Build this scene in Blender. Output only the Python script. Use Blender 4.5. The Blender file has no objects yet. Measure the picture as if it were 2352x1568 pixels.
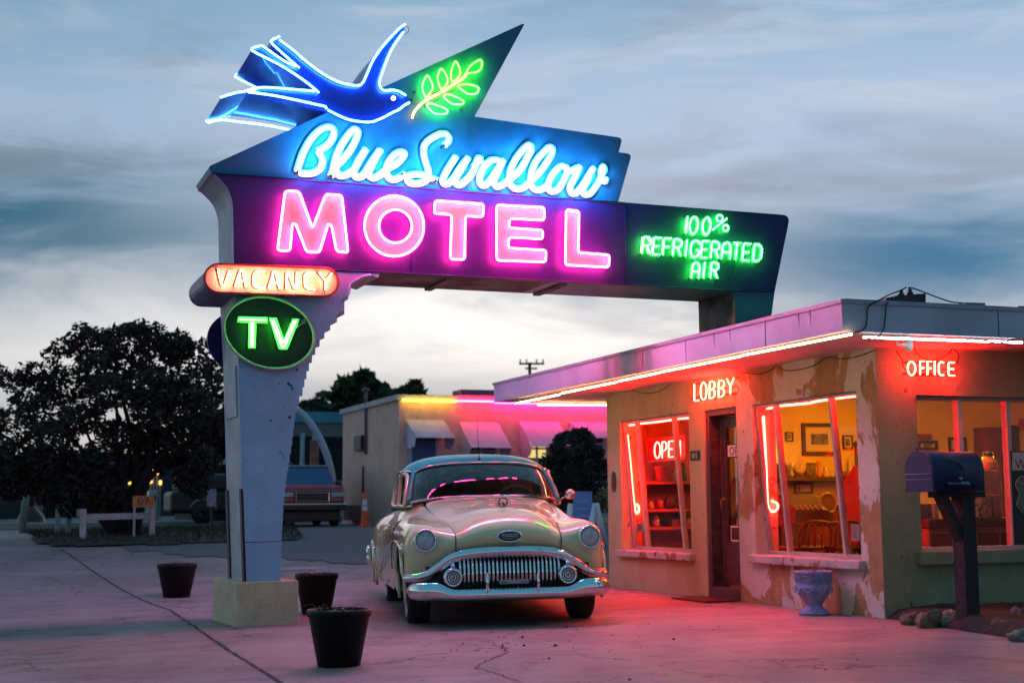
import bpy, bmesh, math, random
from mathutils import Vector, Matrix
random.seed(7)
scene = bpy.context.scene
COL = scene.collection
R = math.radians

# ------------------------------------------------------------------ camera
FPX = 3299.7                       # focal length in pixels of a 2352 px wide picture
RV = Vector((0.93572, -0.35264, -0.00871)); UV = Vector((-0.03183, -0.10900, 0.99353)); WV = Vector((0.35130, 0.92939, 0.11322))
RV.normalize(); UV = (UV - RV * UV.dot(RV)).normalized(); WV = UV.cross(RV).normalized()
CAM = Vector((0.0, 0.0, 1.05))
cam_d = bpy.data.cameras.new("camera"); cam = bpy.data.objects.new("camera", cam_d); COL.objects.link(cam)
m3 = Matrix((RV, UV, -WV)).transposed()
cam.matrix_world = Matrix.Translation(CAM) @ m3.to_4x4()
cam_d.sensor_width = 36.0; cam_d.lens = FPX / 2352 * 36; cam_d.clip_start = 0.1; cam_d.clip_end = 2000
cam_d.dof.use_dof = True; cam_d.dof.focus_distance = 13.4; cam_d.dof.aperture_fstop = 2.2
scene.camera = cam

# ------------------------------------------------------------------ world: dusk sky with clouds
world = bpy.data.worlds.new("World"); scene.world = world; world.use_nodes = True
wt = world.node_tree; wt.nodes.clear()
def wn(t, **k):
    n = wt.nodes.new(t)
    for a, v in k.items(): setattr(n, a, v)
    return n
def wmath(op, a, b=None, c=None, clamp=False):
    n = wn('ShaderNodeMath', operation=op, use_clamp=clamp)
    for i, v in enumerate((a, b, c)):
        if v is None: continue
        if isinstance(v, (int, float)): n.inputs[i].default_value = v
        else: wt.links.new(v, n.inputs[i])
    return n.outputs[0]
def wmix(f, a, b, mode='MIX'):
    n = wn('ShaderNodeMix', data_type='RGBA', blend_type=mode)
    if isinstance(f, (int, float)): n.inputs[0].default_value = f
    else: wt.links.new(f, n.inputs[0])
    for i, v in ((6, a), (7, b)):
        if isinstance(v, tuple): n.inputs[i].default_value = (*v, 1)
        else: wt.links.new(v, n.inputs[i])
    return n.outputs[2]
SUN_EL, SUN_AZ = 1.0, 25.0
sky = wn('ShaderNodeTexSky', sky_type='NISHITA', sun_disc=False, sun_elevation=R(SUN_EL), sun_rotation=R(SUN_AZ))
tc = wn('ShaderNodeTexCoord'); sep = wn('ShaderNodeSeparateXYZ'); wt.links.new(tc.outputs['Generated'], sep.inputs[0])
gx, gy, gz = sep.outputs
az = wmath('ARCTAN2', gx, gy)                       # 0 = +Y, towards +X positive
el = wmath('ARCSINE', gz)
def noise(sx, sz, scale, detail=4, rough=0.55, off=0.0, dist=0.0):
    c = wn('ShaderNodeCombineXYZ')
    wt.links.new(wmath('MULTIPLY', az, sx), c.inputs[0]); wt.links.new(wmath('MULTIPLY_ADD', el, sz, off), c.inputs[1])
    n = wn('ShaderNodeTexNoise'); n.inputs['Scale'].default_value = scale; n.inputs['Detail'].default_value = detail
    n.inputs['Roughness'].default_value = rough; n.inputs['Distortion'].default_value = dist
    wt.links.new(c.outputs[0], n.inputs['Vector']); return n.outputs[0]
n_big = noise(3.0, 11.0, 1.0, 3, 0.5, 3.1, 0.4)
n_fine = noise(6.0, 34.0, 1.0, 6, 0.62, 1.7, 0.5)
n_mid = noise(5.0, 18.0, 1.0, 5, 0.55, 8.3, 0.6)
elw = wmath('ADD', el, wmath('MULTIPLY', wmath('SUBTRACT', n_big, 0.5), 0.05))
ramp = wn('ShaderNodeValToRGB'); wt.links.new(wmath('MULTIPLY', elw, 0.66), ramp.inputs[0])
cr = ramp.color_ramp
stops = [(0.0, (0.42, 0.42, 0.42)), (0.0264, (0.56, 0.56, 0.56)), (0.066, (0.7, 0.7, 0.7)), (0.095, (0.48, 0.54, 0.62)), (0.1267, (0.42, 0.52, 0.66)), (0.169, (0.45, 0.57, 0.76)), (0.2112, (0.32, 0.48, 0.67)), (0.264, (0.17, 0.34, 0.52)), (0.792, (0.06, 0.21, 0.33)), (0.99, (0.05, 0.18, 0.29))]
cr.elements[0].position, cr.elements[0].color = stops[0][0], (*stops[0][1], 1)
cr.elements[1].position, cr.elements[1].color = stops[-1][0], (*stops[-1][1], 1)
for p, c in stops[1:-1]:
    e = cr.elements.new(p); e.color = (*c, 1)
col = ramp.outputs[0]
def blob(a0, e0, sa, se, warp=0.06):
    da = wmath('DIVIDE', wmath('SUBTRACT', az, a0), sa)
    de = wmath('DIVIDE', wmath('SUBTRACT', wmath('ADD', el, wmath('MULTIPLY', wmath('SUBTRACT', n_mid, 0.5), warp)), e0), se)
    q = wmath('ADD', wmath('MULTIPLY', da, da), wmath('MULTIPLY', de, de))
    return wmath('POWER', 2.718, wmath('MULTIPLY', q, -1.0))
def streak(a, lo, hi):
    n = wn('ShaderNodeMapRange', interpolation_type='SMOOTHSTEP'); n.inputs[1].default_value = lo; n.inputs[2].default_value = hi
    wt.links.new(a, n.inputs[0]); return n.outputs[0]
# bright cream cloud low in the middle, teal bands left and right, soft streaks everywhere
S = streak
col = wmix(wmath('MULTIPLY', S(n_fine, 0.42, 0.72), 0.45), col, (0.66, 0.69, 0.76))
col = wmix(wmath('MULTIPLY', S(n_mid, 0.52, 0.72), 0.40), col, (0.20, 0.28, 0.38))
col = wmix(wmath('MULTIPLY', blob(0.33, 0.115, 0.24, 0.060), wmath('ADD', wmath('MULTIPLY', S(n_mid, 0.62, 0.38), 0.85), 0.15)), col, (1.12, 1.08, 1.03))
col = wmix(wmath('MULTIPLY', blob(0.05, 0.125, 0.18, 0.03, 0.09), wmath('ADD', wmath('MULTIPLY', S(n_fine, 0.4, 0.6), 0.5), 0.4)), col, (0.74, 0.74, 0.76))
col = wmix(wmath('MULTIPLY', blob(-0.03, 0.19, 0.23, 0.045, 0.10), wmath('ADD', wmath('MULTIPLY', S(n_fine, 0.35, 0.6), 0.35), 0.68)), col, (0.020, 0.125, 0.215))
col = wmix(wmath('MULTIPLY', blob(0.64, 0.162, 0.17, 0.036, 0.08), wmath('ADD', wmath('MULTIPLY', S(n_fine, 0.3, 0.55), 0.30), 0.72)), col, (0.020, 0.17, 0.33))
col = wmix(wmath('MULTIPLY', blob(-0.08, 0.36, 0.22, 0.13, 0.04), 0.55), col, (0.10, 0.25, 0.38))
col = wmix(wmath('MULTIPLY', blob(0.02, 0.232, 0.16, 0.016, 0.05), wmath('MULTIPLY', S(n_fine, 0.38, 0.58), 0.7)), col, (0.13, 0.19, 0.26))
col = wmix(wmath('MULTIPLY', blob(0.25, 0.072, 0.20, 0.020, 0.06), 0.65), col, (0.26, 0.32, 0.39))
col = wmix(wmath('MULTIPLY', blob(0.60, 0.225, 0.20, 0.028, 0.10), wmath('MULTIPLY', S(n_fine, 0.35, 0.6), 0.75)), col, (0.27, 0.31, 0.42))
col = wmix(wmath('MULTIPLY', blob(0.52, 0.135, 0.14, 0.030, 0.10), wmath('MULTIPLY', S(n_fine, 0.4, 0.6), 0.6)), col, (0.32, 0.38, 0.47))
col = wmix(wmath('MULTIPLY', S(wmath('MULTIPLY', gz, -1.0), 0.0, 0.02), 1.0), col, (0.05, 0.05, 0.05))
# the sky opposite the afterglow, behind the camera, is a deep clear blue
east = S(wmath('MULTIPLY', gy, -1.0), -0.55, 0.45)
col = wmix(wmath('MULTIPLY', east, wmath('MULTIPLY', S(el, -0.02, 0.12), 0.9)), col, (0.05, 0.22, 0.35))
skyadd = wmix(0.006, col, sky.outputs[0], 'ADD')
bg = wn('ShaderNodeBackground'); wt.links.new(skyadd, bg.inputs[0]); bg.inputs[1].default_value = 0.92
wo = wn('ShaderNodeOutputWorld'); wt.links.new(bg.outputs[0], wo.inputs[0])
# the sun has just gone down: only a broad weak glow from behind the buildings is left
sun_d = bpy.data.lights.new("sun", 'SUN'); sun = bpy.data.objects.new("sun", sun_d); COL.objects.link(sun)
sun_d.energy = 0.04; sun_d.angle = R(30); sun_d.color = (1.0, 0.85, 0.7)
sd = Vector((math.sin(R(SUN_AZ)) * math.cos(R(8)), math.cos(R(SUN_AZ)) * math.cos(R(8)), math.sin(R(8))))
sun.rotation_euler = sd.to_track_quat('Z', 'Y').to_euler(); sun.location = (0, 0, 30)

vs = scene.view_settings
vs.view_transform = 'Standard'; vs.look = 'None'; vs.exposure = 0.12; vs.gamma = 1.0; vs.use_curve_mapping = False
cy = scene.cycles
cy.use_denoising = True; cy.max_bounces = 8; cy.diffuse_bounces = 3; cy.glossy_bounces = 4; cy.transparent_max_bounces = 12
cy.sample_clamp_indirect = 6.0; cy.caustics_reflective = False; cy.caustics_refractive = False
try: cy.use_light_tree = True
except Exception: pass

# ------------------------------------------------------------------ geometry helpers
def ray(px, py): return WV * FPX + RV * (px - 1176) - UV * (py - 784)
def on(px, py, axis, val):
    d = ray(px, py); i = 'XYZ'.index(axis); return CAM + d * ((val - CAM[i]) / d[i])
def at(px, py, depth):
    d = ray(px, py); return CAM + d * (depth / d.dot(WV))
def zg(x, y):
    t = min(max((y - 17) / 13, 0), 1)
    return -0.012 * min(max(7.8 - x, 0), 9) + 0.55 * t * t * (3 - 2 * t)
def ground(px, py):
    d = ray(px, py); d /= d.dot(WV); s = 3.0
    while s < 150:
        p = CAM + d * s
        if p.z < zg(p.x, p.y): break
        s += 0.01
    p.z = zg(p.x, p.y); return p
ZOOM = dict(Z1=(560, 40, 2.352), Z2=(540, 440, 3.0158), Z3=(1200, 360, 2.063), Q=(800, 320, 2.24), A=(820, 320, 5.6), B=(1160, 340, 5.6), C=(1460, 380, 5.6),
            T4=(600, 40, 4.355), T5=(940, 40, 3.794), V6=(560, 740, 3.92), P5=(560, 740, 1.375), R7=(1840, 600, 4.704), L=(1400, 840, 1.96), O=(2500, 820, 3.016),
            W1=(1740, 1060, 2.119), W2=(2140, 1060, 1.96), M=(2640, 1140, 3.136), D=(0, 0, 1 / 1.27551), BG=(820, 1060, 2.352), SV=(820, 1160, 3.92), LF=(0, 1200, 3.36), LT=(0, 900, 1.96), RS=(1560, 1180, 3.408), MB=(2500, 1280, 2.178))
def zz(k, pts):
    x0, y0, s = ZOOM[k]
    return [((x0 + x / s) / 1.27551, (y0 + y / s) / 1.27551) for x, y in pts]
def pl(k, pts, axis, val): return [on(x, y, axis, val) for x, y in zz(k, pts)]
def smooth(pts, n=6, closed=False):
    P = [Vector(p) for p in pts]; m = len(P); out = []
    rng = range(m) if closed else range(m - 1)
    for i in rng:
        if closed: a, b, c, d = P[(i - 1) % m], P[i], P[(i + 1) % m], P[(i + 2) % m]
        else: a, b, c, d = P[max(i - 1, 0)], P[i], P[i + 1], P[min(i + 2, m - 1)]
        for k in range(n):
            t = k / n
            out.append(0.5 * ((2 * b) + (c - a) * t + (2 * a - 5 * b + 4 * c - d) * t * t + (3 * b - a - 3 * c + d) * t ** 3))
    if not closed: out.append(P[-1])
    return out
def rounded(pts, r, closed=True, n=4, only=None):
    P = [Vector(p) for p in pts]; m = len(P); out = []
    for i in range(m):
        if (not closed and i in (0, m - 1)) or (only is not None and i not in only): out.append(P[i]); continue
        a, b, c = P[(i - 1) % m], P[i], P[(i + 1) % m]
        la, lc = (a - b).length, (c - b).length
        rr = min(r, la * 0.45, lc * 0.45)
        p, q = b + (a - b) * (rr / la), b + (c - b) * (rr / lc)
        for k in range(n + 1):
            t = k / n; out.append(p * (1 - t) ** 2 + b * 2 * t * (1 - t) + q * t * t)
    return out

class MB:
    def __init__(s): s.v = []; s.f = []; s.m = []; s.sm = []; s.mi = 0; s.smooth = False
    def add(s, vs, fs, smooth=None):
        o = len(s.v); s.v += [Vector(p) for p in vs]; s.f += [tuple(i + o for i in f) for f in fs]
        s.m += [s.mi] * len(fs); s.sm += [s.smooth if smooth is None else smooth] * len(fs); return s
    def box(s, a, b, M=None):
        x0, y0, z0 = a; x1, y1, z1 = b
        v = [(x, y, z) for z in (z0, z1) for y in (y0, y1) for x in (x0, x1)]
        if M: v = [M @ Vector(p) for p in v]
        return s.add(v, [(0, 2, 3, 1), (4, 5, 7, 6), (0, 1, 5, 4), (2, 6, 7, 3), (0, 4, 6, 2), (1, 3, 7, 5)], False)
    def bbox(s, a, b, bv=0.02, M=None):                                   # box with bevelled edges
        bm = bmesh.new(); bmesh.ops.create_cube(bm, size=1)
        a, b = Vector(a), Vector(b)
        for v in bm.verts: v.co = Vector((a[i] + (v.co[i] + 0.5) * (b[i] - a[i]) for i in range(3)))
        bmesh.ops.bevel(bm, geom=bm.edges[:], offset=bv, segments=2, affect='EDGES', profile=0.5)
        bm.verts.index_update()
        vs = [(M @ v.co) if M else v.co.copy() for v in bm.verts]; fs = [[v.index for v in f.verts] for f in bm.faces]
        bm.free(); return s.add(vs, fs, False)
    def prism(s, poly, off):                                              # flat polygon extruded by a vector
        n = len(poly); off = Vector(off); P = [Vector(p) for p in poly]
        return s.add(P + [p + off for p in P], [tuple(range(n)), tuple(range(2 * n - 1, n - 1, -1))] + [(i, i + n, (i + 1) % n + n, (i + 1) % n) for i in range(n)], False)
    def tube(s, path, r, n=8, closed=False, flat=None, cap=True):         # flat=(axis vector, half depth): elliptical section
        P = [Vector(p) for p in path]
        Q = [P[0]]
        for p in P[1:]:
            if (p - Q[-1]).length > 1e-5: Q.append(p)
        if closed and (Q[0] - Q[-1]).length < 1e-5: Q.pop()
        P = Q; m = len(P)
        if m < 2: return s
        rad = r if callable(r) else (lambda t: r)
        T = []
        for i in range(m):
            a = P[(i - 1) % m] if closed or i else P[i]; b = P[(i + 1) % m] if closed or i < m - 1 else P[i]
            d = b - a; T.append(d.normalized() if d.length > 1e-9 else Vector((0, 0, 1)))
        nrm = T[0].orthogonal().normalized(); V = []
        for i in range(m):
            if flat: 
                ax = Vector(flat[0]); nrm = (ax - T[i] * ax.dot(T[i])).normalized()
            else: nrm = (nrm - T[i] * nrm.dot(T[i])).normalized()
            bi = T[i].cross(nrm); rr = rad(i / max(m - 1, 1))
            for k in range(n):
                a = 2 * math.pi * k / n
                V.append(P[i] + nrm * math.cos(a) * (flat[1] if flat else rr) + bi * math.sin(a) * rr)
        F = []
        for i in range(m if closed else m - 1):
            j = (i + 1) % m
            for k in range(n): F.append((i * n + k, i * n + (k + 1) % n, j * n + (k + 1) % n, j * n + k))
        s.add(V, F, True)
        if cap and not closed:
            o = len(s.v) - len(V)
            s.f += [tuple(o + k for k in range(n - 1, -1, -1)), tuple(o + (m - 1) * n + k for k in range(n))]; s.m += [s.mi] * 2; s.sm += [False] * 2
        return s
    def lathe(s, prof, c, axis='Z', n=24, smooth=True):                   # prof: (radius, height) pairs
        c = Vector(c); V = []; F = []
        for r, h in prof:
            for k in range(n):
                a = 2 * math.pi * k / n; x, y = r * math.cos(a), r * math.sin(a)
                V.append(c + (Vector((x, y, h)) if axis == 'Z' else Vector((x, h, y)) if axis == 'Y' else Vector((h, x, y))))
        for i in range(len(prof) - 1):
            for k in range(n):
                q = (i * n + k, i * n + (k + 1) % n, (i + 1) * n + (k + 1) % n, (i + 1) * n + k)
                F.append(q[::-1] if axis == 'Y' else q)
        return s.add(V, F, smooth)
    def ball(s, c, r, nu=12, nv=8, M=None, jit=0.0):
        r = Vector(r) if not isinstance(r, (int, float)) else Vector((r, r, r)); c = Vector(c); V = []; F = []
        for i in range(nv + 1):
            for k in range(nu):
                a, b = 2 * math.pi * k / nu, math.pi * i / nv
                d = Vector((math.sin(b) * math.cos(a), math.sin(b) * math.sin(a), math.cos(b)))
                q = 1 + (random.uniform(-jit, jit) if 0 < i < nv else 0)
                p = Vector((d.x * r.x, d.y * r.y, d.z * r.z)) * q
                V.append(c + (M @ p if M else p))
        for i in range(nv):
            for k in range(nu): F.append((i * nu + k, (i + 1) * nu + k, (i + 1) * nu + (k + 1) % nu, i * nu + (k + 1) % nu))
        return s.add(V, F, True)
    def grid(s, rows, smooth=True, closed=False):
        n = len(rows[0]); V = [p for r in rows for p in r]; F = []
        for i in range(len(rows) - 1):
            for k in range(n if closed else n - 1): F.append((i * n + k, i * n + (k + 1) % n, (i + 1) * n + (k + 1) % n, (i + 1) * n + k))
        return s.add(V, F, smooth)
    def build(s, name, mats, parent=None, local=False):
        me = bpy.data.meshes.new(name)
        off = Vector((0, 0, 0))
        if parent is not None and not local:
            q = parent
            while q is not None: off += q.location; q = q.parent
        me.from_pydata([tuple(p - off) for p in s.v], [], s.f)
        for m in (mats if isinstance(mats, (list, tuple)) else [mats]): me.materials.append(m)
        me.polygons.foreach_set('material_index', s.m); me.polygons.foreach_set('use_smooth', s.sm); me.update()
        o = bpy.data.objects.new(name, me); COL.objects.link(o)
        if parent is not None: o.parent = parent
        return o
    def solo(s, name, mats, label, cat, group=None, loc=None):           # a thing that is one mesh
        if loc is None:
            xs, ys, zs = [p.x for p in s.v], [p.y for p in s.v], [p.z for p in s.v]
            loc = Vector(((min(xs) + max(xs)) / 2, (min(ys) + max(ys)) / 2, min(zs)))
        loc = Vector(loc); s.v = [p - loc for p in s.v]
        o = s.build(name, mats); o.location = loc; return tag(o, label, cat, group)
def tag(o, label, cat, group=None):
    o['label'] = label; o['category'] = cat
    if group: o['group'] = group
    return o
def thing(name, label, cat, loc=(0, 0, 0), group=None):
    o = bpy.data.objects.new(name, None); COL.objects.link(o); o.location = loc; o.empty_display_size = 0.2
    return tag(o, label, cat, group)
def structure(o, kind='structure'): o['kind'] = kind; return o
def text_mesh(body, size, M, depth=0.004, align='CENTER'):               # lettering as mesh data, placed by matrix (X right, Y up)
    cu = bpy.data.curves.new('lettering', 'FONT'); cu.body = body; cu.size = size; cu.extrude = depth; cu.align_x = align; cu.resolution_u = 3
    ob = bpy.data.objects.new('lettering', cu); COL.objects.link(ob)
    dg = bpy.context.evaluated_depsgraph_get(); me = bpy.data.meshes.new_from_object(ob.evaluated_get(dg))
    b = MB(); b.add([M @ v.co for v in me.vertices], [tuple(p.vertices) for p in me.polygons], False)
    bpy.data.objects.remove(ob); bpy.data.curves.remove(cu); bpy.data.meshes.remove(me); return b
def frame_m(o, x, y):                                                     # matrix from origin and in-plane axes
    x, y = Vector(x).normalized(), Vector(y).normalized(); z = x.cross(y)
    M = Matrix((x, y, z)).transposed().to_4x4(); M.translation = Vector(o); return M

# ------------------------------------------------------------------ materials
MAT = {}
def mat(name, color, rough=0.6, metal=0.0, var=0.0, vscale=6.0, bump=0.0, bscale=40.0, color2=None, coat=0.0, spec=0.5, lo=0.4, hi=0.65):
    m = bpy.data.materials.new(name); m.use_nodes = True; t = m.node_tree; b = t.nodes['Principled BSDF']
    b.inputs['Base Color'].default_value = (*color, 1); b.inputs['Roughness'].default_value = rough; b.inputs['Metallic'].default_value = metal
    b.inputs['Specular IOR Level'].default_value = spec
    if coat: b.inputs['Coat Weight'].default_value = coat; b.inputs['Coat Roughness'].default_value = 0.03
    if var or color2 or bump:
        g = t.nodes.new('ShaderNodeNewGeometry')
    if var or color2:
        n = t.nodes.new('ShaderNodeTexNoise'); n.inputs['Scale'].default_value = vscale; n.inputs['Detail'].default_value = 6; n.inputs['Roughness'].default_value = 0.6
        t.links.new(g.outputs['Position'], n.inputs['Vector'])
        r = t.nodes.new('ShaderNodeMapRange'); r.inputs[1].default_value = lo; r.inputs[2].default_value = hi; t.links.new(n.outputs[0], r.inputs[0])
        x = t.nodes.new('ShaderNodeMix'); x.data_type = 'RGBA'; t.links.new(r.outputs[0], x.inputs[0])
        x.inputs[6].default_value = (*color, 1)
        c2 = color2 or tuple(c * (1 - var) for c in color)
        x.inputs[7].default_value = (*c2, 1); t.links.new(x.outputs[2], b.inputs['Base Color'])
        if rough > 0.2:
            rr = t.nodes.new('ShaderNodeMapRange'); rr.inputs[3].default_value = max(rough - 0.1, 0.05); rr.inputs[4].default_value = min(rough + 0.15, 1)
            t.links.new(n.outputs[0], rr.inputs[0]); t.links.new(rr.outputs[0], b.inputs['Roughness'])
    if bump:
        n2 = t.nodes.new('ShaderNodeTexNoise'); n2.inputs['Scale'].default_value = bscale; n2.inputs['Detail'].default_value = 5
        t.links.new(g.outputs['Position'], n2.inputs['Vector'])
        bp = t.nodes.new('ShaderNodeBump'); bp.inputs['Strength'].default_value = bump; bp.inputs['Distance'].default_value = 0.02
        t.links.new(n2.outputs[0], bp.inputs['Height']); t.links.new(bp.outputs[0], b.inputs['Normal'])
    MAT[name] = m; return m
def emit(name, color, strength):
    m = bpy.data.materials.new(name); m.use_nodes = True; t = m.node_tree; b = t.nodes['Principled BSDF']
    b.inputs['Base Color'].default_value = (0.6, 0.6, 0.6, 1); b.inputs['Roughness'].default_value = 0.2
    b.inputs['Emission Color'].default_value = (*color, 1); b.inputs['Emission Strength'].default_value = strength; MAT[name] = m; return m
def glass(name, tint=(0.8, 0.85, 0.85), refl=1.0):
    m = bpy.data.materials.new(name); m.use_nodes = True; t = m.node_tree; t.nodes.remove(t.nodes['Principled BSDF'])
    a = t.nodes.new('ShaderNodeBsdfTransparent'); a.inputs[0].default_value = (*tint, 1)
    g = t.nodes.new('ShaderNodeBsdfGlossy'); g.inputs['Roughness'].default_value = 0.015
    f = t.nodes.new('ShaderNodeFresnel'); f.inputs[0].default_value = 1.5
    mu = t.nodes.new('ShaderNodeMath'); mu.operation = 'MULTIPLY'; mu.inputs[1].default_value = refl; t.links.new(f.outputs[0], mu.inputs[0])
    x = t.nodes.new('ShaderNodeMixShader'); t.links.new(mu.outputs[0], x.inputs[0]); t.links.new(a.outputs[0], x.inputs[1]); t.links.new(g.outputs[0], x.inputs[2])
    t.links.new(x.outputs[0], t.nodes['Material Output'].inputs[0]); MAT[name] = m; return m
def stucco(name, paint, bare, thr, scale=1.1, grime=(0.12, 0.10, 0.07), seed=0.0, grime_amt=0.5, rough_bump=0.8):
    """painted plaster with paint flaked off in patches (own shape), a speckle of chips and dirt blotches"""
    m = bpy.data.materials.new(name); m.use_nodes = True; t = m.node_tree; b = t.nodes['Principled BSDF']; L = t.links.new
    g = t.nodes.new('ShaderNodeNewGeometry'); mp = t.nodes.new('ShaderNodeMapping'); mp.inputs['Location'].default_value = (seed, seed * 1.7, seed * 0.6); mp.inputs['Scale'].default_value = (1, 1, 0.8)
    L(g.outputs['Position'], mp.inputs[0])
    def nz(sc, det, ro, dist=0.0):
        n = t.nodes.new('ShaderNodeTexNoise'); n.inputs['Scale'].default_value = sc; n.inputs['Detail'].default_value = det; n.inputs['Roughness'].default_value = ro; n.inputs['Distortion'].default_value = dist
        L(mp.outputs[0], n.inputs['Vector']); return n.outputs[0]
    def rng(a, lo, hi, u=0.0, v=1.0):
        r = t.nodes.new('ShaderNodeMapRange'); r.inputs[1].default_value = lo; r.inputs[2].default_value = hi; r.inputs[3].default_value = u; r.inputs[4].default_value = v; L(a, r.inputs[0]); return r.outputs[0]
    def mix(f, a, c):
        x = t.nodes.new('ShaderNodeMix'); x.data_type = 'RGBA'; L(f, x.inputs[0])
        for i, q in ((6, a), (7, c)):
            if isinstance(q, tuple): x.inputs[i].default_value = (*q, 1)
            else: L(q, x.inputs[i])
        return x.outputs[2]
    flake = rng(nz(scale, 9, 0.62, 0.6), thr, thr + 0.012)
    tint = mix(rng(nz(3.0, 4, 0.6), 0.35, 0.7), paint, tuple(c * 0.8 for c in paint))
    bare2 = mix(rng(nz(7.0, 5, 0.6), 0.35, 0.7), bare, tuple(c * 0.62 for c in bare))
    c = mix(flake, tint, bare2)
    chips = rng(nz(17.0, 4, 0.5), 0.68, 0.70)
    c = mix(chips, c, grime)
    d = t.nodes.new('ShaderNodeMath'); d.operation = 'MULTIPLY'; d.inputs[1].default_value = grime_amt; L(rng(nz(0.9, 8, 0.7, 0.3), 0.5, 0.75), d.inputs[0])
    c = mix(d.outputs[0], c, grime)
    L(c, b.inputs['Base Color']); b.inputs['Roughness'].default_value = 0.85
    h = t.nodes.new('ShaderNodeMath'); h.operation = 'MULTIPLY_ADD'; h.inputs[1].default_value = -0.7; L(flake, h.inputs[0]); L(nz(60, 4, 0.6), h.inputs[2])
    bp = t.nodes.new('ShaderNodeBump'); bp.inputs['Strength'].default_value = rough_bump; bp.inputs['Distance'].default_value = 0.010; L(h.outputs[0], bp.inputs['Height']); L(bp.outputs[0], b.inputs['Normal'])
    MAT[name] = m; return m

# neon gases
N_BLUE = emit('neon_blue', (0.035, 0.41, 1.0), 125.0)
N_BIRD = emit('neon_blue_bird', (0.05, 0.32, 1.0), 32.0)
N_PINK = emit('neon_pink', (1.0, 0.020, 0.17), 170.0)
N_RED = emit('neon_red', (1.0, 0.007, 0.0045), 270.0)
N_WORD = emit('neon_red_words', (1.0, 0.012, 0.007), 190.0)
N_ORNG = emit('neon_orange', (1.0, 0.21, 0.09), 62.0)
N_GREEN = emit('neon_green', (0.035, 1.0, 0.03), 26.0)
N_LIME = emit('neon_lime', (0.022, 1.0, 0.005), 40.0)
N_MINT = emit('neon_mint', (0.012, 1.0, 0.03), 75.0)
N_GOLD = emit('neon_gold', (1.0, 0.45, 0.03), 24.0)
N_WHITE = emit('neon_warm_white', (1.0, 0.72, 0.36), 15.0)
N_COOL = emit('neon_cool_white', (0.75, 0.9, 1.0), 16.0)
N_DIM = mat('unlit_tube', (0.45, 0.40, 0.38), 0.2)
LAMP = emit('lamp_glow', (1.0, 0.55, 0.14), 22.0)
CHROME = mat('chrome', (0.78, 0.80, 0.82), 0.07, 1.0)
BLACK = mat('black_paint', (0.01, 0.01, 0.011), 0.45)
DARKM = mat('dark_metal', (0.035, 0.035, 0.038), 0.5, 0.4)
WIRE = mat('black_cable', (0.012, 0.012, 0.012), 0.6)
RUBBER = mat('tyre_rubber', (0.012, 0.012, 0.013), 0.8)
WHITE = mat('white_paint', (0.75, 0.74, 0.72), 0.5, var=0.15, vscale=4)
GREYM = mat('grey_metal', (0.35, 0.36, 0.38), 0.45, 0.3)
WOOD = mat('dark_wood', (0.06, 0.028, 0.018), 0.6, var=0.5, vscale=12)
REDWOOD = mat('stained_wood', (0.34, 0.12, 0.06), 0.45, var=0.5, vscale=10)

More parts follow.
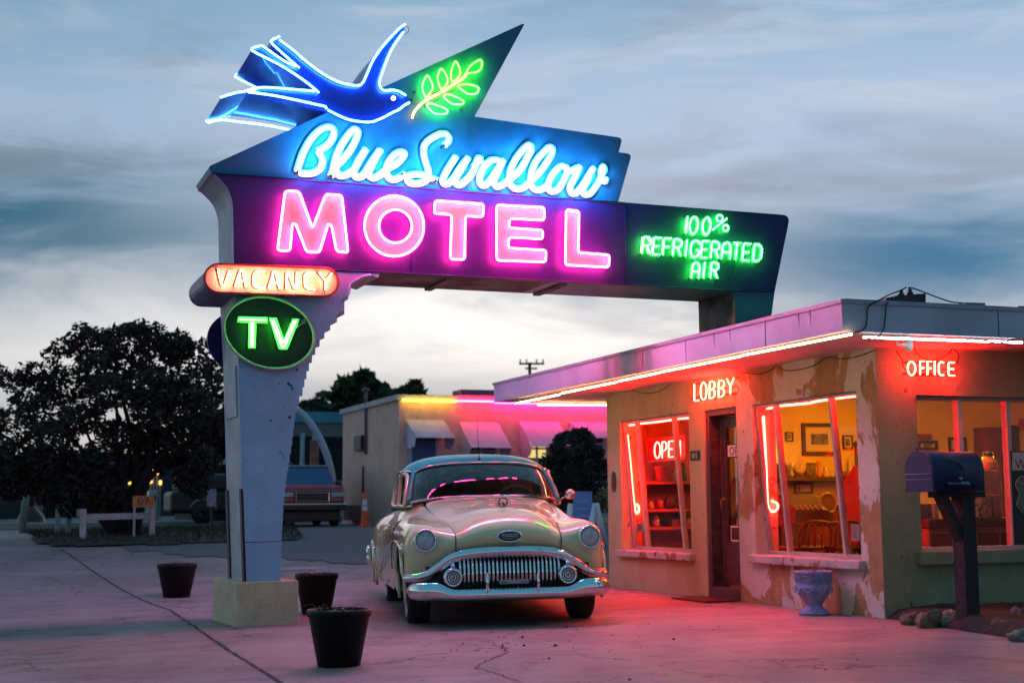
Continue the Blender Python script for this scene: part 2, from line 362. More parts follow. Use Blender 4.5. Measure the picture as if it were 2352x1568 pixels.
# ------------------------------------------------------------------ ground
def axis_steps(segs):
    out = []
    for a, b, st in segs:
        n = max(1, round((b - a) / st)); out += [a + (b - a) * i / n for i in range(n)]
    return out + [segs[-1][1]]
def sheet(xs, ys, dz, keep=None):
    b = MB(); idx = {}
    for j, y in enumerate(ys):
        for i, x in enumerate(xs): idx[i, j] = len(b.v); b.v.append(Vector((x, y, zg(x, y) + dz)))
    for j in range(len(ys) - 1):
        for i in range(len(xs) - 1):
            if keep is None or keep((xs[i] + xs[i + 1]) / 2, (ys[j] + ys[j + 1]) / 2):
                b.f.append((idx[i, j], idx[i + 1, j], idx[i + 1, j + 1], idx[i, j + 1])); b.m.append(0); b.sm.append(True)
    return b
def concrete_mat():
    m = bpy.data.materials.new('stained_concrete'); m.use_nodes = True; t = m.node_tree; b = t.nodes['Principled BSDF']; L = t.links.new
    g = t.nodes.new('ShaderNodeNewGeometry')
    def nz(sc, det, ro, dist=0.0):
        n = t.nodes.new('ShaderNodeTexNoise'); n.inputs['Scale'].default_value = sc; n.inputs['Detail'].default_value = det; n.inputs['Roughness'].default_value = ro; n.inputs['Distortion'].default_value = dist
        L(g.outputs['Position'], n.inputs['Vector']); return n.outputs[0]
    def rng(a, lo, hi, u=0.0, v=1.0):
        r = t.nodes.new('ShaderNodeMapRange'); r.inputs[1].default_value = lo; r.inputs[2].default_value = hi; r.inputs[3].default_value = u; r.inputs[4].default_value = v; L(a, r.inputs[0]); return r.outputs[0]
    def mix(f, a, c):
        x = t.nodes.new('ShaderNodeMix'); x.data_type = 'RGBA'; L(f, x.inputs[0])
        for i, q in ((6, a), (7, c)):
            if isinstance(q, tuple): x.inputs[i].default_value = (*q, 1)
            else: L(q, x.inputs[i])
        return x.outputs[2]
    c = mix(rng(nz(0.55, 6, 0.6, 0.4), 0.35, 0.7), (0.36, 0.245, 0.245), (0.21, 0.142, 0.145))
    c = mix(rng(nz(2.3, 7, 0.65, 0.3), 0.5, 0.7, 0, 0.75), c, (0.10, 0.08, 0.078))
    c = mix(rng(nz(95, 3, 0.7), 0.52, 0.62, 0, 0.6), c, (0.085, 0.07, 0.068))
    c = mix(rng(nz(70, 2, 0.5), 0.66, 0.72, 0, 0.7), c, (0.52, 0.49, 0.47))
    v = t.nodes.new('ShaderNodeTexVoronoi'); v.feature = 'DISTANCE_TO_EDGE'; v.inputs['Scale'].default_value = 0.42
    ad = t.nodes.new('ShaderNodeVectorMath'); ad.operation = 'MULTIPLY_ADD'; ad.inputs[1].default_value = (0.9, 0.9, 0.9); n3 = t.nodes.new('ShaderNodeTexNoise'); n3.inputs['Scale'].default_value = 1.3; n3.inputs['Detail'].default_value = 6; n3.inputs['Roughness'].default_value = 0.65
    L(g.outputs['Position'], n3.inputs['Vector']); L(n3.outputs['Color'], ad.inputs[0]); L(g.outputs['Position'], ad.inputs[2]); L(ad.outputs[0], v.inputs['Vector'])
    crk = t.nodes.new('ShaderNodeMath'); crk.operation = 'MULTIPLY'; L(rng(v.outputs['Distance'], 0.0035, 0.0065, 0.8, 0.0), crk.inputs[0]); L(rng(nz(0.33, 2, 0.5), 0.47, 0.53), crk.inputs[1])
    c = mix(crk.outputs[0], c, (0.04, 0.03, 0.03))
    c = mix(rng(nz(0.85, 3, 0.5, 0.8), 0.64, 0.72, 0, 0.55), c, (0.09, 0.075, 0.07))
    c = mix(rng(nz(5.5, 2, 0.5), 0.70, 0.74, 0, 0.7), c, (0.07, 0.06, 0.058))
    L(c, b.inputs['Base Color']); L(rng(nz(1.1, 5, 0.6), 0.3, 0.7, 0.55, 0.85), b.inputs['Roughness'])
    bp = t.nodes.new('ShaderNodeBump'); bp.inputs['Strength'].default_value = 0.5; bp.inputs['Distance'].default_value = 0.008
    L(nz(75, 6, 0.7), bp.inputs['Height']); L(bp.outputs[0], b.inputs['Normal'])
    return m
CONC = concrete_mat()
GRAVEL = mat('grey_gravel', (0.17, 0.165, 0.17), 0.9, var=0.6, vscale=28, bump=1.0, bscale=35)
SOIL = mat('dark_soil', (0.028, 0.02, 0.015), 0.95, var=0.6, vscale=12, bump=1.0, bscale=22)
TURF = mat('dark_turf', (0.03, 0.033, 0.022), 0.95, var=0.5, vscale=9, bump=0.8, bscale=30)
xs = axis_steps([(-600, -60, 60), (-60, -12, 4), (-12, -1.2, 0.9), (-1.2, 14, 0.5), (14, 60, 4), (60, 600, 60)])
ys = axis_steps([(-40, 4, 4), (4, 32, 0.5), (32, 80, 4), (80, 900, 80)])
structure(sheet(xs, ys, 0.0).build('ground', CONC))
# gravel yard behind the slab; its edge runs from the bed to behind the car
def gravel_keep(x, y): return y > 23.4 + (x - 4.5) * -0.9 + 0.25 * math.sin(x * 3.1) if x > 3.0 else y > 25.2
xs2 = axis_steps([(2.6, 30, 0.25), (30, 60, 3)]); ys2 = axis_steps([(15, 31, 0.25), (31, 90, 3)])
structure(sheet(xs2, ys2, 0.012, gravel_keep).build('gravel_yard', GRAVEL))
# asphalt street far on the left
ASPH = mat('asphalt', (0.075, 0.075, 0.08), 0.85, var=0.3, vscale=5, bump=0.4, bscale=30)
structure(sheet(axis_steps([(-60, 3, 3)]), axis_steps([(44, 80, 4)]), 0.02).build('street', ASPH))
# turf island with its tree: outline seen between the street and the sign post
isl = [ground(*p) for p in ((60, 1226), (95, 1250), (130, 1256), (250, 1256), (400, 1252), (520, 1247), (690, 1243))]
far = [at(668, 1190, 50.0), at(500, 1190, 53.0), at(200, 1190, 53.0), at(60, 1190, 50.0)]
outline = [(p.x, p.y) for p in isl] + [(p.x, p.y) for p in far]
def inside(x, y, poly):
    c = False; j = len(poly) - 1
    for i in range(len(poly)):
        xi, yi = poly[i]; xj, yj = poly[j]
        if (yi > y) != (yj > y) and x < (xj - xi) * (y - yi) / (yj - yi) + xi: c = not c
        j = i
    return c
xs3 = axis_steps([(-1, 13, 0.2)]); ys3 = axis_steps([(21, 56, 0.25)])
structure(sheet(xs3, ys3, 0.035, lambda x, y: inside(x, y, outline)).build('turf_bed', TURF))
b = MB()
for _ in range(16000):
    x, y = random.uniform(0, 9), random.uniform(21, 40)
    if not inside(x, y, outline): continue
    z = zg(x, y) + 0.03; h = random.uniform(0.03, 0.11); a = random.uniform(0, 6.28); w = random.uniform(0.006, 0.014)
    dx, dy = math.cos(a) * w, math.sin(a) * w; lx, ly = random.uniform(-.05, .05), random.uniform(-.05, .05)
    b.add([(x - dx, y - dy, z), (x + dx, y + dy, z), (x + lx, y + ly, z + h)], [(0, 1, 2)], False)
GRASSM = mat('grass_blades', (0.035, 0.042, 0.02), 0.8, var=0.5, vscale=3)
tag(structure(b.build('grass', GRASSM), 'stuff'), 'dark grass growing in the bed under the flowering tree', 'grass')
# pale pavement strip between the turf and the street
PAVE = mat('pale_pavement', (0.33, 0.31, 0.30), 0.85, var=.3, vscale=2)
b = MB(); A_, B_ = at(-60, 1190, 55.0), at(720, 1190, 55.0); C_, D_ = at(720, 1190, 59.0), at(-60, 1190, 59.0)
b.add([Vector((q.x, q.y, zg(q.x, q.y) + .05)) for q in (A_, B_, C_, D_)], [(0, 1, 2, 3)], False); structure(b.build('pavement', PAVE))
# joints and cracks of the slab: thin dark filler strips, 4 mm above the concrete
JOINT = mat('joint_tar', (0.03, 0.025, 0.023), 0.9)
def strip(b, pts, w, wob=0.0, dz=0.004, step=0.12):
    P = [Vector((p[0], p[1], 0)) for p in pts]; Q = []
    for i in range(len(P) - 1):
        n = max(1, int((P[i + 1] - P[i]).length / step))
        Q += [P[i].lerp(P[i + 1], k / n) for k in range(n)]
    Q.append(P[-1]); rows = []
    for i, p in enumerate(Q):
        d = (Q[min(i + 1, len(Q) - 1)] - Q[max(i - 1, 0)]).normalized(); s = Vector((-d.y, d.x, 0))
        c = p + s * random.uniform(-wob, wob); ww = w * random.uniform(0.6, 1.4)
        rows.append([Vector((q.x, q.y, zg(q.x, q.y) + dz)) for q in (c - s * ww, c + s * ww)])
    b.grid([r[::-1] for r in rows], False)
b = MB()
G = ground
strip(b, [G(142, 1262), G(390, 1400), G(520, 1490), G(655, 1574)], 0.014, 0.008)
strip(b, [G(0, 1506), G(170, 1484), G(395, 1460)], 0.008, 0.006)
strip(b, [G(385, 1387), G(470, 1383), G(505, 1380)], 0.005, 0.004)
strip(b, [G(690, 1332), G(760, 1329), G(870, 1325)], 0.005, 0.004)
strip(b, [G(1162, 1475), G(1150, 1488), G(1166, 1497), G(1118, 1518), G(1095, 1532), G(1150, 1550), G(1190, 1566)], 0.006, 0.02, step=0.07)
strip(b, [G(860, 1404), G(920, 1400), G(960, 1391)], 0.004, 0.012)
strip(b, [G(1402, 1352), G(1500, 1366), G(1560, 1372)], 0.004, 0.008)
structure(b.build('slab_joints', JOINT))
# pale paint scuffs and oil patch on the slab
b = MB()
for px, py, w, d in ((690, 1305, 0.42, 0.18), (632, 1458, 0.16, 0.03), (935, 1425, 0.25, 0.012)):
    p = G(px, py); n = 14
    b.add([Vector((p.x + w * math.cos(i * 6.283 / n) * random.uniform(.7, 1.1), p.y + d * math.sin(i * 6.283 / n) * random.uniform(.6, 1.1), 0)) for i in range(n)], [tuple(range(n))], False)
for q in b.v: q.z = zg(q.x, q.y) + 0.005
structure(b.build('slab_patches', mat('pale_scuff', (0.42, 0.41, 0.42), 0.8, var=0.3, vscale=20)))
# dry litter on the slab
b = MB()
for _ in range(110):
    px, py = random.uniform(640, 2352), random.uniform(1400, 1566)
    if random.random() < 0.5: px, py = random.gauss(1300, 180), random.gauss(1470, 18)
    p = G(px, py); r = random.uniform(0.003, 0.009) if random.random() < .92 else random.uniform(.012, .02)
    b.ball((p.x, p.y, p.z + r * 0.4), (r, r * random.uniform(.6, 1), r * 0.5), 5, 3, jit=0.3)
structure(b.build('litter', mat('dry_leaf', (0.05, 0.03, 0.02), 0.9, var=0.5, vscale=30)), 'stuff')
tag(bpy.data.objects['litter'], 'small dry leaves and grit scattered over the slab', 'litter')

# ------------------------------------------------------------------ the big motel sign
YS = 13.85; TH = 0.88                                   # front plane and depth of the sign box
P_PURP = mat('purple_enamel', (0.024, 0.015, 0.13), 0.45, var=0.25, vscale=5, spec=0.3)
P_TEAL = mat('teal_enamel', (0.04, 0.12, 0.20), 0.42, var=0.2, vscale=4, spec=0.3)
P_POST = stucco('blue_grey_enamel', (0.34, 0.53, 0.78), (0.27, 0.34, 0.45), 0.60, 1.6, grime=(0.16, 0.13, 0.14), seed=5.0, grime_amt=0.35, rough_bump=0.12)
P_SIDE = mat('aged_white_metal', (0.50, 0.50, 0.56), 0.5, var=0.25, vscale=3)
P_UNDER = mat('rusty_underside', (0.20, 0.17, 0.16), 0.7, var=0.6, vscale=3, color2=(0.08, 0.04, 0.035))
P_BIRD = mat('bird_blue_enamel', (0.008, 0.035, 0.30), 0.3, var=0.25, vscale=4, coat=0.3)
P_FACE = mat('salmon_letter_face', (0.50, 0.34, 0.11), 0.5, var=0.15, vscale=6)
P_SCRIPT = mat('white_letter_face', (0.75, 0.80, 0.85), 0.4)
P_GFACE = mat('pale_green_face', (0.62, 0.72, 0.62), 0.5)
P_DKG = mat('dark_green_disc', (0.007, 0.009, 0.005), 0.5, var=0.3, vscale=9)
P_VAC = mat('vacancy_cream', (0.75, 0.70, 0.66), 0.5, var=0.12, vscale=4)
CINDER = mat('painted_block', (0.78, 0.57, 0.38), 0.85, var=0.2, vscale=6, bump=0.6, bscale=60)
sign_foot = on(612, 1335, 'Y', YS)
SIGN = thing('motel_sign', 'tall neon motel sign with blue bird on top, arched over the parked car', 'neon sign', (sign_foot.x, YS, zg(sign_foot.x, YS)))
def yp(k, pts, y): return pl(k, pts, 'Y', y)
back = (0, TH, 0)
# lower cabinet
cab = yp('D', [(485, 397), (1436, 465), (1815, 494.5), (1779, 671), (1686, 668), (865, 625), (538, 612)], YS)
curve = smooth(yp('Z2', [(438, 1010), (434, 700), (428, 500), (415, 420), (385, 340), (330, 270), (250, 196)], YS), 4)
poly = rounded(cab[:6], 0.10, False, 5, only=(2,))
b = MB(); b.prism(poly + curve[:-1], back)
n = len(poly) + len(curve) - 1
b.m[0] = 0
for i in range(2, len(b.m)): b.m[i] = 1                   # edges of the box are plain metal
cabinet = b.build('cabinet', [P_PURP, P_SIDE], SIGN)
b = MB()                                                 # panel seams and hem strips of the cabinet front
for a, c in (((1436.5, 465), (1437, 649)), ((941, 430), (945, 628))):
    p, q = yp('D', [a, c], YS - 0.003); b = MB(); b.tube([p, q], 0.004, 5); b.build('panel_seam', P_PURP, cabinet)
b = MB(); b.tube(yp('D', [(487, 398), (1436, 466)], YS - 0.004), 0.009, 6); b.build('panel_seam', P_PURP, cabinet); b = MB(); b.tube(yp('D', [(545, 611.5), (865, 624), (1686, 667), (1778, 670)], YS - 0.003), 0.007, 6)
b.build('panel_seam', P_PURP, cabinet)
b = MB()                                                 # ribs and hatch under the beam
zb = on(941, 627, 'Y', YS).z
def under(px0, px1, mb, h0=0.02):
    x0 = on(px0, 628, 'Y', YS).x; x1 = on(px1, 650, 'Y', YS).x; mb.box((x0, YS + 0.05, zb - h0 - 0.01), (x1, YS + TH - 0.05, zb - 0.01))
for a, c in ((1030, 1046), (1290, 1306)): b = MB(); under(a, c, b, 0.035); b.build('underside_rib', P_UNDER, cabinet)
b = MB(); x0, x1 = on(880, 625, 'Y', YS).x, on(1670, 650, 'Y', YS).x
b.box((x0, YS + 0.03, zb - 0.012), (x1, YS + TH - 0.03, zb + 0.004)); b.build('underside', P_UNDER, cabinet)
# upper panel with its arrow fin
up = yp('D', [(478, 383), (1207, 52), (1090, 268), (1430, 317), (1421, 350), (1451, 354), (1420, 463.5), (486, 397)], YS + 0.012)
b = MB(); b.prism(rounded(up, 0.055, True, 4, only=(0, 1, 3, 5)), (0, TH - 0.024, 0))
for i in range(2, len(b.m)): b.m[i] = 1
fin = b.build('upper_panel', [P_TEAL, P_SIDE], SIGN)
b = MB()
for a, c in (((975, 425), (975, 330)), ((1082, 430), (1082, 180))): b.tube(yp('D', [a, c], YS + 0.010), 0.003, 5)
b.build('panel_seam', P_TEAL, fin)
# post with stepped edge
leftp = yp('P5', [(218, 1325), (205, 950), (190, 430), (177, 180)], YS + 0.002)
xr = [(160, 90), (360, 1325), (360, 1200), (372, 1000), (386, 880), (405, 760), (418, 650), (435, 600), (446, 530), (455, 480)]
edge = zz('P5', [(360, 1325), (361, 1230), (366, 1110), (372, 1000), (386, 880), (405, 760), (418, 650), (431, 585)]) + zz('V6', [(1282, 1540), (1297, 1465), (1315, 1395), (1335, 1320), (1357, 1250), (1383, 1180), (1411, 1107), (1443, 1035), (1483, 967), (1525, 895), (1575, 825), (1630, 755), (1690, 688), (1760, 615)])
E3 = [on(px, py, 'Y', YS + 0.002) for px, py in edge]
def edge_x(z):
    for i in range(len(E3) - 1):
        if E3[i].z <= z <= E3[i + 1].z:
            t = (z - E3[i].z) / max(E3[i + 1].z - E3[i].z, 1e-6); return E3[i].x + (E3[i + 1].x - E3[i].x) * t
    return E3[-1].x if z > E3[-1].z else E3[0].x
z0, z1 = E3[0].z, E3[-1].z; ns = 33; st = []
for i in range(ns):
    za, zbb = z0 + (z1 - z0) * i / ns, z0 + (z1 - z0) * (i + 1) / ns; x = edge_x(zbb)
    st += [Vector((x, YS + 0.002, za)), Vector((x, YS + 0.002, zbb))]
top = yp('V6', [(1760, 560), (1805, 537), (1808, 470), (1812, 400), (1830, 350), (1900, 310), (1980, 268), (2055, 256), (2150, 285), (2165, 222)], YS + 0.002)
topl = Vector((leftp[-1].x, YS + 0.002, on(538, 612, 'Y', YS).z - 0.006)); topr = top[-1].copy(); topr.z = on(865, 625, 'Y', YS).z - 0.01
b = MB(); b.prism(st + top[:-1] + [topr, topl] + leftp[::-1][:3] + [leftp[0]], (0, TH - 0.004, 0))
for i in range(2, len(b.m)): b.m[i] = 1
post = b.build('post', [P_POST, P_SIDE], SIGN)
b = MB()                                                 # folded flashing at the bracket
fl = yp('V6', [(1730, 560), (1812, 470), (1830, 352), (1980, 268), (2060, 255)], YS - 0.012)
b.tube(fl, 0.012, 6); b.build('flashing', P_POST, post)
for x, y, r in ((1215, 1342, 13), (1120, 1505, 17), (1150, 1527, 14), (1163, 1560, 13)):
    p = yp('V6', [(x, y)], YS)[0]; b = MB(); b.lathe([(0.0001, -0.002), (r / 3.92 / 1.2755 / 243 * 1.0, -0.002), (r / 3.92 / 1.2755 / 243, 0.01)], p, 'Y', 14); b.build('bolt_hole', BLACK, post)
p = yp('P5', [(397, 662)], YS)[0]; b = MB(); b.lathe([(0.0001, -0.002), (0.014, -0.002), (0.014, 0.01)], p, 'Y', 14)
b.build('bolt_hole', BLACK, post)
for yy in (1165,):
    p, q = yp('P5', [(214 if yy > 1000 else 203 if yy > 800 else 197, yy), (362 if yy > 1000 else 381 if yy > 800 else 413, yy - 3)], YS - 0.001)
    b = MB(); b.tube([p, q], 0.0028, 5); b.build('panel_seam', DARKM, post)
xl = leftp[1].x; zl = [p.z for p in leftp]
b = MB()                                                 # side face hatches and edge irons
zA, zB = on(*zz('P5', [(205, 950)])[0], 'Y', YS).z, on(*zz('P5', [(190, 430)])[0], 'Y', YS).z
zm = on(*zz('P5', [(185, 655)])[0], 'Y', YS).z
def lx(z):                                               # x of the post's left edge at height z
    for i in range(3):
        if leftp[i].z <= z <= leftp[i + 1].z: return leftp[i].x + (leftp[i + 1].x - leftp[i].x) * (z - leftp[i].z) / (leftp[i + 1].z - leftp[i].z)
    return leftp[0].x if z < leftp[0].z else leftp[3].x
def side_strip(mb, ya, yb, za, zb, t): mb.add([(lx(za) - t, ya, za), (lx(za) - t, yb, za), (lx(zb) - t, yb, zb), (lx(zb) - t, ya, zb), (lx(za) + .01, ya, za), (lx(za) + .01, yb, za), (lx(zb) + .01, yb, zb), (lx(zb) + .01, ya, zb)], [(0, 1, 2, 3), (4, 7, 6, 5), (0, 3, 7, 4), (1, 5, 6, 2), (3, 2, 6, 7), (0, 4, 5, 1)], False)
side_strip(b, YS + 0.10, YS + TH - 0.14, zm, zB - 0.05, 0.018); b.build('side_hatch', P_SIDE, post)
b = MB(); side_strip(b, YS + 0.002, YS + 0.10, leftp[0].z, zA, 0.012); b.build('edge_iron', DARKM, post); b = MB(); side_strip(b, YS + TH - 0.12, YS + TH, leftp[0].z, zA, 0.015); b.build('edge_iron', DARKM, post)
# concrete block under the post
bl = ground(543, 1439); bt = on(548, 1339, 'Y', bl.y).z
th = math.atan2(ground(683, 1428.5).y - bl.y, 0.62)
b = MB(); Mb = Matrix.Translation((bl.x, bl.y, 0)) @ Matrix.Rotation(0.06, 4, 'Z')
b.bbox((0, 0, -0.25), (0.60, 1.03, leftp[0].z + 0.002), 0.012, Mb); b.build('base_block', CINDER, SIGN)
# right-hand support standing in the lobby roof
rs = yp('D', [(1686, 668.4), (1779, 671.4), (1764, 745)], YS + 0.004)
xl2 = rs[0].x
b = MB(); b.prism([rs[0], rs[1], Vector((rs[2].x - 0.03, YS + 0.004, 2.70)), Vector((xl2, YS + 0.004, 2.70))], (0, TH * 0.95, 0))
for i in range(2, len(b.m)): b.m[i] = 1
b.build('roof_support', [P_TEAL, P_UNDER], SIGN)
# MOTEL: five channel letters, each with its outline tube
MOT = dict(
    M=('Z2', [[(890, 360), (1015, 364), (1133, 690), (1250, 388), (1392, 398), (1448, 906), (1345, 895), (1300, 665), (1272, 650), (1195, 903), (1080, 900), (985, 655), (955, 648), (935, 890), (822, 886)]]),
    T=('Q', [[(1062, 600), (1382, 622), (1378, 708), (1262, 700), (1258, 987), (1162, 984), (1172, 692), (1058, 686)]]),
    E=('Q', [[(1467, 628), (1780, 645), (1780, 730), (1552, 717), (1548, 778), (1770, 792), (1770, 852), (1548, 840), (1545, 910), (1792, 925), (1790, 1003), (1467, 992)]]),
    L=('Q', [[(1923, 660), (2008, 668), (2003, 940), (2207, 956), (2203, 1038), (1918, 1022)]]))
circ = lambda cx, cy, rx, ry, n=40, ph=0.0, sweep=1.0: [(cx + rx * math.cos(ph + 6.28318 * sweep * i / n), cy + ry * math.sin(ph + 6.28318 * sweep * i / n)) for i in range(n if sweep == 1.0 else n + 1)]
MOT['O'] = ('Q', [circ(795, 767, 195, 198), circ(803, 768, 108, 108)])
REARM = []
for ch in 'MOTEL':
    k, loops = MOT[ch]
    b = MB()
    outer = yp(k, loops[0], YS - 0.035)
    if ch == 'O':
        inner = yp(k, loops[1], YS - 0.035); n = len(outer)
        for ringf in (lambda p, q, i: (p[i], p[(i + 1) % n], q[(i + 1) % n], q[i]),):
            vs_ = outer + inner + [p + Vector((0, 0.033, 0)) for p in outer] + [p + Vector((0, 0.033, 0)) for p in inner]
            fs_ = []
            for i in range(n):
                j = (i + 1) % n
                fs_ += [(i, j, n + j, n + i), (i, 2 * n + i, 2 * n + j, j), (n + i, n + j, 3 * n + j, 3 * n + i)]
            b.add(vs_, fs_, False)
    else: b.prism(outer, (0, 0.033, 0))
    let = b.build('channel_letter', P_FACE, SIGN); let['label'] = 'letter ' + ch + ' outlined by a pink tube'
    b = MB()
    for lp in loops:
        pts = yp(k, lp, YS - 0.085)
        REARM.append((ch, pts))
        if ch == 'O': b.tube(pts, 0.0095, 8, closed=True)
        else: b.tube(rounded(pts, 0.035, True, 4), 0.0095, 8, closed=True)
    b.build('neon_tube', N_PINK, let)
    for lp in loops:
        for i in range(0, len(lp), 3 if ch != 'O' else 9):
            p = yp(k, [lp[i]], YS - 0.085)[0]; b = MB(); b.tube([p, p + Vector((0.004, 0.055, 0.004))], 0.006, 5); b.build('tube_stand', DARKM, let)
# script lettering in white channels with blue tubes
SCR = [('A', [(275, 1035), (300, 950), (345, 800), (405, 660), (500, 500), (620, 370), (730, 305), (825, 295), (880, 350), (875, 440), (820, 545), (740, 620), (620, 682)]),
       ('A', [(620, 682), (690, 800), (692, 900), (640, 990), (540, 1045), (420, 1058), (310, 1035)]),
       ('A', [(830, 1105), (865, 1030), (905, 850), (965, 680), (1060, 510), (1180, 350), (1255, 335), (1280, 400), (1220, 560), (1120, 720), (1010, 850), (930, 930), (920, 1000), (970, 1085), (1060, 1085), (1160, 1030), (1250, 965)]),
       ('A', [(1415, 650), (1320, 800), (1240, 950), (1210, 1040), (1250, 1110), (1320, 1110), (1400, 1040), (1500, 880), (1640, 665)]),
       ('A', [(1660, 660), (1560, 820), (1470, 1000), (1460, 1080), (1530, 1130), (1620, 1090), (1720, 1010), (1800, 960), (1920, 890), (2020, 780), (2040, 715), (1970, 700), (1870, 750), (1790, 860), (1745, 980), (1760, 1080), (1830, 1150), (1920, 1140), (2060, 1060)]),
       ('B', [(785, 490), (850, 430), (872, 360), (830, 300), (740, 295), (640, 335), (530, 405), (470, 480), (452, 570), (465, 670), (495, 780), (525, 880), (530, 970), (490, 1060), (390, 1105), (260, 1105), (190, 1050), (220, 975), (330, 955), (440, 970), (560, 1010), (670, 1060)]),
       ('B', [(985, 660), (900, 790), (820, 920), (765, 1050), (800, 1115), (880, 1090), (960, 1000), (1090, 800), (1185, 675)]),
       ('B', [(1185, 675), (1090, 830), (990, 1010), (980, 1090), (1030, 1130), (1120, 1080), (1240, 950), (1310, 800), (1340, 700)]),
       ('B', [(1270, 840), (1310, 760), (1350, 690), (1380, 700), (1385, 780)]),
       ('B', [(1720, 745), (1630, 715), (1530, 745), (1440, 850), (1380, 980), (1380, 1090), (1440, 1140), (1530, 1070), (1630, 930), (1740, 745)]),
       ('B', [(1760, 710), (1660, 930), (1610, 1060), (1640, 1150), (1720, 1140), (1835, 1060)]),
       ('C', [(155, 836), (320, 700), (440, 520), (530, 340), (530, 260), (475, 255), (380, 350), (270, 500), (205, 650), (180, 800), (205, 910), (290, 970), (380, 960), (490, 885)]),
       ('C', [(490, 885), (640, 740), (780, 560), (880, 390), (885, 300), (825, 290), (720, 390), (610, 530), (545, 700), (525, 840), (560, 940), (640, 990), (740, 960), (825, 890)]),
       ('C', [(1080, 590), (1000, 615), (900, 720), (830, 850), (820, 960), (880, 1015), (980, 970), (1060, 850), (1120, 720), (1125, 640), (1080, 595)]),
       ('C', [(1090, 690), (1170, 680), (1260, 640), (1330, 600)]),
       ('C', [(1335, 595), (1250, 780), (1180, 930), (1195, 1035), (1270, 1035), (1370, 930), (1560, 615)]),
       ('C', [(1560, 615), (1450, 850), (1385, 990), (1420, 1065), (1520, 1035), (1620, 900), (1690, 760), (1745, 650), (1720, 600), (1685, 650), (1680, 740), (1700, 830), (1755, 850), (1775, 790)])]
bw = MB(); bt_ = MB(); bs = MB(); be = MB()
for i, (k, pts) in enumerate(SCR):
    d = 0.0025 * (i % 4)
    cl_ = smooth(yp(k, pts, YS - 0.016 - d), 5)
    for sd in (-1, 1):
        P = []
        for j, q in enumerate(cl_):
            t_ = (cl_[min(j + 1, len(cl_) - 1)] - cl_[max(j - 1, 0)]).normalized(); P.append(q + Vector((t_.z, 0, -t_.x)) * 0.0385 * sd)
        be.tube(P, 0.0045, 5)
    bw.tube(smooth(yp(k, pts, YS - 0.012 - d), 7), lambda t: 0.037, 10, flat=((0, 1, 0), 0.022))
    tp = smooth(yp(k, pts, YS - 0.085 - d), 7); bt_.tube(tp, 0.0115, 8)
    for q in tp[4::16]: bs.tube([q, q + Vector((0, 0.06, 0))], 0.005, 5)
scr = bw.build('script_lettering', P_SCRIPT, SIGN); be.build('channel_rim', mat('rim_teal', (0.008, 0.05, 0.07), 0.6), scr); bt_.build('neon_tube', N_BLUE, scr); bs.build('tube_stand', DARKM, scr)
for k, x, y in (('A', 283, 1035), ('A', 1995, 1075), ('B', 775, 493), ('B', 640, 1070), ('A', 830, 1100)):
    p = yp(k, [(x, y)], YS - 0.075)[0]; b = MB(); b.lathe([(0.0, -0.03), (0.016, -0.03), (0.018, 0.0), (0.018, 0.07)], p, 'Y', 12); b.build('electrode', DARKM, scr)
b = MB(); b.tube(smooth(yp('A', [(380, 1010), (365, 950), (420, 885), (500, 875), (590, 920), (650, 990)], YS - 0.10), 6), 0.0035, 5)
b.build('cable', WIRE, scr)
# blue bird
BIRD = [(1510, 602), (1480, 570), (1440, 542), (1390, 528), (1330, 532), (1303, 505), (1300, 460), (1330, 370), (1370, 270), (1410, 200), (1462, 125), (1478, 76), (1438, 100), (1380, 160), (1310, 240), (1250, 330), (1210, 420), (1178, 488), (1140, 497), (1075, 490), (1000, 466), (900, 412), (780, 322), (700, 250), (605, 172), (602, 158), (552, 184), (560, 212), (640, 282), (747, 374), (716, 362), (640, 322), (560, 270), (503, 230), (430, 232), (418, 250), (500, 300), (620, 360), (740, 440), (882, 547), (840, 529), (700, 522), (560, 513), (460, 517), (390, 528), (320, 550), (205, 580), (300, 556), (390, 542), (500, 558), (700, 592), (830, 624), (932, 652), (1000, 692), (1080, 727), (1170, 747), (1250, 747), (1330, 717), (1380, 692), (1430, 667), (1470, 632)]
BIRD = [p for i, p in enumerate(BIRD) if i not in (47,)]
BY = YS - 0.10
b = MB(); b.prism(yp('Z1', BIRD, BY), (0, TH + 0.02, 0)); bird = b.build('bird_emblem', P_BIRD, SIGN)
TUBES = [('Z1', [(1480, 565), (1440, 540), (1390, 527), (1330, 530), (1303, 505), (1300, 460), (1330, 370), (1370, 270), (1410, 200), (1462, 128)]),
         ('Z1', [(1475, 76), (1438, 100), (1380, 160), (1310, 240), (1250, 330), (1210, 420), (1180, 480), (1145, 496), (1075, 488), (1000, 465), (900, 410), (780, 320), (700, 250), (608, 182)]),
         ('T4', [(955, 292), (900, 318), (850, 345), (860, 385), (940, 460), (1050, 560), (1208, 695)]),
         ('T4', [(1160, 675), (1040, 620), (920, 545), (800, 460), (735, 415), (700, 415), (615, 440), (600, 465), (650, 500), (820, 585), (1000, 680), (1150, 775), (1320, 895), (1455, 1010)]),
         ('T4', [(1400, 990), (1100, 965), (850, 945), (700, 945), (600, 965), (500, 995), (380, 1015), (200, 1070)]),
         ('T4', [(660, 965), (560, 990), (570, 1005), (660, 1015), (900, 1050), (1150, 1100), (1400, 1155), (1530, 1185), (1552, 1215)]),
         ('Z1', [(942, 665), (1000, 694), (1080, 728), (1170, 745), (1250, 745), (1330, 713), (1380, 686), (1430, 662), (1470, 632), (1505, 612)])]
b = MB(); bs = MB()
for k, pts in TUBES:
    tp = smooth(yp(k, pts, BY - 0.045), 6); b.tube(tp, 0.0095, 8)
    for q in tp[5::22]: bs.tube([q, q + Vector((0, 0.05, 0))], 0.005, 5)
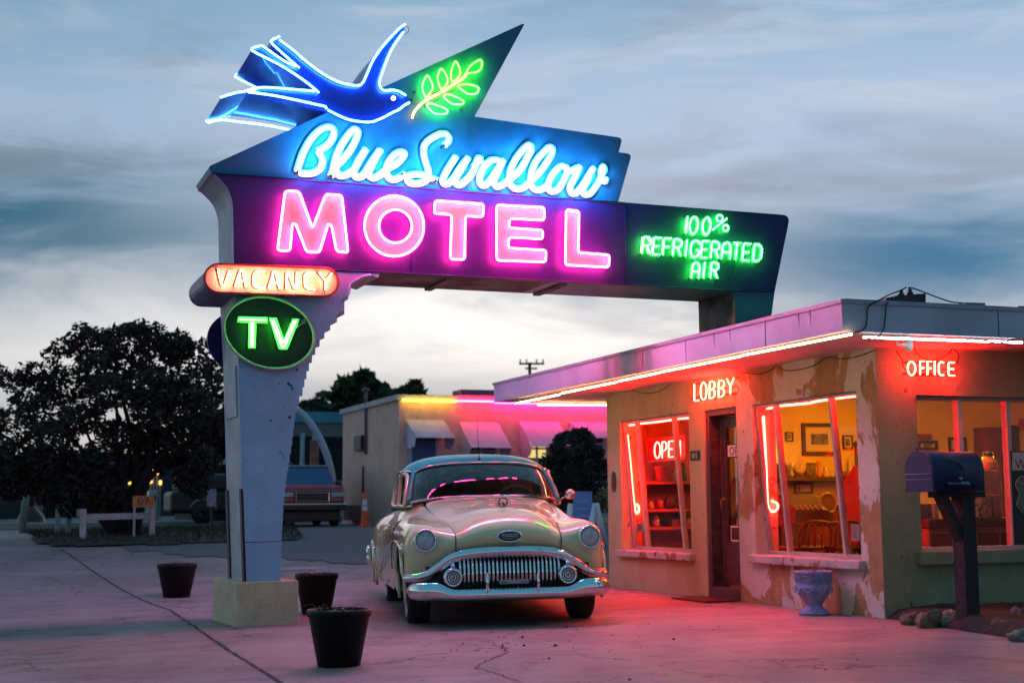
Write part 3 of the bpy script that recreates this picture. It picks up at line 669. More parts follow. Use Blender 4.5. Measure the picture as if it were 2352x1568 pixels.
b.build('neon_tube', N_BIRD, bird); b = MB()
bb_ = BY + TH + 0.05                                      # the same outline on the far side
for k, pts in (TUBES[2], TUBES[3], TUBES[4], TUBES[6]):
    b.tube([Vector((q.x, bb_, q.z)) for q in smooth(yp(k, pts, BY), 5)], 0.0095, 6)
b.tube(smooth([Vector((q.x, bb_, q.z)) for q in yp('T4', [(230, 1090), (400, 1050), (660, 1080), (900, 1110), (1150, 1150), (1400, 1210)], BY)], 5), 0.0095, 6)
b.build('rear_neon_tube', N_BIRD, bird); bs.build('tube_stand', GREYM, bird)
b = MB()
for k, pts in (('T4', [(1350, 1000), (1380, 1080), (1440, 1125), (1500, 1100), (1500, 1050), (1460, 1010)]), ('T5', [(940, 135), (975, 165), (970, 205), (915, 245)])):
    b.tube(smooth(yp(k, pts, BY - 0.03), 6), 0.003, 5)
b.build('cable', WIRE, bird)
p = yp('T5', [(805, 942)], BY - 0.05)[0]
b = MB(); b.ball(p, (0.022, 0.03, 0.022)); b.build('eye_bulb', emit('eye_glow', (1.0, 0.72, 0.66), 9.0), bird)
b = MB(); b.lathe([(0.026, 0.0), (0.026, 0.05)], p, 'Y', 14); b.build('bulb_socket', DARKM, bird)
# sprig in the beak
b = MB(); stemp = smooth(yp('T5', [(1015, 1162), (1035, 1100), (1080, 1040), (1160, 970), (1260, 915), (1400, 840), (1500, 770), (1580, 720), (1622, 662)], YS - 0.045), 6)
b.tube(stemp, 0.0085, 8); sprig = b.build('sprig_stem_tube', N_GOLD, SIGN)
LEAVES = [[(1170, 930), (1135, 860), (1130, 800), (1150, 740), (1185, 692), (1220, 740), (1243, 800), (1235, 850), (1200, 900)], [(1340, 840), (1310, 780), (1298, 720), (1310, 660), (1338, 615), (1380, 660), (1407, 720), (1405, 770), (1375, 815)], [(1460, 755), (1445, 690), (1455, 620), (1495, 535), (1530, 580), (1550, 640), (1540, 690), (1510, 725)], [(1625, 660), (1640, 610), (1690, 560), (1770, 517), (1790, 550), (1780, 610), (1745, 645), (1690, 658)], [(1525, 815), (1570, 790), (1650, 790), (1720, 810), (1755, 835), (1735, 880), (1690, 898), (1630, 890), (1570, 850)], [(1365, 920), (1400, 900), (1460, 910), (1540, 945), (1590, 980), (1570, 1005), (1510, 1010), (1450, 1000), (1400, 960)], [(1180, 1020), (1220, 1000), (1290, 1020), (1370, 1050), (1412, 1080), (1390, 1110), (1320, 1118), (1260, 1105), (1215, 1070)]]
for lf in LEAVES:
    b = MB(); b.tube(smooth(yp('T5', lf, YS - 0.045), 4, True), 0.0085, 8, closed=True); b.build('leaf_tube', N_LIME, SIGN)
for x, y in ((1045, 880), (1010, 970), (1165, 1030), (1560, 1065), (1015, 1160)):
    q = yp('T5', [(x, y)], YS + 0.01)[0]; b = MB(); b.lathe([(0.0, -0.012), (0.012, -0.012), (0.02, -0.006), (0.02, 0.02)], q, 'Y', 14); b.build('electrode', DARKM, SIGN)
for a, c in (((1215, 905), (1330, 850)), ((1230, 990), (1340, 935)), ((1400, 895), (1520, 825))): b = MB(); b.tube(yp('T5', [a, c], YS - 0.03), 0.006, 5); b.build('blacked_out_tube', DARKM, SIGN)
# green lettering on the right
def strokes(ch):
    S = dict(R=[[(0, 1), (0, 0), (.6, 0), (1, .12), (1, .38), (.6, .5), (0, .5)], [(.55, .5), (1, 1)]], E=[[(1, 0), (0, 0), (0, 1), (1, 1)], [(0, .5), (.85, .5)]], F=[[(1, 0), (0, 0), (0, 1)], [(0, .5), (.85, .5)]],
             I=[[(.5, 0), (.5, 1)]], G=[[(1, .25), (.9, .05), (.5, 0), (.1, .1), (0, .4), (0, .7), (.2, .97), (.6, 1), (.95, .9), (1, .58), (.6, .58)]], A=[[(0, 1), (0, .3), (.2, .05), (.5, 0), (.8, .05), (1, .3), (1, 1)], [(0, .58), (1, .58)]],
             T=[[(0, 0), (1, 0)], [(.5, 0), (.5, 1)]], D=[[(0, 0), (0, 1), (.6, 1), (1, .8), (1, .2), (.6, 0), (0, 0)]], V=[[(0, 0), (.45, 1), (.55, 1), (1, 0)]], C=[[(1, .05), (.3, 0), (0, .2), (0, .8), (.3, 1), (1, .97)]], N=[[(0, 1), (0, 0), (1, 1), (1, 0)]], Y=[[(0, 0), (.5, .5), (1, 0)], [(.5, .5), (.5, 1)]],
             L=[[(0, 0), (0, 1), (1, 1)]], B=[[(0, 1), (0, 0), (.6, 0), (1, .12), (1, .36), (.6, .48), (0, .48)], [(.6, .48), (1, .62), (1, .88), (.6, 1), (0, 1)]], P=[[(0, 1), (0, 0), (.6, 0), (1, .12), (1, .42), (.6, .54), (0, .54)]])
    S['O'] = [[(.5 + .5 * math.sin(a * .3142), .5 - .5 * math.cos(a * .3142)) for a in range(21)]]; S['0'] = S['O']; S['1'] = S['I']
    return S[ch]
GREEN = []
for ch, x0, x1 in (('1', 790, 830), ('0', 852, 965), ('0', 1030, 1140)): GREEN.append((ch, x0, x1, 160 + (x0 - 790) * .05, 390 + (x0 - 790) * .05))
for ch, x0, x1 in (('R', 205, 315), ('E', 350, 450), ('F', 490, 590), ('R', 630, 738), ('I', 770, 840), ('G', 868, 985), ('E', 1015, 1110), ('R', 1150, 1258), ('A', 1300, 1415), ('T', 1445, 1545), ('E', 1585, 1685), ('D', 1735, 1840)): GREEN.append((ch, x0, x1, 440 + (x0 - 205) * .067, 668 + (x0 - 205) * .067))
for ch, x0, x1 in (('A', 885, 985), ('I', 1020, 1080), ('R', 1145, 1240)): GREEN.append((ch, x0, x1, 788, 1005))
b = MB(); bs = MB(); bw = MB(); REARG = []
for ch, x0, x1, y0, y1 in GREEN:
    for stq in strokes(ch):
        pts = [(x0 + (x1 - x0) * u + (0.5 - v) * 22, y0 + (y1 - y0) * v + (u * (x1 - x0) * .065)) for u, v in stq]
        p3 = yp('R7', pts, YS - 0.055)
        tp = p3 if ch in 'TINY1' else rounded(p3, 0.02, False, 3); b.tube(tp, 0.0085, 8)
        REARG.append(tp); bw.tube(yp('R7', [(x - 14, y + 14) for x, y in pts], YS - 0.008), lambda t: 0.017, 8, flat=((0, 1, 0), 0.006))
        for q in (tp[0], tp[-1]): bs.tube([q, q + Vector((0, 0.05, 0))], 0.006, 5)
for c_ in (circ(1262, 185, 42, 44, 18), circ(1345, 320, 38, 42, 18)): b.tube(yp('R7', c_, YS - 0.055), 0.0085, 8, closed=True)
b.tube(yp('R7', [(1362, 190), (1165, 345)], YS - 0.055), 0.0085, 8)
gl = b.build('green_lettering_tube', N_MINT, SIGN); bw.build('painted_letters', P_GFACE, gl); bs.build('tube_stand', DARKM, gl)
b = MB(); b.tube(smooth(yp('R7', [(1480, 740), (1478, 850), (1460, 980), (1400, 1045), (1320, 1050), (1250, 1005)], YS - 0.03), 6), 0.0035, 5); b.tube(smooth(yp('R7', [(1240, 795), (1330, 790), (1400, 755)], YS - 0.03), 6), 0.0035, 5)
b.build('cable', WIRE, gl)
# VACANCY can
VY = YS - 0.12
cap = lambda x0, x1, y0, y1, rr, sk: [(x1 - rr + rr * math.sin(a * math.pi / 12), (y0 + y1) / 2 + sk - (y1 - y0) / 2 * math.cos(a * math.pi / 12)) for a in range(13)] + [(x0 + rr - rr * math.sin(a * math.pi / 12), (y0 + y1) / 2 - sk + (y1 - y0) / 2 * math.cos(a * math.pi / 12)) for a in range(13)]
cv = yp('V6', cap(155, 1692, 152, 478, 160, 22), VY)
b = MB(); n = len(cv); inner = [p + Vector((0, 0.05, 0)) for p in cv]
cen = sum(cv, Vector()) / n
inn = [cen + (p - cen) * 0.985 + Vector((0, 0, (cen - p).z * 0.05)) for p in cv]; inn2 = [p + Vector((0, 0.05, 0)) for p in inn]; bk = [p + Vector((0, TH + 0.18, 0)) for p in cv]
vs_ = cv + inn + inn2 + bk; fs_ = []
for i in range(n):
    j = (i + 1) % n; fs_ += [(i, j, n + j, n + i), (n + i, n + j, 2 * n + j, 2 * n + i), (i, 3 * n + i, 3 * n + j, j)]
fs_.append(tuple(range(3 * n, 4 * n)))
b.add(vs_, fs_, False); vac = b.build('vacancy_can', mat('red_brown_enamel', (0.16, 0.13, 0.24), 0.4, var=0.2, vscale=5), SIGN)
b = MB(); b.tube([p + Vector((0, 0.004, 0)) for p in cv], 0.011, 6, closed=True); b.build('can_rim', mat('red_lit_rim', (0.45, 0.03, 0.03), 0.45), vac)  # red light on the can's lip, painted in as its colour
b = MB(); b.add([p + Vector((0, -0.003, 0)) for p in inn2], [tuple(range(n))], False); b.build('vacancy_face', P_VAC, vac)
VL = [[(308, 185), (350, 375), (385, 375), (440, 205)], [(505, 390), (565, 205), (592, 205), (630, 395)], [(532, 325), (606, 328)], [(845, 218), (748, 214), (715, 260), (715, 370), (745, 400), (820, 405), (852, 382)], [(890, 412), (945, 222), (972, 222), (1015, 412)], [(912, 345), (996, 347)], [(1092, 412), (1098, 238), (1118, 238), (1188, 412), (1208, 412), (1215, 228)], [(1420, 232), (1335, 228), (1303, 260), (1308, 390), (1340, 415), (1422, 426)], [(1470, 228), (1545, 322), (1615, 236)], [(1545, 322), (1543, 428)]]
b = MB(); b2 = MB(); bs = MB()
for pts in VL:
    tp = rounded(yp('V6', pts, VY + 0.005), 0.02, False, 3); b.tube(tp, 0.0065, 8)
    b2.tube(rounded(yp('V6', [(x - 17, y + 2) for x, y in pts], VY + 0.042), 0.02, False, 3), 0.013, 8, flat=((0, 1, 0), 0.003))
    for q in (tp[0], tp[-1]): bs.tube([q, q + Vector((0, 0.045, 0))], 0.007, 6)
b.build('neon_tube', N_ORNG, vac); b2.build('painted_letters', mat('rust_letter', (0.16, 0.03, 0.015), 0.6), vac); bs.build('tube_stand', mat('scorched_stand', (0.12, 0.03, 0.02), 0.6), vac)
# TV disc
TY = YS - 0.07
ell = lambda s: [(893 + 515 * s * math.cos(a * math.pi / 28) + 30 * s * math.sin(a * math.pi / 28), 918 + 412 * s * math.sin(a * math.pi / 28) + 40 * s * math.cos(a * math.pi / 28)) for a in range(56)]
b = MB(); b.prism(yp('V6', ell(1.0), TY), (0, 0.065, 0)); tv = b.build('tv_disc', P_DKG, SIGN)
b = MB(); b.prism([p + Vector((0, TH + 0.15, 0)) for p in yp('V6', ell(1.0), TY)], (0, 0.04, 0)); b.build('rear_disc', P_PURP, SIGN)
b = MB(); b.tube(yp('V6', ell(1.0), TY - 0.001), 0.014, 8, closed=True); b.build('disc_rim', mat('cream_rim', (0.52, 0.48, 0.36), 0.5), tv)
TVP = [[(540, 730), (878, 740), (875, 812), (748, 806), (740, 1097), (655, 1097), (662, 803), (530, 800)], [(898, 745), (982, 745), (1068, 1000), (1168, 755), (1248, 758), (1106, 1110), (1008, 1110)]]
TVT = [[[(550, 765), (870, 775)], [(690, 800), (690, 1075), (712, 1075), (712, 800)]], [[(915, 765), (1045, 1085), (1072, 1085), (1205, 775)], [(945, 765), (1058, 1045), (1180, 780)]]]
for q, tt in zip(TVP, TVT):
    b = MB(); b.prism(yp('V6', q, TY - 0.03), (0, 0.029, 0)); tvl = b.build('disc_letter', P_GFACE, tv)
    b = MB()
    for u in tt: b.tube(rounded(yp('V6', u, TY - 0.06), 0.015, False, 3), 0.0085, 8)
    b.build('neon_tube', N_GREEN, tvl)
b = MB(); b.tube(yp('V6', [(1175, 885), (1290, 800)], TY - 0.03), 0.005, 5); b.tube(yp('V6', circ(1293, 790, 18, 20, 14), TY - 0.02), 0.004, 5, closed=True); b.build('cable', GREYM, tvl)

# the far side of the sign carries the same lettering, reading correctly from behind
YR = YS + TH + 0.085; xm = YS * 0 + (on(485, 500, 'Y', YS).x + on(1436, 560, 'Y', YS).x)
for ch, pts in REARM:
    P = [Vector((xm - q.x + .3, YR, q.z)) for q in pts]
    b = MB(); b.tube(P if ch == 'O' else rounded(P, 0.035, True, 3), 0.0095, 6, closed=True); b.build('rear_letter_tube', N_PINK, SIGN)
xg = on(1436, 560, 'Y', YS).x + on(1797, 580, 'Y', YS).x; b = MB()
for tp in REARG: b.tube([Vector((xg - q.x, YR - .03, q.z)) for q in tp], 0.0085, 6)
b.build('rear_green_lettering_tube', N_MINT, SIGN)
b = MB(); xs_ = on(600, 400, 'Y', YS).x + on(1420, 400, 'Y', YS).x
for i, (k, pts) in enumerate(SCR): b.tube([Vector((xs_ - q.x, YR - .0025 * (i % 4), q.z)) for q in smooth(yp(k, pts, YS), 4)], 0.0115, 6)
b.build('rear_script_tube', N_BLUE, SIGN)

# ------------------------------------------------------------------ lobby building
XW, YO = 7.826, 11.197; ZS = 2.474; XF, YF = 6.758, 10.113; XE, YE = 15.2, 17.21
ST_W = stucco('stucco_flaking_white', (0.62, 0.57, 0.47), (0.42, 0.25, 0.11), 0.492, 1.0, seed=3.0, grime_amt=0.3)
ST_O = stucco('stucco_ochre', (0.52, 0.46, 0.24), (0.36, 0.27, 0.14), 0.66, 1.3, seed=11.0, grime_amt=0.35)
ST_G = stucco('stucco_grey', (0.32, 0.28, 0.16), (0.18, 0.14, 0.08), 0.60, 0.8, seed=21.0, grime_amt=0.6)
SILLM = stucco('sill_paint', (0.55, 0.47, 0.44), (0.33, 0.17, 0.11), 0.55, 2.0, seed=7.0)
FASC = mat('lavender_fascia', (0.54, 0.48, 0.58), 0.42, var=0.22, vscale=1.7, bump=0.35, bscale=2.2)
TRIM = mat('fascia_cap', (0.40, 0.36, 0.42), 0.5, 0.2, var=0.2, vscale=4)
SOFF = mat('soffit_white', (0.62, 0.57, 0.52), 0.6, var=0.2, vscale=2.5)
TARP = mat('roof_felt', (0.04, 0.035, 0.04), 0.9)
FRM = mat('window_bar', (0.45, 0.40, 0.38), 0.5, var=0.2, vscale=8)
DOORM = mat('door_purple_brown', (0.045, 0.028, 0.05), 0.45, var=0.5, vscale=14, color2=(0.10, 0.06, 0.055))
INW = mat('yellow_inside_wall', (0.62, 0.47, 0.12), 0.8, var=0.12, vscale=2)
INF = mat('dark_floor', (0.10, 0.055, 0.035), 0.5)
GLS = glass('window_glass', (0.93, 0.95, 0.94), 0.8)
LOB = thing('motel_lobby', 'small stucco motel lobby with flaking paint and neon lined windows', 'building', (XW, 14.2, 0))
TK = 0.28
w2 = (11.53, 13.46, 0.51, 2.098); dr = (13.80, 14.535, 0.0, 2.105); w1 = (14.91, 16.79, 0.48, 2.11)
wa = on(*zz('D', [(1700, 1200)])[0], 'X', XW).y
b = MB()                                                  # flaking front, from the corner to the door
b.box((XW, YO, -0.15), (XW + TK, w2[0], ZS)); b.box((XW, w2[1], -0.15), (XW + TK, dr[0], ZS))
b.box((XW, w2[0], -0.15), (XW + TK, w2[1], w2[2])); b.box((XW, w2[0], w2[3]), (XW + TK, w2[1], ZS))
b.build('wall', ST_W, LOB)
b = MB()                                                  # smoother front, from the door to the far end
b.box((XW, dr[0], dr[3]), (XW + TK, dr[1], ZS)); b.box((XW, dr[1], -0.15), (XW + TK, w1[0], ZS)); b.box((XW, w1[1], -0.15), (XW + TK, YE, ZS))
b.box((XW, w1[0], -0.15), (XW + TK, w1[1], w1[2])); b.box((XW, w1[0], w1[3]), (XW + TK, w1[1], ZS))
b.build('wall', ST_O, LOB)
wo_ = (8.262, 11.6, 0.60, 2.04)
b = MB()                                                  # office front
x0 = XW + TK
b.box((x0, YO, -0.15), (wo_[0], YO + 0.25, ZS)); b.box((wo_[0], YO, -0.15), (wo_[1], YO + 0.25, wo_[2])); b.box((wo_[0], YO, wo_[3]), (wo_[1], YO + 0.25, ZS)); b.box((wo_[1], YO, -0.15), (XE, YO + 0.25, ZS))
b.box((XW + 0.004, YO - 0.004, -0.15), (x0, YO, ZS))
b.build('wall', ST_G, LOB)
b = MB()                                                  # end wall, back wall
b.box((x0, YE - 0.15, -0.15), (XE, YE - 0.003, ZS)); b.box((XE - 0.15, YO + 0.25, -0.15), (XE, YE - 0.15, ZS)); b.build('inner_wall', INW, LOB)
b = MB(); b.box((x0, YO + 0.25, 0.0), (XE - 0.15, YE - 0.15, 0.10)); b.build('floor', INF, LOB)
# roof
b = MB(); b.mi = 0; b.box((XF + 0.02, YF + 0.02, ZS), (XE + 0.6, 18.60, ZS + 0.235)); roof = b.build('roof', [SOFF], LOB)
b = MB(); b.box((XF + 0.03, YF + 0.03, ZS + 0.235), (XE + 0.59, 18.59, ZS + 0.248)); b.build('roof_felt', TARP, roof)
b = MB()
ytop = [(YF, 12.9), (12.903, 15.4), (15.403, 18.60)]
for i, (ya, yb) in enumerate(ytop): b.box((XF, ya, ZS - 0.012 - 0.002 * (i == 1)), (XF + 0.02, yb, ZS + 0.24))
b.box((XF + 0.02, YF, ZS - 0.012), (9.6, YF + 0.02, ZS + 0.24)); b.box((9.603, YF, ZS - 0.012), (XE + 0.6, YF + 0.02, ZS + 0.24)); b.box((XF + 0.02, 18.60, ZS - 0.012), (XE, 18.62, ZS + 0.24))
for y in (10.4, 11.3, 12.2, 12.75, 13.1, 14.0, 14.9, 15.7, 16.6):                    # rivets
    for z in (ZS + 0.03, ZS + 0.19): b.ball((XF, y, z), (0.003, 0.006, 0.006), 6, 4)
b.build('fascia', FASC, roof)
for y in (11.35, 12.9, 14.2, 15.4, 16.9): b = MB(); b.tube([(XF - .001, y, ZS - .01), (XF - .001, y + random.uniform(-.01, .01), ZS + .222)], .004, 5); b.build('fascia_seam', DARKM, roof)
for x in (8.35, 9.6): b = MB(); b.tube([(x, YF - .001, ZS - .01), (x, YF - .001, ZS + .222)], .004, 5); b.build('fascia_seam', DARKM, roof)
b = MB()
for i in range(14):
    y = random.uniform(10.4, 18.3); h_ = random.uniform(.05, .16); b.tube([(XF - .0005, y, ZS + .222), (XF - .0005, y + random.uniform(-.01, .01), ZS + .222 - h_)], lambda t: .006 * (1 - t) + .001, 5)
b.build('drip_stain', mat('drip_rust', (0.22, 0.15, 0.15), 0.8), roof)
b = MB(); b.box((XF - 0.012, YF - 0.012, ZS + 0.222), (XF + 0.03, 18.63, ZS + 0.258)); b.box((XF + 0.03, YF - 0.012, ZS + 0.225), (XE + 0.6, YF + 0.03, ZS + 0.262))
b.build('cap_strip', TRIM, roof)
b = MB()                                                  # a bent sheet on the fascia, as wavy metal
rows = []
for i in range(40):
    y = 13.9 + i * 0.11; d = 0.006 + 0.008 * math.sin(i * 0.7) * math.sin(i * 0.23)
    rows.append([Vector((XF - 0.004 - d * k, y, ZS - 0.005 + 0.22 * j)) for j, k in ((0, 1.0), (0.33, 0.6), (0.66, 0.3), (1, 0.0))])
b.grid(rows); b.build('bent_sheet', FASC, roof)
# windows: glazing leans in at the foot
def slant(z, w): return XW + 0.055 + 0.125 * (w[3] - z) / (w[3] - w[2])
def on_slant(px, py, w, off=0.0):
    x = XW + 0.1
    for _ in range(6):
        p = on(px, py, 'X', x); x = slant(p.z, w) + off
    return on(px, py, 'X', x)
def front_window(w, mull, label):
    o = thing_part('window', LOB, label)
    b = MB(); z0, z1 = w[2] + 0.03, w[3] - 0.02
    b.add([(slant(z0, w), w[0] + .01, z0), (slant(z0, w), w[1] - .01, z0), (slant(z1, w), w[1] - .01, z1), (slant(z1, w), w[0] + .01, z1)], [(0, 3, 2, 1)], False); b.build('pane', GLS, o)
    def bar(mb, ya, yb, za, zb, t=0.018):
        mb.add([(slant(z, w) + s * t, y, z) for z in (za, zb) for y in (ya, yb) for s in (-1, 1)], [(0, 2, 3, 1), (4, 5, 7, 6), (0, 1, 5, 4), (2, 6, 7, 3), (0, 4, 6, 2), (1, 3, 7, 5)], False)
    for y in mull: b = MB(); bar(b, y - 0.019, y + 0.019, z0, z1, 0.03); b.build('mullion', FRM, o)
    b = MB(); bar(b, w[0], w[1], w[2] + 0.002, z0 + 0.012, 0.022); bar(b, w[0], w[1], z1 - 0.012, w[3] - 0.002, 0.022); bar(b, w[1] - 0.03, w[1] - 0.001, z0, z1, 0.024); bar(b, w[0] + 0.001, w[0] + 0.03, z0, z1, 0.024)
    b.build('frame', FRM, o)
    b = MB(); b.bbox((XW - 0.075, w[0] - 0.07, w[2] - 0.085), (XW + 0.20, w[1] + 0.07, w[2] + 0.001), 0.012); b.build('sill', SILLM, o)
    return o
def thing_part(name, parent, label=None):
    o = bpy.data.objects.new(name, None); COL.objects.link(o); o.parent = parent; o.empty_display_size = 0.1
    if label: o['label'] = label
    return o
my2 = [on(*p, 'X', XW + 0.06).y for p in ((1783, 924), (1910, 907))]; my1 = [on(*p, 'X', XW + 0.06).y for p in ((1464.5, 964), (1549, 953))]
W1O = front_window(w1, my1, 'window left of the door'); W2O = front_window(w2, my2, 'window right of the door')
b = MB()
for w, k, vert, tops in ((w2, 'W2', [(190, 310), (198, 460), (206, 620), (212, 760), (220, 835), (245, 858), (270, 840), (268, 812), (236, 796)], [[(210, 268), (255, 260)], [(265, 254), (380, 243), (455, 236)], [(455, 236), (480, 228), (572, 214)], [(585, 211), (720, 196)]]),
                         (w1, 'W1', [(208, 450), (226, 620), (240, 780), (250, 880), (258, 930), (270, 938), (280, 920), (276, 890), (262, 882)], [[(210, 408), (218, 392), (266, 388)], [(274, 384), (390, 372)], [(390, 372), (492, 358)], [(500, 355), (592, 347)]])):
    b = MB(); bs = MB()
    v3 = [on(x, y, 'Y', w[1] - 0.022) for x, y in zz(k, vert[:5])] + [on(x, y, 'Y', w[1] - 0.03) for x, y in zz(k, vert[5:])]; b.tube(smooth(v3, 5), 0.0115, 8)
    for t in tops:
        t3 = [on_slant(x, y, w, 0.07) for x, y in zz(k, t)]; b.tube(rounded(t3, 0.03, False, 3), 0.0115, 8)
        for q in (t3[0], t3[-1]): bs.tube([q, q + Vector((0.0, 0, 0.05))], 0.008, 6)
    for q in v3[:4]: bs.tube([q, q + Vector((0.0, 0.02, 0))], 0.007, 6)
    o = W2O if w is w2 else W1O
    b.build('neon_tube', N_RED, o); bs.build('tube_stand', mat('ceramic_' + k, (0.3, 0.15, 0.12), 0.5), o)
# office window
o = thing_part('window', LOB, 'wide office window'); GY = YO + 0.12
b = MB(); b.add([(wo_[0], GY, wo_[2]), (wo_[1], GY, wo_[2]), (wo_[1], GY, wo_[3]), (wo_[0], GY, wo_[3])], [(0, 1, 2, 3)], False); b.build('pane', GLS, o)
for px in (2200, 2311): x = on(px, 950, 'Y', GY).x; b = MB(); b.box((x - 0.022, GY - 0.035, wo_[2] + .03), (x + 0.022, GY + 0.05, wo_[3] - .03)); b.build('mullion', FRM, o)
b = MB(); b.box((wo_[0], GY - 0.03, wo_[3] - 0.03), (wo_[1], GY + 0.03, wo_[3])); b.box((wo_[0], GY - 0.04, wo_[2]), (wo_[1], GY + 0.03, wo_[2] + 0.03)); b.build('frame', FRM, o)
b = MB(); b.bbox((wo_[0] - 0.06, YO - 0.07, wo_[2] - 0.13), (wo_[1], YO + 0.06, wo_[2] - 0.002), 0.012); b.build('sill', ST_G, o)
# door
o = thing_part('door', LOB); DX = XW + 0.16
b = MB(); b.box((XW + 0.02, dr[1] - 0.07, 0.13), (XW + 0.26, dr[1] - 0.001, dr[3] - 0.07)); b.box((XW + 0.02, dr[0] + 0.001, 0.13), (XW + 0.26, dr[0] + 0.05, dr[3] - 0.07)); b.box((XW + 0.02, dr[0] + 0.001, dr[3] - 0.07), (XW + 0.26, dr[1] - 0.001, dr[3] - 0.001)); b.build('frame', DOORM, o)
ya, yb = dr[0] + 0.052, dr[1] - 0.072
b = MB(); b.box((DX, yb - 0.12, 0.15), (DX + 0.045, yb, 2.02)); b.box((DX, ya, 0.15), (DX + 0.045, ya + 0.10, 2.02)); b.box((DX, ya + 0.10, 1.90), (DX + 0.045, yb - 0.12, 2.02)); b.box((DX, ya + 0.10, 0.15), (DX + 0.045, yb - 0.12, 0.62))
b.build('leaf', DOORM, o)
b = MB(); b.box((DX - 0.004, yb - 0.016, 0.15), (DX, yb - 0.004, 2.02)); b.build('brass_edge', mat('brass', (0.45, 0.33, 0.16), 0.35, 0.8), o)
b = MB(); b.box((DX + 0.02, ya + 0.10, 0.62), (DX + 0.024, yb - 0.12, 1.90)); b.build('pane', GLS, o)
b = MB(); b.tube(smooth([(DX, yb - 0.06, 1.10), (DX - 0.04, yb - 0.06, 1.09), (DX - 0.045, yb - 0.06, 1.02), (DX - 0.03, yb - 0.06, 0.97)], 4), 0.008, 6); b.lathe([(0.0001, -0.006), (0.02, -0.006), (0.02, 0.002)], (DX, yb - 0.06, 1.10), 'X', 12); b.build('handle', MAT['brass'], o)
b = MB(); b.bbox((XW + 0.01, dr[0] + 0.002, -0.05), (XW + 0.26, dr[1] - 0.002, 0.128), 0.01); b.build('step', DOORM, o)
def panel_sign(name, k, rect, X, th, bodymat, label, cat, txt=None, tsize=0.1, tmat=BLACK, inset=None, grp=None):
    (xa, ya), (xb, yb) = zz(k, rect); p = on(xa, ya, 'X', X); q = on(xb, yb, 'X', X)
    b = MB(); b.box((X, min(p.y, q.y), min(p.z, q.z)), (X + th, max(p.y, q.y), max(p.z, q.z)))
    mats = [bodymat]
    if inset:
        b.mi = 1; e = inset[0]; b.box((X - 0.002, min(p.y, q.y) + e, min(p.z, q.z) + e), (X, max(p.y, q.y) - e, max(p.z, q.z) - e)); mats.append(inset[1])
    if txt:
        b.mi = len(mats); mats.append(tmat)
        M = frame_m((X - 0.003, (p.y + q.y) / 2, (p.z + q.z) / 2 - tsize * 0.36), (0, -1, 0), (0, 0, 1)); t = text_mesh(txt, tsize, M, 0.0005); b.add(t.v, t.f, False)
    return b.solo(name, mats, label, cat, grp)
panel_sign('open_sign', 'W1', [(827, 512), (960, 586)], DX + 0.01, 0.006, BLACK, 'black and white printed open sign behind the door glass', 'sign', 'OPEN', 0.14, BLACK, (0.012, WHITE))
panel_sign('door_notice', 'W1', [(848, 1015), (915, 1115)], DX + 0.01, 0.006, WHITE, 'small framed card low in the door glass', 'notice', None, inset=(0.02, WOOD))
panel_sign('door_notice', 'W1', [(846, 1138), (915, 1180)], DX + 0.01, 0.006, WHITE, 'narrow white card below the framed card in the door', 'notice')
panel_sign('house_number', 'W1', [(597, 553), (655, 608)], XW - 0.012, 0.011, BLACK, 'small dark number plate on the wall beside the lobby door', 'number plate', '815', 0.085, WHITE)
b = MB(); p = pl('W1', [(121, 743)], 'X', XW - 0.01)[0]; b.prism([p + Vector((0, 0.07 * math.cos(a * .2618), 0.135 * math.sin(a * .2618))) for a in range(24)], (0.012, 0, 0)); b.mi = 1
b.ball(p, (0.008, 0.045, 0.09)); b.solo('wall_plaque', [mat('plaque_bronze', (0.10, 0.08, 0.05), 0.4, 0.5, var=0.4, vscale=30), MAT['plaque_bronze']], 'oval bronze plaque near the far end of the lobby wall', 'plaque')
NOTE = mat('paper', (0.72, 0.70, 0.70), 0.7)
INK = mat('printed_ink', (0.15, 0.12, 0.14), 0.7)
def paper(k, rect, w, label):
    (xa, ya), (xb, yb) = zz(k, rect); P = [on_slant(x, y, w, 0.012) for x, y in ((xa, ya), (xb, ya), (xb, yb), (xa, yb))]
    b = MB(); b.prism(P, (0.002, 0, 0)); b.mi = 1
    for i in range(7):
        t = 0.12 + i * 0.11; a = P[0].lerp(P[3], t).lerp(P[1].lerp(P[2], t), 0.12); c = P[0].lerp(P[3], t).lerp(P[1].lerp(P[2], t), 0.6 + 0.25 * random.random())
        b.tube([a - Vector((0.003, 0, 0)), c - Vector((0.003, 0, 0))], 0.003, 4)
    b.solo('paper_notice', [NOTE, INK], label, 'notice')
paper('W2', [(695, 930), (740, 1027)], w2, 'white paper notice taped low in the right-hand lobby window')
paper('W1', [(268, 1000), (310, 1055)], w1, 'white paper notice taped low in the left-hand lobby window')
# word signs of bent tube
def word_sign(name, k, glyphs, axis, val, off, color, label, cat, ry=0.0085):
    sgn = {'X': (0.06, 0, 0), 'Y': (0, 0.06, 0)}[axis]
    allp = []; o = thing(name, label, cat, (0, 0, 0))
    b = MB(); bs = MB()
    for pts, rad in glyphs:
        p3 = pl(k, pts, axis, val); p3 = rounded(p3, rad, False, 3) if rad else p3
        b.tube(p3, ry, 8); allp += p3
        for q in (p3[0], p3[-1]): bs.tube([q, q + Vector(sgn) * off], 0.006, 5)
    zs_ = [q.z for q in allp]; o.location = (sum(q.x for q in allp) / len(allp), sum(q.y for q in allp) / len(allp), min(zs_))
    b.build('neon_tube', color, o); bs.build('tube_stand', DARKM, o)
    return o, allp
def gl_(ch, x0, x1, y0, y1, sk=0.0, rad=0.02): return [([(x0 + (x1 - x0) * u, y0 + (y1 - y0) * v + sk * u) for u, v in s], rad) for s in strokes(ch)]
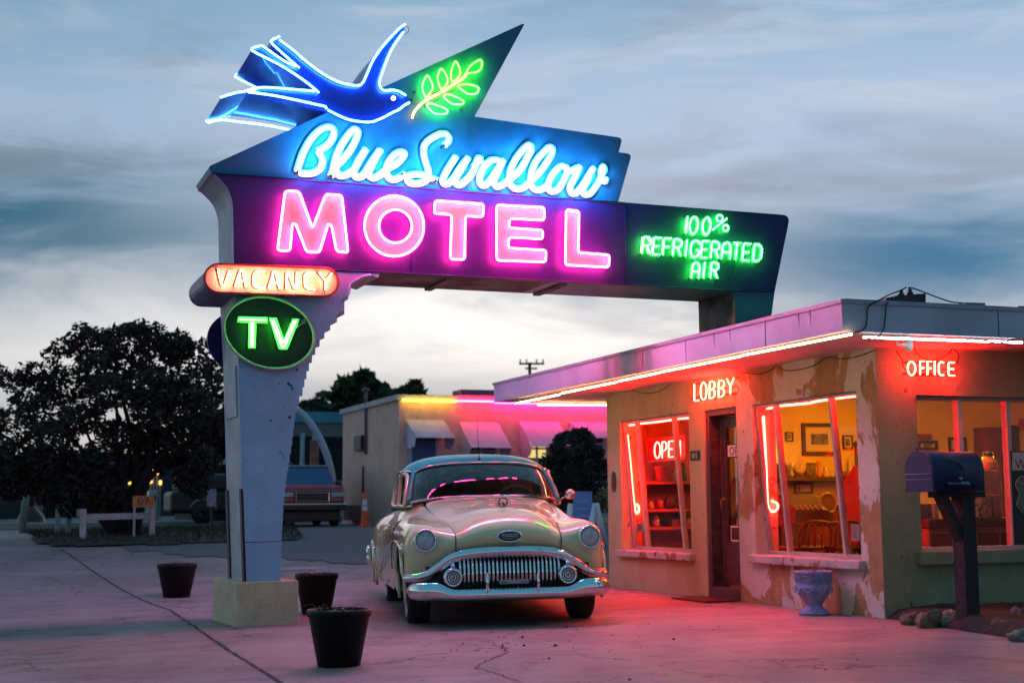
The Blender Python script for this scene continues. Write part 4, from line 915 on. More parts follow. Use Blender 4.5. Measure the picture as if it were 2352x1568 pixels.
gs = gl_('L', 1243, 1270, 556, 655, -4) + gl_('O', 1279, 1313, 550, 650, -3, 0) + gl_('B', 1330, 1360, 545, 640, -5) + gl_('B', 1382, 1414, 540, 632, -5) + gl_('Y', 1430, 1470, 528, 620, -6, 0)
o, ap = word_sign('lobby_sign', 'L', gs, 'X', XW - 0.08, 1.2, N_WORD, 'red neon word sign on the wall above the lobby door', 'neon sign')
b = MB(); p, q = pl('L', [(1232, 640), (1480, 610)], 'X', XW - 0.015); b.tube([p, q], 0.008, 6); b.tube(smooth(pl('L', [(1480, 560), (1498, 590), (1480, 615)], 'X', XW - 0.05), 5), 0.006, 6); b.build('back_rail', DARKM, o)
gs = gl_('O', 480, 548, 718, 838, 4, 0) + gl_('F', 590, 630, 716, 836, 2, 0) + gl_('F', 655, 692, 718, 838, 2, 0) + gl_('I', 708, 730, 716, 838, 0, 0) + gl_('C', 755, 800, 722, 840, 2) + gl_('E', 840, 896, 728, 842, 2)
o, ap = word_sign('office_sign', 'O', gs, 'Y', YO - 0.09, 1.4, N_WORD, 'red neon word sign above the wide office window', 'neon sign')
b = MB()
for y in (735, 830): p, q = pl('O', [(440, y - 4), (900, y)], 'Y', YO - 0.012); b.tube([p, q], 0.008, 6)
b.tube(smooth(pl('O', [(375, 620), (430, 700), (440, 760), (500, 835)], 'Y', YO - 0.06), 5), 0.006, 6); b.tube(smooth(pl('O', [(540, 590), (560, 640), (640, 700), (740, 700), (830, 660), (878, 600)], 'Y', YO - 0.14), 6), 0.006, 6); b.tube(smooth(pl('O', [(880, 600), (925, 650), (925, 710), (895, 740)], 'Y', YO - 0.12), 6), 0.005, 6)
b.build('cable', WIRE, o)
gs = gl_('O', 376, 412, 498, 598, -2, 0) + gl_('P', 424, 450, 496, 596, -2, 0.015) + gl_('E', 464, 494, 492, 590, -2, 0) + gl_('N', 508, 536, 488, 586, -2, 0)
o, ap = word_sign('open_neon_sign', 'W1', gs, 'X', XW + 0.34, 1.0, N_RED, 'red neon open sign hanging inside the left-hand lobby window', 'neon sign', 0.009)
b = MB(); P = pl('W1', [(334, 482), (566, 455), (566, 600), (334, 618)], 'X', XW + 0.41); b.prism(P, (0.02, 0, 0))
for t in ((334, 482), (566, 455)):
    q = pl('W1', [t], 'X', XW + 0.42)[0]; b.tube([q, (q.x, q.y, 2.46)], 0.004, 5)
b.build('backboard', mat('red_black_board', (0.10, 0.015, 0.015), 0.4), o)
b = MB(); b.tube(rounded(pl('W1', [(334, 482), (566, 455), (566, 600), (334, 618)], 'X', XW + 0.40), 0.03, True, 3), 0.006, 6, closed=True); b.build('border_trim', mat('dull_red_trim', (0.4, 0.03, 0.05), 0.4), o)
# tubes under the eaves
def eave(seg, k, axis, val, color, label, up):
    p3 = pl(k, seg, axis, val); o = thing('eave_neon_tube', label, 'neon tube', p3[0], None)
    b = MB(); b.tube(p3, 0.0095, 8); b.build('glass_tube', color, o)
    bs = MB(); L_ = (p3[-1] - p3[0]).length; n = max(2, int(L_ / 0.55))
    for i in range(n + 1):
        q = p3[0].lerp(p3[-1], (i + 0.25) / (n + 0.5)); bs.tube([q + Vector((0, 0, -0.012)), Vector((q.x, q.y, ZS - 0.001))], 0.007, 5)
    bs.build('tube_stand', GREYM, o)
NW = N_WHITE
eave([(2145, 272), (1520, 394)], 'L', 'X', XF + 0.05, NW, 'pale neon tube under the long eave, the length nearest the roof corner', 1)
eave([(1508, 399), (1052, 489)], 'L', 'X', XF + 0.05, NW, 'pale neon tube under the long eave, second length from the roof corner', 1)
eave([(1042, 493), (812, 541)], 'L', 'X', XF + 0.05, NW, 'pale neon tube under the long eave, third length from the roof corner', 1)
eave([(797, 547), (482, 610)], 'L', 'X', XF + 0.05, NW, 'pale neon tube under the long eave, fourth length from the roof corner', 1)
eave([(470, 618), (215, 670)], 'L', 'X', XF + 0.05, NW, 'pale neon tube under the long eave, the length farthest from the roof corner', 1)
eave([(345, 677), (742, 677)], 'L', 'Y', 18.45, N_ORNG, 'orange neon tube under the short far eave beside the round shrub', 1)
eave([(90, 506), (1490, 552)], 'O', 'Y', YF + 0.05, N_COOL, 'cool white neon tube under the eave over the office sign', 1)
# flood lamp, cables and roof clutter
p = pl('O', [(470, 575)], 'Y', YF + 0.35)[0]
o = thing('flood_lamp', 'small white flood lamp under the eave beside the office sign', 'lamp', p)
b = MB(); b.lathe([(0.012, -0.07), (0.016, -0.02), (0.055, 0.02), (0.058, 0.026)], p, 'X', 16); b.build('shade', WHITE, o)
b = MB(); b.tube([p + Vector((-0.06, 0, 0)), p + Vector((-0.10, 0, 0)), Vector((p.x - 0.10, p.y, ZS))], 0.008, 6); b.build('bracket', WHITE, o)
def cable(k, pts, axis, val, label, r=0.006):
    b = MB(); b.tube(smooth(pl(k, pts, axis, val), 6), r, 6); return b.solo('cable', WIRE, label, 'cable')
cable('O', [(0, 465), (55, 455), (105, 420), (120, 350), (122, 270), (145, 225), (240, 170), (330, 125), (410, 95), (470, 65)], 'Y', YF - 0.02, 'black cable looping from the roof corner up to the roof box')
cable('O', [(120, 515), (190, 520), (240, 480), (270, 420), (282, 330), (292, 220), (310, 195)], 'Y', YF - 0.025, 'black cable hanging over the office fascia to the white tube')
cable('O', [(510, 68), (590, 95), (720, 145), (860, 192), (980, 205)], 'Y', YF + 0.4, 'black cable running right from the insulators on the roof')
cable('O', [(1000, 525), (1080, 518), (1170, 535), (1260, 558), (1350, 545), (1440, 520), (1508, 518)], 'Y', YF + 0.01, 'black cable drooping across the white tube of the office eave')
cable('L', [(1520, 492), (1620, 500), (1690, 470), (1712, 455), (1760, 478), (1830, 478), (1930, 450), (2010, 404), (2080, 412), (2180, 400), (2285, 360)], 'X', XW - 0.012, 'thin cable sagging along the flaking wall above the window', 0.005)
cable('L', [(800, 560), (880, 590), (960, 612), (1040, 600), (1110, 555)], 'X', XW - 0.012, 'thin cable sagging along the ochre wall above the left window', 0.004)
b = MB(); P = [on(*q, 'Y', YF + 0.5) for q in zz('O', [(290, 190), (290, 158), (372, 150), (372, 138), (640, 118), (640, 200)])]
b.prism([Vector((q.x, q.y, max(q.z, ZS + 0.25))) for q in P], (0, 0.3, 0)); b.solo('roof_box', mat('roof_box_tin', (0.07, 0.04, 0.05), 0.6, var=0.5, vscale=9), 'dark tin box on the roof above the office sign', 'roof box')
for k_, (x, y0, y1, lab) in enumerate(((422, 130, 85, 'smaller dark insulator on the tin roof box'), (500, 120, 60, 'larger dark insulator on the tin roof box'))):
    p, q = [on(*t, 'Y', YF + 0.55) for t in zz('O', [(x, y0 + 6), (x, y1)])]; h = q.z - p.z
    b = MB(); b.lathe([(0.0, 0), (0.03, 0), (0.03, h * .25), (0.014, h * .3), (0.028, h * .5), (0.014, h * .6), (0.022, h * .85), (0.0, h)], p, 'Z', 12); b.solo('insulator', DARKM, lab, 'insulator')
b = MB(); P = [on(*q, 'Y', YF + 0.3) for q in zz('O', [(990, 225), (990, 198), (1165, 202), (1168, 232)])]; b.prism([Vector((q.x, q.y, max(q.z, ZS + 0.25))) for q in P], (0, 0.18, 0)); b.solo('roof_brick', mat('pink_brick', (0.35, 0.2, 0.2), 0.8), 'low pinkish block lying on the office roof edge', 'block')
b = MB(); p = on(*zz('O', [(1490, 215)])[0], 'Y', YF + 0.4)
b.ball((p.x, p.y, ZS + 0.27), (0.09, 0.07, 0.07), 9, 6, jit=0.25); b.solo('roof_bundle', WIRE, 'dark bundle of cable on the roof at the right edge', 'cable bundle')
# ---- inside the lobby
for x, y, lab in ((10.9, 15.7, 'round ceiling lamp above the left end of the lobby'), (10.6, 13.4, 'round ceiling lamp in the middle of the lobby'), (13.0, 14.0, 'round ceiling lamp above the office end')):
    b = MB(); b.lathe([(0.0001, -0.06), (0.10, -0.05), (0.13, -0.02), (0.13, 0.0)], (x, y, ZS - 0.005), 'Z', 20); b.solo('ceiling_lamp', emit('ceiling_glow', (1.0, 0.34, 0.015), 240.0) if 'ceiling_glow' not in MAT else MAT['ceiling_glow'], lab, 'lamp')
YI = YE - 0.153                                          # inner face of the end wall
p = pl('W2', [(233, 520)], 'Y', YI - 0.07)[0]
o = thing('wall_lamp', 'glowing wall sconce seen at the left edge of the right window', 'lamp', p)
b = MB(); b.lathe([(0.025, -0.12), (0.05, 0.0), (0.035, 0.12)], p, 'Z', 14); b.build('lamp_shade', LAMP, o)
b = MB(); b.box((p.x - 0.03, p.y, p.z - 0.15), (p.x + 0.03, YI, p.z - 0.10)); b.build('bracket', DARKM, o)
def wall_frame(k, rect, Y, label, fm=WOOD, inner=None, cat='picture'):
    (xa, ya), (xb, yb) = zz(k, rect); p = on(xa, ya, 'Y', Y); q = on(xb, yb, 'Y', Y); o = thing('picture_frame', label, cat, ((p.x + q.x) / 2, Y, q.z))
    w = q.x - p.x; e = min(0.05, w * 0.12)
    b = MB(); x0, x1, z0, z1 = p.x, q.x, q.z, p.z
    b.box((x0, Y - 0.03, z0), (x1, Y, z0 + e)); b.box((x0, Y - 0.03, z1 - e), (x1, Y, z1)); b.box((x0, Y - 0.03, z0 + e), (x0 + e, Y, z1 - e)); b.box((x1 - e, Y - 0.03, z0 + e), (x1, Y, z1 - e)); b.build('frame', fm, o)
    b = MB(); b.box((x0 + e, Y - 0.012, z0 + e), (x1 - e, Y - 0.002, z1 - e)); b.mi = 1; m_ = (x1 - x0) * 0.17; b.box((x0 + e + m_, Y - 0.014, z0 + e + m_), (x1 - e - m_, Y - 0.012, z1 - e - m_))
    b.build('print', [mat('mount_card', (0.5, 0.42, 0.2), 0.7) if 'mount_card' not in MAT else MAT['mount_card'], inner or MAT['print_dark']], o)
mat('print_dark', (0.20, 0.17, 0.12), 0.7, var=0.8, vscale=16)
wall_frame('W2', [(405, 350), (612, 535)], YI, 'large framed landscape print with wide mount on the yellow wall')
wall_frame('W2', [(312, 402), (356, 456)], YI, 'small dark picture frame left of the large framed print')
wall_frame('M', [(428, 440), (595, 575)], YI, 'dark framed print behind the first bar of the office window')
wall_frame('M', [(145, 470), (330, 560)], YI, 'brown framed certificate low on the office wall')
# mantel shelf and what stands on it
p, q = pl('W2', [(228, 655), (742, 672)], 'Y', YI - 0.12); zsh = (p.z + q.z) / 2
b = MB(); b.bbox((p.x - 0.5, YI - 0.26, zsh - 0.05), (q.x + 0.3, YI - 0.002, zsh), 0.008); b.solo('mantel_shelf', WOOD, 'long dark shelf along the yellow wall under the large print', 'shelf')
def prof_thing(name, k, x, yb, w, prof, material, label, cat, Y=None, zb=None, n=18):
    Y = YI - 0.13 if Y is None else Y
    c = pl(k, [(x, yb)], 'Y', Y)[0]; e = pl(k, [(x + w, yb)], 'Y', Y)[0]; s = (e.x - c.x)
    if zb is not None: c.z = zb
    b = MB(); b.lathe([(r * s, h * s) for r, h in prof], c, 'Z', n); return b.solo(name, material, label, cat)
YEL = mat('yellow_glaze', (0.5, 0.36, 0.12), 0.25); BRN = mat('brown_glaze', (0.18, 0.08, 0.04), 0.3); CLR = mat('milky_glass', (0.5, 0.42, 0.25), 0.15)
prof_thing('vase', 'W2', 508, 640, 16, [(0, 0), (.7, 0), (1, .8), (.5, 2.2), (.8, 4.4), (.9, 5)], mat('orange_glaze', (0.6, 0.22, 0.05), 0.25), 'tall slim orange vase on the dark shelf', 'vase', zb=zsh)
prof_thing('vase', 'W2', 548, 640, 24, [(0, 0), (.9, 0), (1, .6), (.4, 1.4), (.5, 2.0), (.2, 2.2)], YEL, 'squat yellow vase on the dark shelf', 'vase', zb=zsh)
prof_thing('vase', 'W2', 350, 640, 14, [(0, 0), (.8, 0), (1, 1.2), (.4, 2.4), (.6, 3.0)], CLR, 'small milky glass vase at the left of the dark shelf', 'vase', zb=zsh)
prof_thing('oil_lamp', 'W2', 690, 650, 16, [(0, 0), (.9, 0), (.6, .5), (1, 1.2), (.5, 1.8), (.6, 3), (.35, 5), (.3, 7)], CLR, 'glass oil lamp at the right end of the dark shelf', 'lamp', zb=zsh)
c = pl('W2', [(395, 640)], 'Y', YI - 0.14)[0]; c.z = zsh
o = thing('mantel_clock', 'round yellow clock standing on the dark shelf', 'clock', c)
b = MB(); b.lathe([(0.0001, -0.03), (0.10, -0.03), (0.11, 0), (0.10, 0.04), (0.0001, 0.04)], c + Vector((0, 0, 0.15)), 'Y', 24); b.build('case', YEL, o)
b = MB(); b.lathe([(0.0001, -0.032), (0.08, -0.032)], c + Vector((0, 0, 0.15)), 'Y', 24); b.build('dial', CLR, o)
b = MB(); b.box((c.x - .09, c.y - .04, c.z), (c.x + .09, c.y + .04, c.z + .045)); b.build('foot', WOOD, o)
(xa, ya), = zz('W2', [(432, 640)]); p = on(xa, ya, 'Y', YI - 0.14)
o = thing('photo_frame', 'small dark photo frame standing on the shelf beside the clock', 'picture', (p.x + 0.07, p.y, zsh)); b = MB(); b.box((p.x, p.y, zsh), (p.x + 0.16, p.y + 0.02, zsh + 0.2)); b.build('frame', WOOD, o); b = MB(); b.box((p.x + .02, p.y - .003, zsh + .02), (p.x + .14, p.y, zsh + .18)); b.build('print', MAT['print_dark'], o)
b = MB(); p = pl('W2', [(262, 640)], 'Y', YI - 0.16)[0]; b.bbox((p.x - .12, p.y - .06, zsh), (p.x + .14, p.y + .08, zsh + .19), .02); b.solo('radio', WOOD, 'dark wooden radio on the shelf by the glowing sconce', 'radio')
p, q = pl('W2', [(228, 700), (742, 700)], 'Y', YI - .4)
o = thing('sideboard', 'long dark red sideboard along the back wall under the shelf', 'sideboard', ((p.x + q.x) / 2, YI - .2, .1))
SBM = mat('sideboard_red', (0.20, 0.028, 0.014), 0.45, var=.5, vscale=7)
b = MB(); b.box((p.x - .2, YI - .38, .1), (q.x + .5, YI - .005, .98)); b.build('carcass', SBM, o)
b = MB(); b.bbox((p.x - .24, YI - .42, .98), (q.x + .54, YI - .005, 1.02), .008); b.build('top', WOOD, o)
for i in range(5):
    x0_ = p.x - .15 + i * ((q.x - p.x + .6) / 5); b = MB(); b.bbox((x0_, YI - .40, .18), (x0_ + (q.x - p.x + .6) / 5 - .06, YI - .381, .92), .006); d_ = b.build('door', WOOD if i % 2 else SBM, o)
    b = MB(); b.ball((x0_ + .06, YI - .41, .6), .015, 8, 6); b.build('knob', MAT['brass'], d_)
# table, plate ring and chairs in the middle of the room
ty = 15.2; p, q = pl('W2', [(345, 905), (660, 905)], 'Y', ty); zt = 0.82
o = thing('lobby_table', 'dark carved wooden table behind the right lobby window', 'table', ((p.x + q.x) / 2, ty, 0.1))
b = MB(); b.bbox((p.x - .1, ty - .35, zt - .05), (q.x + .3, ty + .35, zt), .012); b.build('table_top', WOOD, o)
for x in (p.x, q.x + .2):
    for y in (ty - .28, ty + .28): b = MB(); b.lathe([(.035, 0), (.03, .3), (.05, .36), (.03, .45), (.04, zt - .15)], (x, y, .1), 'Z', 12); b.build('leg', WOOD, o)
c = pl('W2', [(560, 808)], 'Y', ty)[0]; r = (pl('W2', [(612, 808)], 'Y', ty)[0] - c).length
o = thing('decorative_plate', 'gold rimmed round plate standing on the dark table', 'plate', (c.x, ty, zt))
b = MB(); b.tube([c + Vector((r * .93 * math.cos(a * .209), 0, (r * .93) * math.sin(a * .209))) for a in range(30)], r * .085, 8, closed=True); b.build('rim', mat('gold_rim', (0.55, 0.42, 0.12), 0.3, 0.4), o)
b = MB(); b.lathe([(.0001, .01), (r * .88, .0)], c, 'Y', 28); b.build('centre', mat('plate_pattern', (0.20, 0.10, 0.04), 0.4, var=0.7, vscale=40), o)
b = MB(); b.box((c.x - .05, ty - .03, zt), (c.x + .05, ty + .06, c.z - r * .85)); b.build('stand', WOOD, o)
c = pl('W2', [(420, 870)], 'Y', ty)[0]
o = thing('cash_register', 'dark ornate cash register on the table left of the round plate', 'cash register', (c.x, ty, zt))
b = MB(); M_ = Matrix.Translation((c.x, ty, zt)); b.prism([M_ @ Vector(v) for v in ((-.24, -.2, 0), (-.24, .2, 0), (-.24, .2, .34), (-.24, 0.0, .34), (-.24, -.12, .18), (-.24, -.2, .14))], (.46, 0, 0)); b.build('body', mat('cast_bronze', (0.09, 0.05, 0.03), 0.45, 0.5, var=0.5, vscale=30, bump=0.5), o)
b = MB()
for i in range(6):
    for j in range(3): b.lathe([(.0001, .02), (.014, .018), (.014, 0)], (c.x - .2 + i * .07, ty - .19 + j * .03, zt + .15 + j * .02), 'Z', 8)
b.build('keys', CLR, o)
b = MB(); b.lathe([(.03, 0), (.012, .03), (.03, .07), (.0001, .1)], (c.x + .01, ty + .1, zt + .34), 'Z', 10); b.build('finial', MAT['cast_bronze'], o)
RED = mat('red_chair_paint', (0.07, 0.010, 0.008), 0.4)
def chair(px, py, yy, rz, label):
    c = pl('W2', [(px, py)], 'Y', yy)[0]; M_ = Matrix.Translation((c.x, yy, 0.1)) @ Matrix.Rotation(rz, 4, 'Z')
    o = thing('chair', label, 'chair', (c.x, yy, .1), 'red chairs round the dark lobby table')
    b = MB(); b.bbox((-.22, -.21, .42), (.22, .21, .46), .015, M_); b.build('seat', RED, o)
    for x in (-.19, .19):
        for y in (-.18, .18): b = MB(); b.tube([M_ @ Vector((x, y, 0)), M_ @ Vector((x * .95, y * .95, .42))], .018, 8); b.build('leg', RED, o)
    b = MB(); b.tube([M_ @ p for p in smooth([(-.2, .2, .46), (-.21, .22, .62), (-.14, .24, .72), (0, .25, .74), (.14, .24, .72), (.21, .22, .62), (.2, .2, .46)], 5)], .018, 8)
    for x in (-.09, 0, .09): b.tube([M_ @ Vector((x, .2, .46)), M_ @ Vector((x, .245, .72))], .01, 6)
    b.build('backrest', RED, o)
chair(430, 1050, 14.35, math.pi, 'red wooden chair on the left in front of the dark table'); chair(590, 1050, 14.25, math.pi + .3, 'red wooden chair on the right in front of the dark table')
# red coat on a stand at the right edge of the right window
c = pl('W2', [(735, 900)], 'Y', 14.6)[0]
o = thing('coat_stand', 'coat stand holding a red coat at the right edge of the window', 'coat stand', (c.x, 14.6, .1))
b = MB(); b.lathe([(.16, 0), (.03, .05), (.02, 1.6), (.03, 1.65), (.0001, 1.68)], (c.x, 14.6, .1), 'Z', 12); b.build('pole', WOOD, o)
b = MB(); b.lathe([(.20, .45), (.19, .7), (.16, 1.0), (.17, 1.2), (.06, 1.34), (.05, 1.38)], (c.x, 14.6, .1), 'Z', 14); b.build('coat', mat('red_cloth', (0.45, 0.02, 0.02), 0.8), o)
# bookcase against the end wall, seen through the left window
p, q = pl('W1', [(335, 1170), (600, 1170)], 'Y', YI - 0.35)
o = thing('bookcase', 'open shelf unit behind the left lobby window', 'shelf', ((p.x + q.x) / 2, YI - .18, .1))
xa_, xb_ = p.x, q.x + .35; RSH = mat('shelf_red_glow', (0.42, 0.06, 0.035), 0.5, var=.3, vscale=6)  # red glow of the window neon is put into the shelf colour
zsv = [pl('W1', [(450, y)], 'Y', YI - .35)[0].z for y in (758, 928, 1040)]
b = MB(); b.box((xa_ - .03, YI - .36, .1), (xa_, YI - .01, zsv[0])); b.box((xb_, YI - .36, .1), (xb_ + .03, YI - .01, zsv[0])); b.build('side_panel', RSH, o)
for z in zsv + [.2]: b = MB(); b.box((xa_ - (.08 if z == zsv[0] else 0), YI - .36, z), (xb_ + (.08 if z == zsv[0] else 0), YI - .01, z + .035)); b.build('shelf', RSH, o)
b = MB(); b.box((xa_ - .25, YI - .012, .1), (xb_ + .1, YI - .005, 2.40)); b.build('back_panel', RSH, o)  # carried up the wall above the shelves, its colour holding the red neon glow
ys_ = YI - .2
prof_thing('flower_pot', 'W1', 412, 745, 40, [(0, 0), (.7, 0), (1, 2), (1.08, 2), (1.08, 2.2), (.9, 2.2)], mat('red_clay', (0.40, 0.09, 0.05), 0.6), 'red clay pot on top of the shelf unit below the neon open sign', 'pot', ys_, zsv[0] + .035)
prof_thing('jar', 'W1', 500, 745, 18, [(0, 0), (1, 0), (1, 2.6), (.6, 3.1), (.6, 3.6)], CLR, 'pale jar on top of the shelf unit', 'jar', ys_, zsv[0] + .035)
prof_thing('jar', 'W1', 560, 745, 20, [(0, 0), (1, 0), (1, 2), (.7, 2.6), (.9, 4), (.6, 5.2)], mat('green_leafy', (0.10, 0.13, 0.05), 0.7, bump=1.0, bscale=20), 'dark green potted plant at the right of the shelf unit', 'plant', ys_, zsv[0] + .035)
prof_thing('mug', 'W1', 412, 915, 18, [(0, 0), (.9, 0), (1, 1.5), (.9, 2.6), (.6, 2.6)], mat('red_mug', (0.35, 0.05, 0.04), 0.3), 'red mug on the second shelf of the shelf unit', 'mug', ys_, zsv[1] + .035)
for i, (x, h, w, lab) in enumerate(((510, .17, .05, 'dark book standing on the third shelf'), (540, .14, .04, 'thin red book standing on the third shelf'), (470, .10, .10, 'low box on the third shelf'))):
    c = pl('W1', [(x, 1030)], 'Y', ys_)[0]; b = MB(); b.box((c.x, ys_ - .08, zsv[2] + .035), (c.x + w, ys_ + .08, zsv[2] + .035 + h)); b.solo('book' if i < 2 else 'box', [WOOD, RED, BRN][i], lab, 'book' if i < 2 else 'box')
for x, y, w, h, zi, m_, nm, lab in ((355, 915, 16, .16, 1, YEL, 'jar', 'yellow jar at the left of the second shelf'), (470, 915, 30, .12, 1, WOOD, 'box', 'dark wooden box on the second shelf'), (530, 915, 14, .2, 1, BRN, 'bottle', 'tall brown bottle on the second shelf'), (385, 1030, 24, .13, 2, CLR, 'bowl', 'pale bowl at the left of the third shelf'), (590, 1030, 18, .18, 2, YEL, 'jar', 'yellow jar at the right of the third shelf')):
    prof_thing(nm, 'W1', x, y, w, [(0, 0), (.8, 0), (1, .6), (1, 1.6), (.55, 2.2), (.6, 2.7)], m_, lab, nm, ys_, zsv[zi] + .035)
for i, (x, m_, lab) in enumerate(((455, BRN, 'brown jug on the dark shelf right of the photo frame'), (580, CLR, 'small glass dome on the dark shelf'), (610, YEL, 'little yellow pot on the dark shelf'), (655, BRN, 'brown pot near the right end of the dark shelf'))):
    prof_thing('pot', 'W2', x, 640, 13, [(0, 0), (.8, 0), (1.1, 1), (.6, 1.9), (.75, 2.3)], m_, lab, 'pot', zb=zsh)
wall_frame('W2', [(640, 420), (700, 500)], YI, 'small picture frame at the right of the large framed print')
wall_frame('W2', [(360, 690), (470, 760)], YI, 'low dark picture frame under the dark shelf', WOOD)
# office counter and goods behind the wide window
CY = 13.2
zc = pl('M', [(600, 1180)], 'Y', CY)[0].z; xa_, xb_ = pl('M', [(120, 1180)], 'Y', CY)[0].x, 12.6
o = thing('office_counter', 'reddish wooden counter behind the wide office window', 'counter', ((xa_ + xb_) / 2, CY, .1))
b = MB(); b.bbox((xa_, CY - .25, zc - .10), (xb_, CY + .3, zc), .01); b.build('counter_top', WOOD, o)
b = MB(); b.box((xa_ + .03, CY - .2, .1), (xb_, CY + .25, zc - .10)); b.mi = 1
for i in range(9): x = xa_ + .06 + i * .31; b.box((x, CY - .215, .2), (x + .26, CY - .2, zc - .16))
b.build('front_panels', [REDWOOD, RED], o)
def cbox(k, rect, Y, material, label, name, cat, d=0.15, zb=None):
    (xa, ya), (xb, yb) = zz(k, rect); p = on(xa, ya, 'Y', Y); q = on(xb, yb, 'Y', Y); z0 = q.z if zb is None else zb
    b = MB(); b.bbox((p.x, Y, z0), (q.x, Y + d, p.z), 0.008); return b.solo(name, material, label, cat)
CAB = mat('red_cabinet', (0.40, 0.14, 0.08), 0.5, var=0.3, vscale=8)
cbox('M', [(705, 742), (915, 1175)], CY - .12, CAB, 'tall red cabinet on the office counter under the glass jar', 'cabinet', 'cabinet', .3, zc)
c = pl('M', [(805, 742)], 'Y', CY + .02)[0]; e = pl('M', [(875, 742)], 'Y', CY + .02)[0]; s = e.x - c.x
o = thing('glass_jar', 'round glass jar with dark lid on the red cabinet', 'jar', c)
b = MB(); b.lathe([(0.0001, 0), (.8 * s, 0), (s, .35 * s), (.95 * s, .8 * s), (.6 * s, 1.4 * s), (.5 * s, 1.55 * s)], c, 'Z', 20); b.build('jar_body', mat('amber_glass', (0.5, 0.3, 0.08), 0.08, coat=0.5), o)
b = MB(); b.lathe([(.55 * s, 1.5 * s), (.55 * s, 1.95 * s), (.0001, 2.0 * s)], c, 'Z', 18); b.build('lid', BLACK, o)
cbox('M', [(640, 985), (755, 1170)], CY - .22, mat('yellow_box_print', (0.5, 0.36, 0.10), 0.5, var=0.9, vscale=14, color2=(0.08, 0.03, 0.02), lo=.48, hi=.52), 'yellow and black printed carton on the counter behind the mailbox post', 'carton', 'box', .08, zc)
cbox('M', [(758, 965), (838, 1172)], CY - .24, mat('striped_goods', (0.30, 0.12, 0.06), 0.5, var=0.8, vscale=40), 'narrow patterned carton right of the yellow one', 'carton', 'box', .06, zc)
cbox('M', [(170, 1050), (285, 1165)], CY - .15, WOOD, 'dark box at the left end of the office counter', 'box', 'box', .2, zc)
cbox('M', [(300, 1045), (350, 1170)], CY - .2, mat('green_tin', (0.2, 0.22, 0.12), 0.4), 'greenish tin beside the dark box on the counter', 'tin', 'tin', .08, zc)
cbox('M', [(850, 965), (925, 1172)], CY - .245, mat('maroon_tin', (0.16, 0.03, 0.03), 0.4), 'plain maroon carton at the right of the patterned carton', 'carton', 'box', .06, zc)
cbox('M', [(762, 345), (920, 575)], YI - .25, mat('maroon_door', (0.18, 0.03, 0.02), 0.5, var=0.4, vscale=5), 'tall maroon cupboard against the office back wall', 'cupboard', 'cupboard', .24, .1)
cbox('M', [(990, 330), (1095, 560)], YI - .2, WOOD, 'dark wooden cupboard right of the maroon one', 'cupboard', 'cupboard', .19, .1)
cbox('M', [(145, 408), (288, 462)], YI - .03, mat('brown_board', (0.20, 0.06, 0.03), 0.6), 'brown notice board high on the office wall', 'notice board', 'notice board', .025)
cbox('M', [(1090, 268), (1170, 372)], YI - .03, mat('red_poster', (0.45, 0.05, 0.03), 0.6, var=.3, vscale=9), 'red poster at the right edge of the office wall', 'poster', 'poster', .02)
# signs standing in the office window at the right edge
(xa, ya), (xb, yb) = zz('M', [(1012, 565), (1420, 1400)]); SY = GY - 0.05
p = on(xa, ya, 'Y', SY); q = on(xb, yb, 'Y', SY)
o = thing('welcome_sign', 'dark welcome sign with a road shield in the office window', 'sign', ((p.x + q.x) / 2, SY, q.z))
b = MB(); b.box((p.x, SY, wo_[2] + .035), (q.x, SY + .02, p.z)); b.build('board', BLACK, o)
P = pl('M', [(1022, 578), (1400, 580), (1400, 742), (1022, 742)], 'Y', SY - .004); b = MB(); b.prism(P, (0, .003, 0)); b.build('header_plate', mat('pinkish_plate', (0.5, 0.42, 0.40), 0.6), o)
t = text_mesh('WELCOME', 0.135, frame_m(P[0] + Vector((.02, -.002, -.16)), (1, 0, 0), (0, 0, 1)), .0005, 'LEFT'); t.build('header_lettering', mat('dark_red_ink', (0.18, 0.03, 0.03), 0.6), o)
sh = [(1110, 797), (1150, 830), (1210, 800), (1270, 830), (1310, 797), (1370, 865), (1340, 960), (1355, 1060), (1290, 1140), (1210, 1170), (1130, 1140), (1065, 1060), (1085, 960), (1050, 865)]
S3 = smooth(pl('M', sh, 'Y', SY - .006), 4, True)
b = MB(); b.tube(S3, .006, 6, closed=True); b.tube([S3[14 * 4 - 3], S3[6 * 4]], .005, 5); b.build('shield_outline', mat('shield_green', (0.32, 0.36, 0.20), 0.5), o)
ctr = sum(S3, Vector()) / len(S3); b = MB(); b.add([ctr + (v - ctr) * .92 + Vector((0, .003, 0)) for v in S3], [tuple(range(len(S3)))], False); b.build('shield_face', mat('shield_dark', (0.12, 0.14, 0.09), 0.5), o)

# ------------------------------------------------------------------ the old cream sedan (x across, y towards the tail, z up; metres)
CREAM = mat('cream_car_paint', (0.64, 0.67, 0.37), 0.22, coat=0.8, spec=0.5)
TEALP = mat('teal_roof_paint', (0.004, 0.42, 0.39), 0.38, coat=0.12, spec=0.3)
CGLS = glass('car_glass', (0.42, 0.47, 0.48), 2.2)
SEATM = mat('grey_seat_cloth', (0.07, 0.07, 0.075), 0.8)
LENS = mat('headlamp_lens', (0.22, 0.23, 0.25), 0.10, 0.75, bump=0.5, bscale=70, coat=1.0)
HGL = glass('headlamp_glass', (0.85, 0.88, 0.90), 2.6); BOWL = mat('headlamp_bowl', (0.85, 0.87, 0.90), 0.4, 0.7, bump=0.8, bscale=45)
YAW = 12.25
cpos = Vector((4.615, 12.24, 0)); cpos.z = zg(cpos.x, cpos.y + 1.0) - 0.004
CAR = thing('classic_car', 'old cream sedan with teal roof and toothy chrome grille parked under the sign', 'car', cpos)
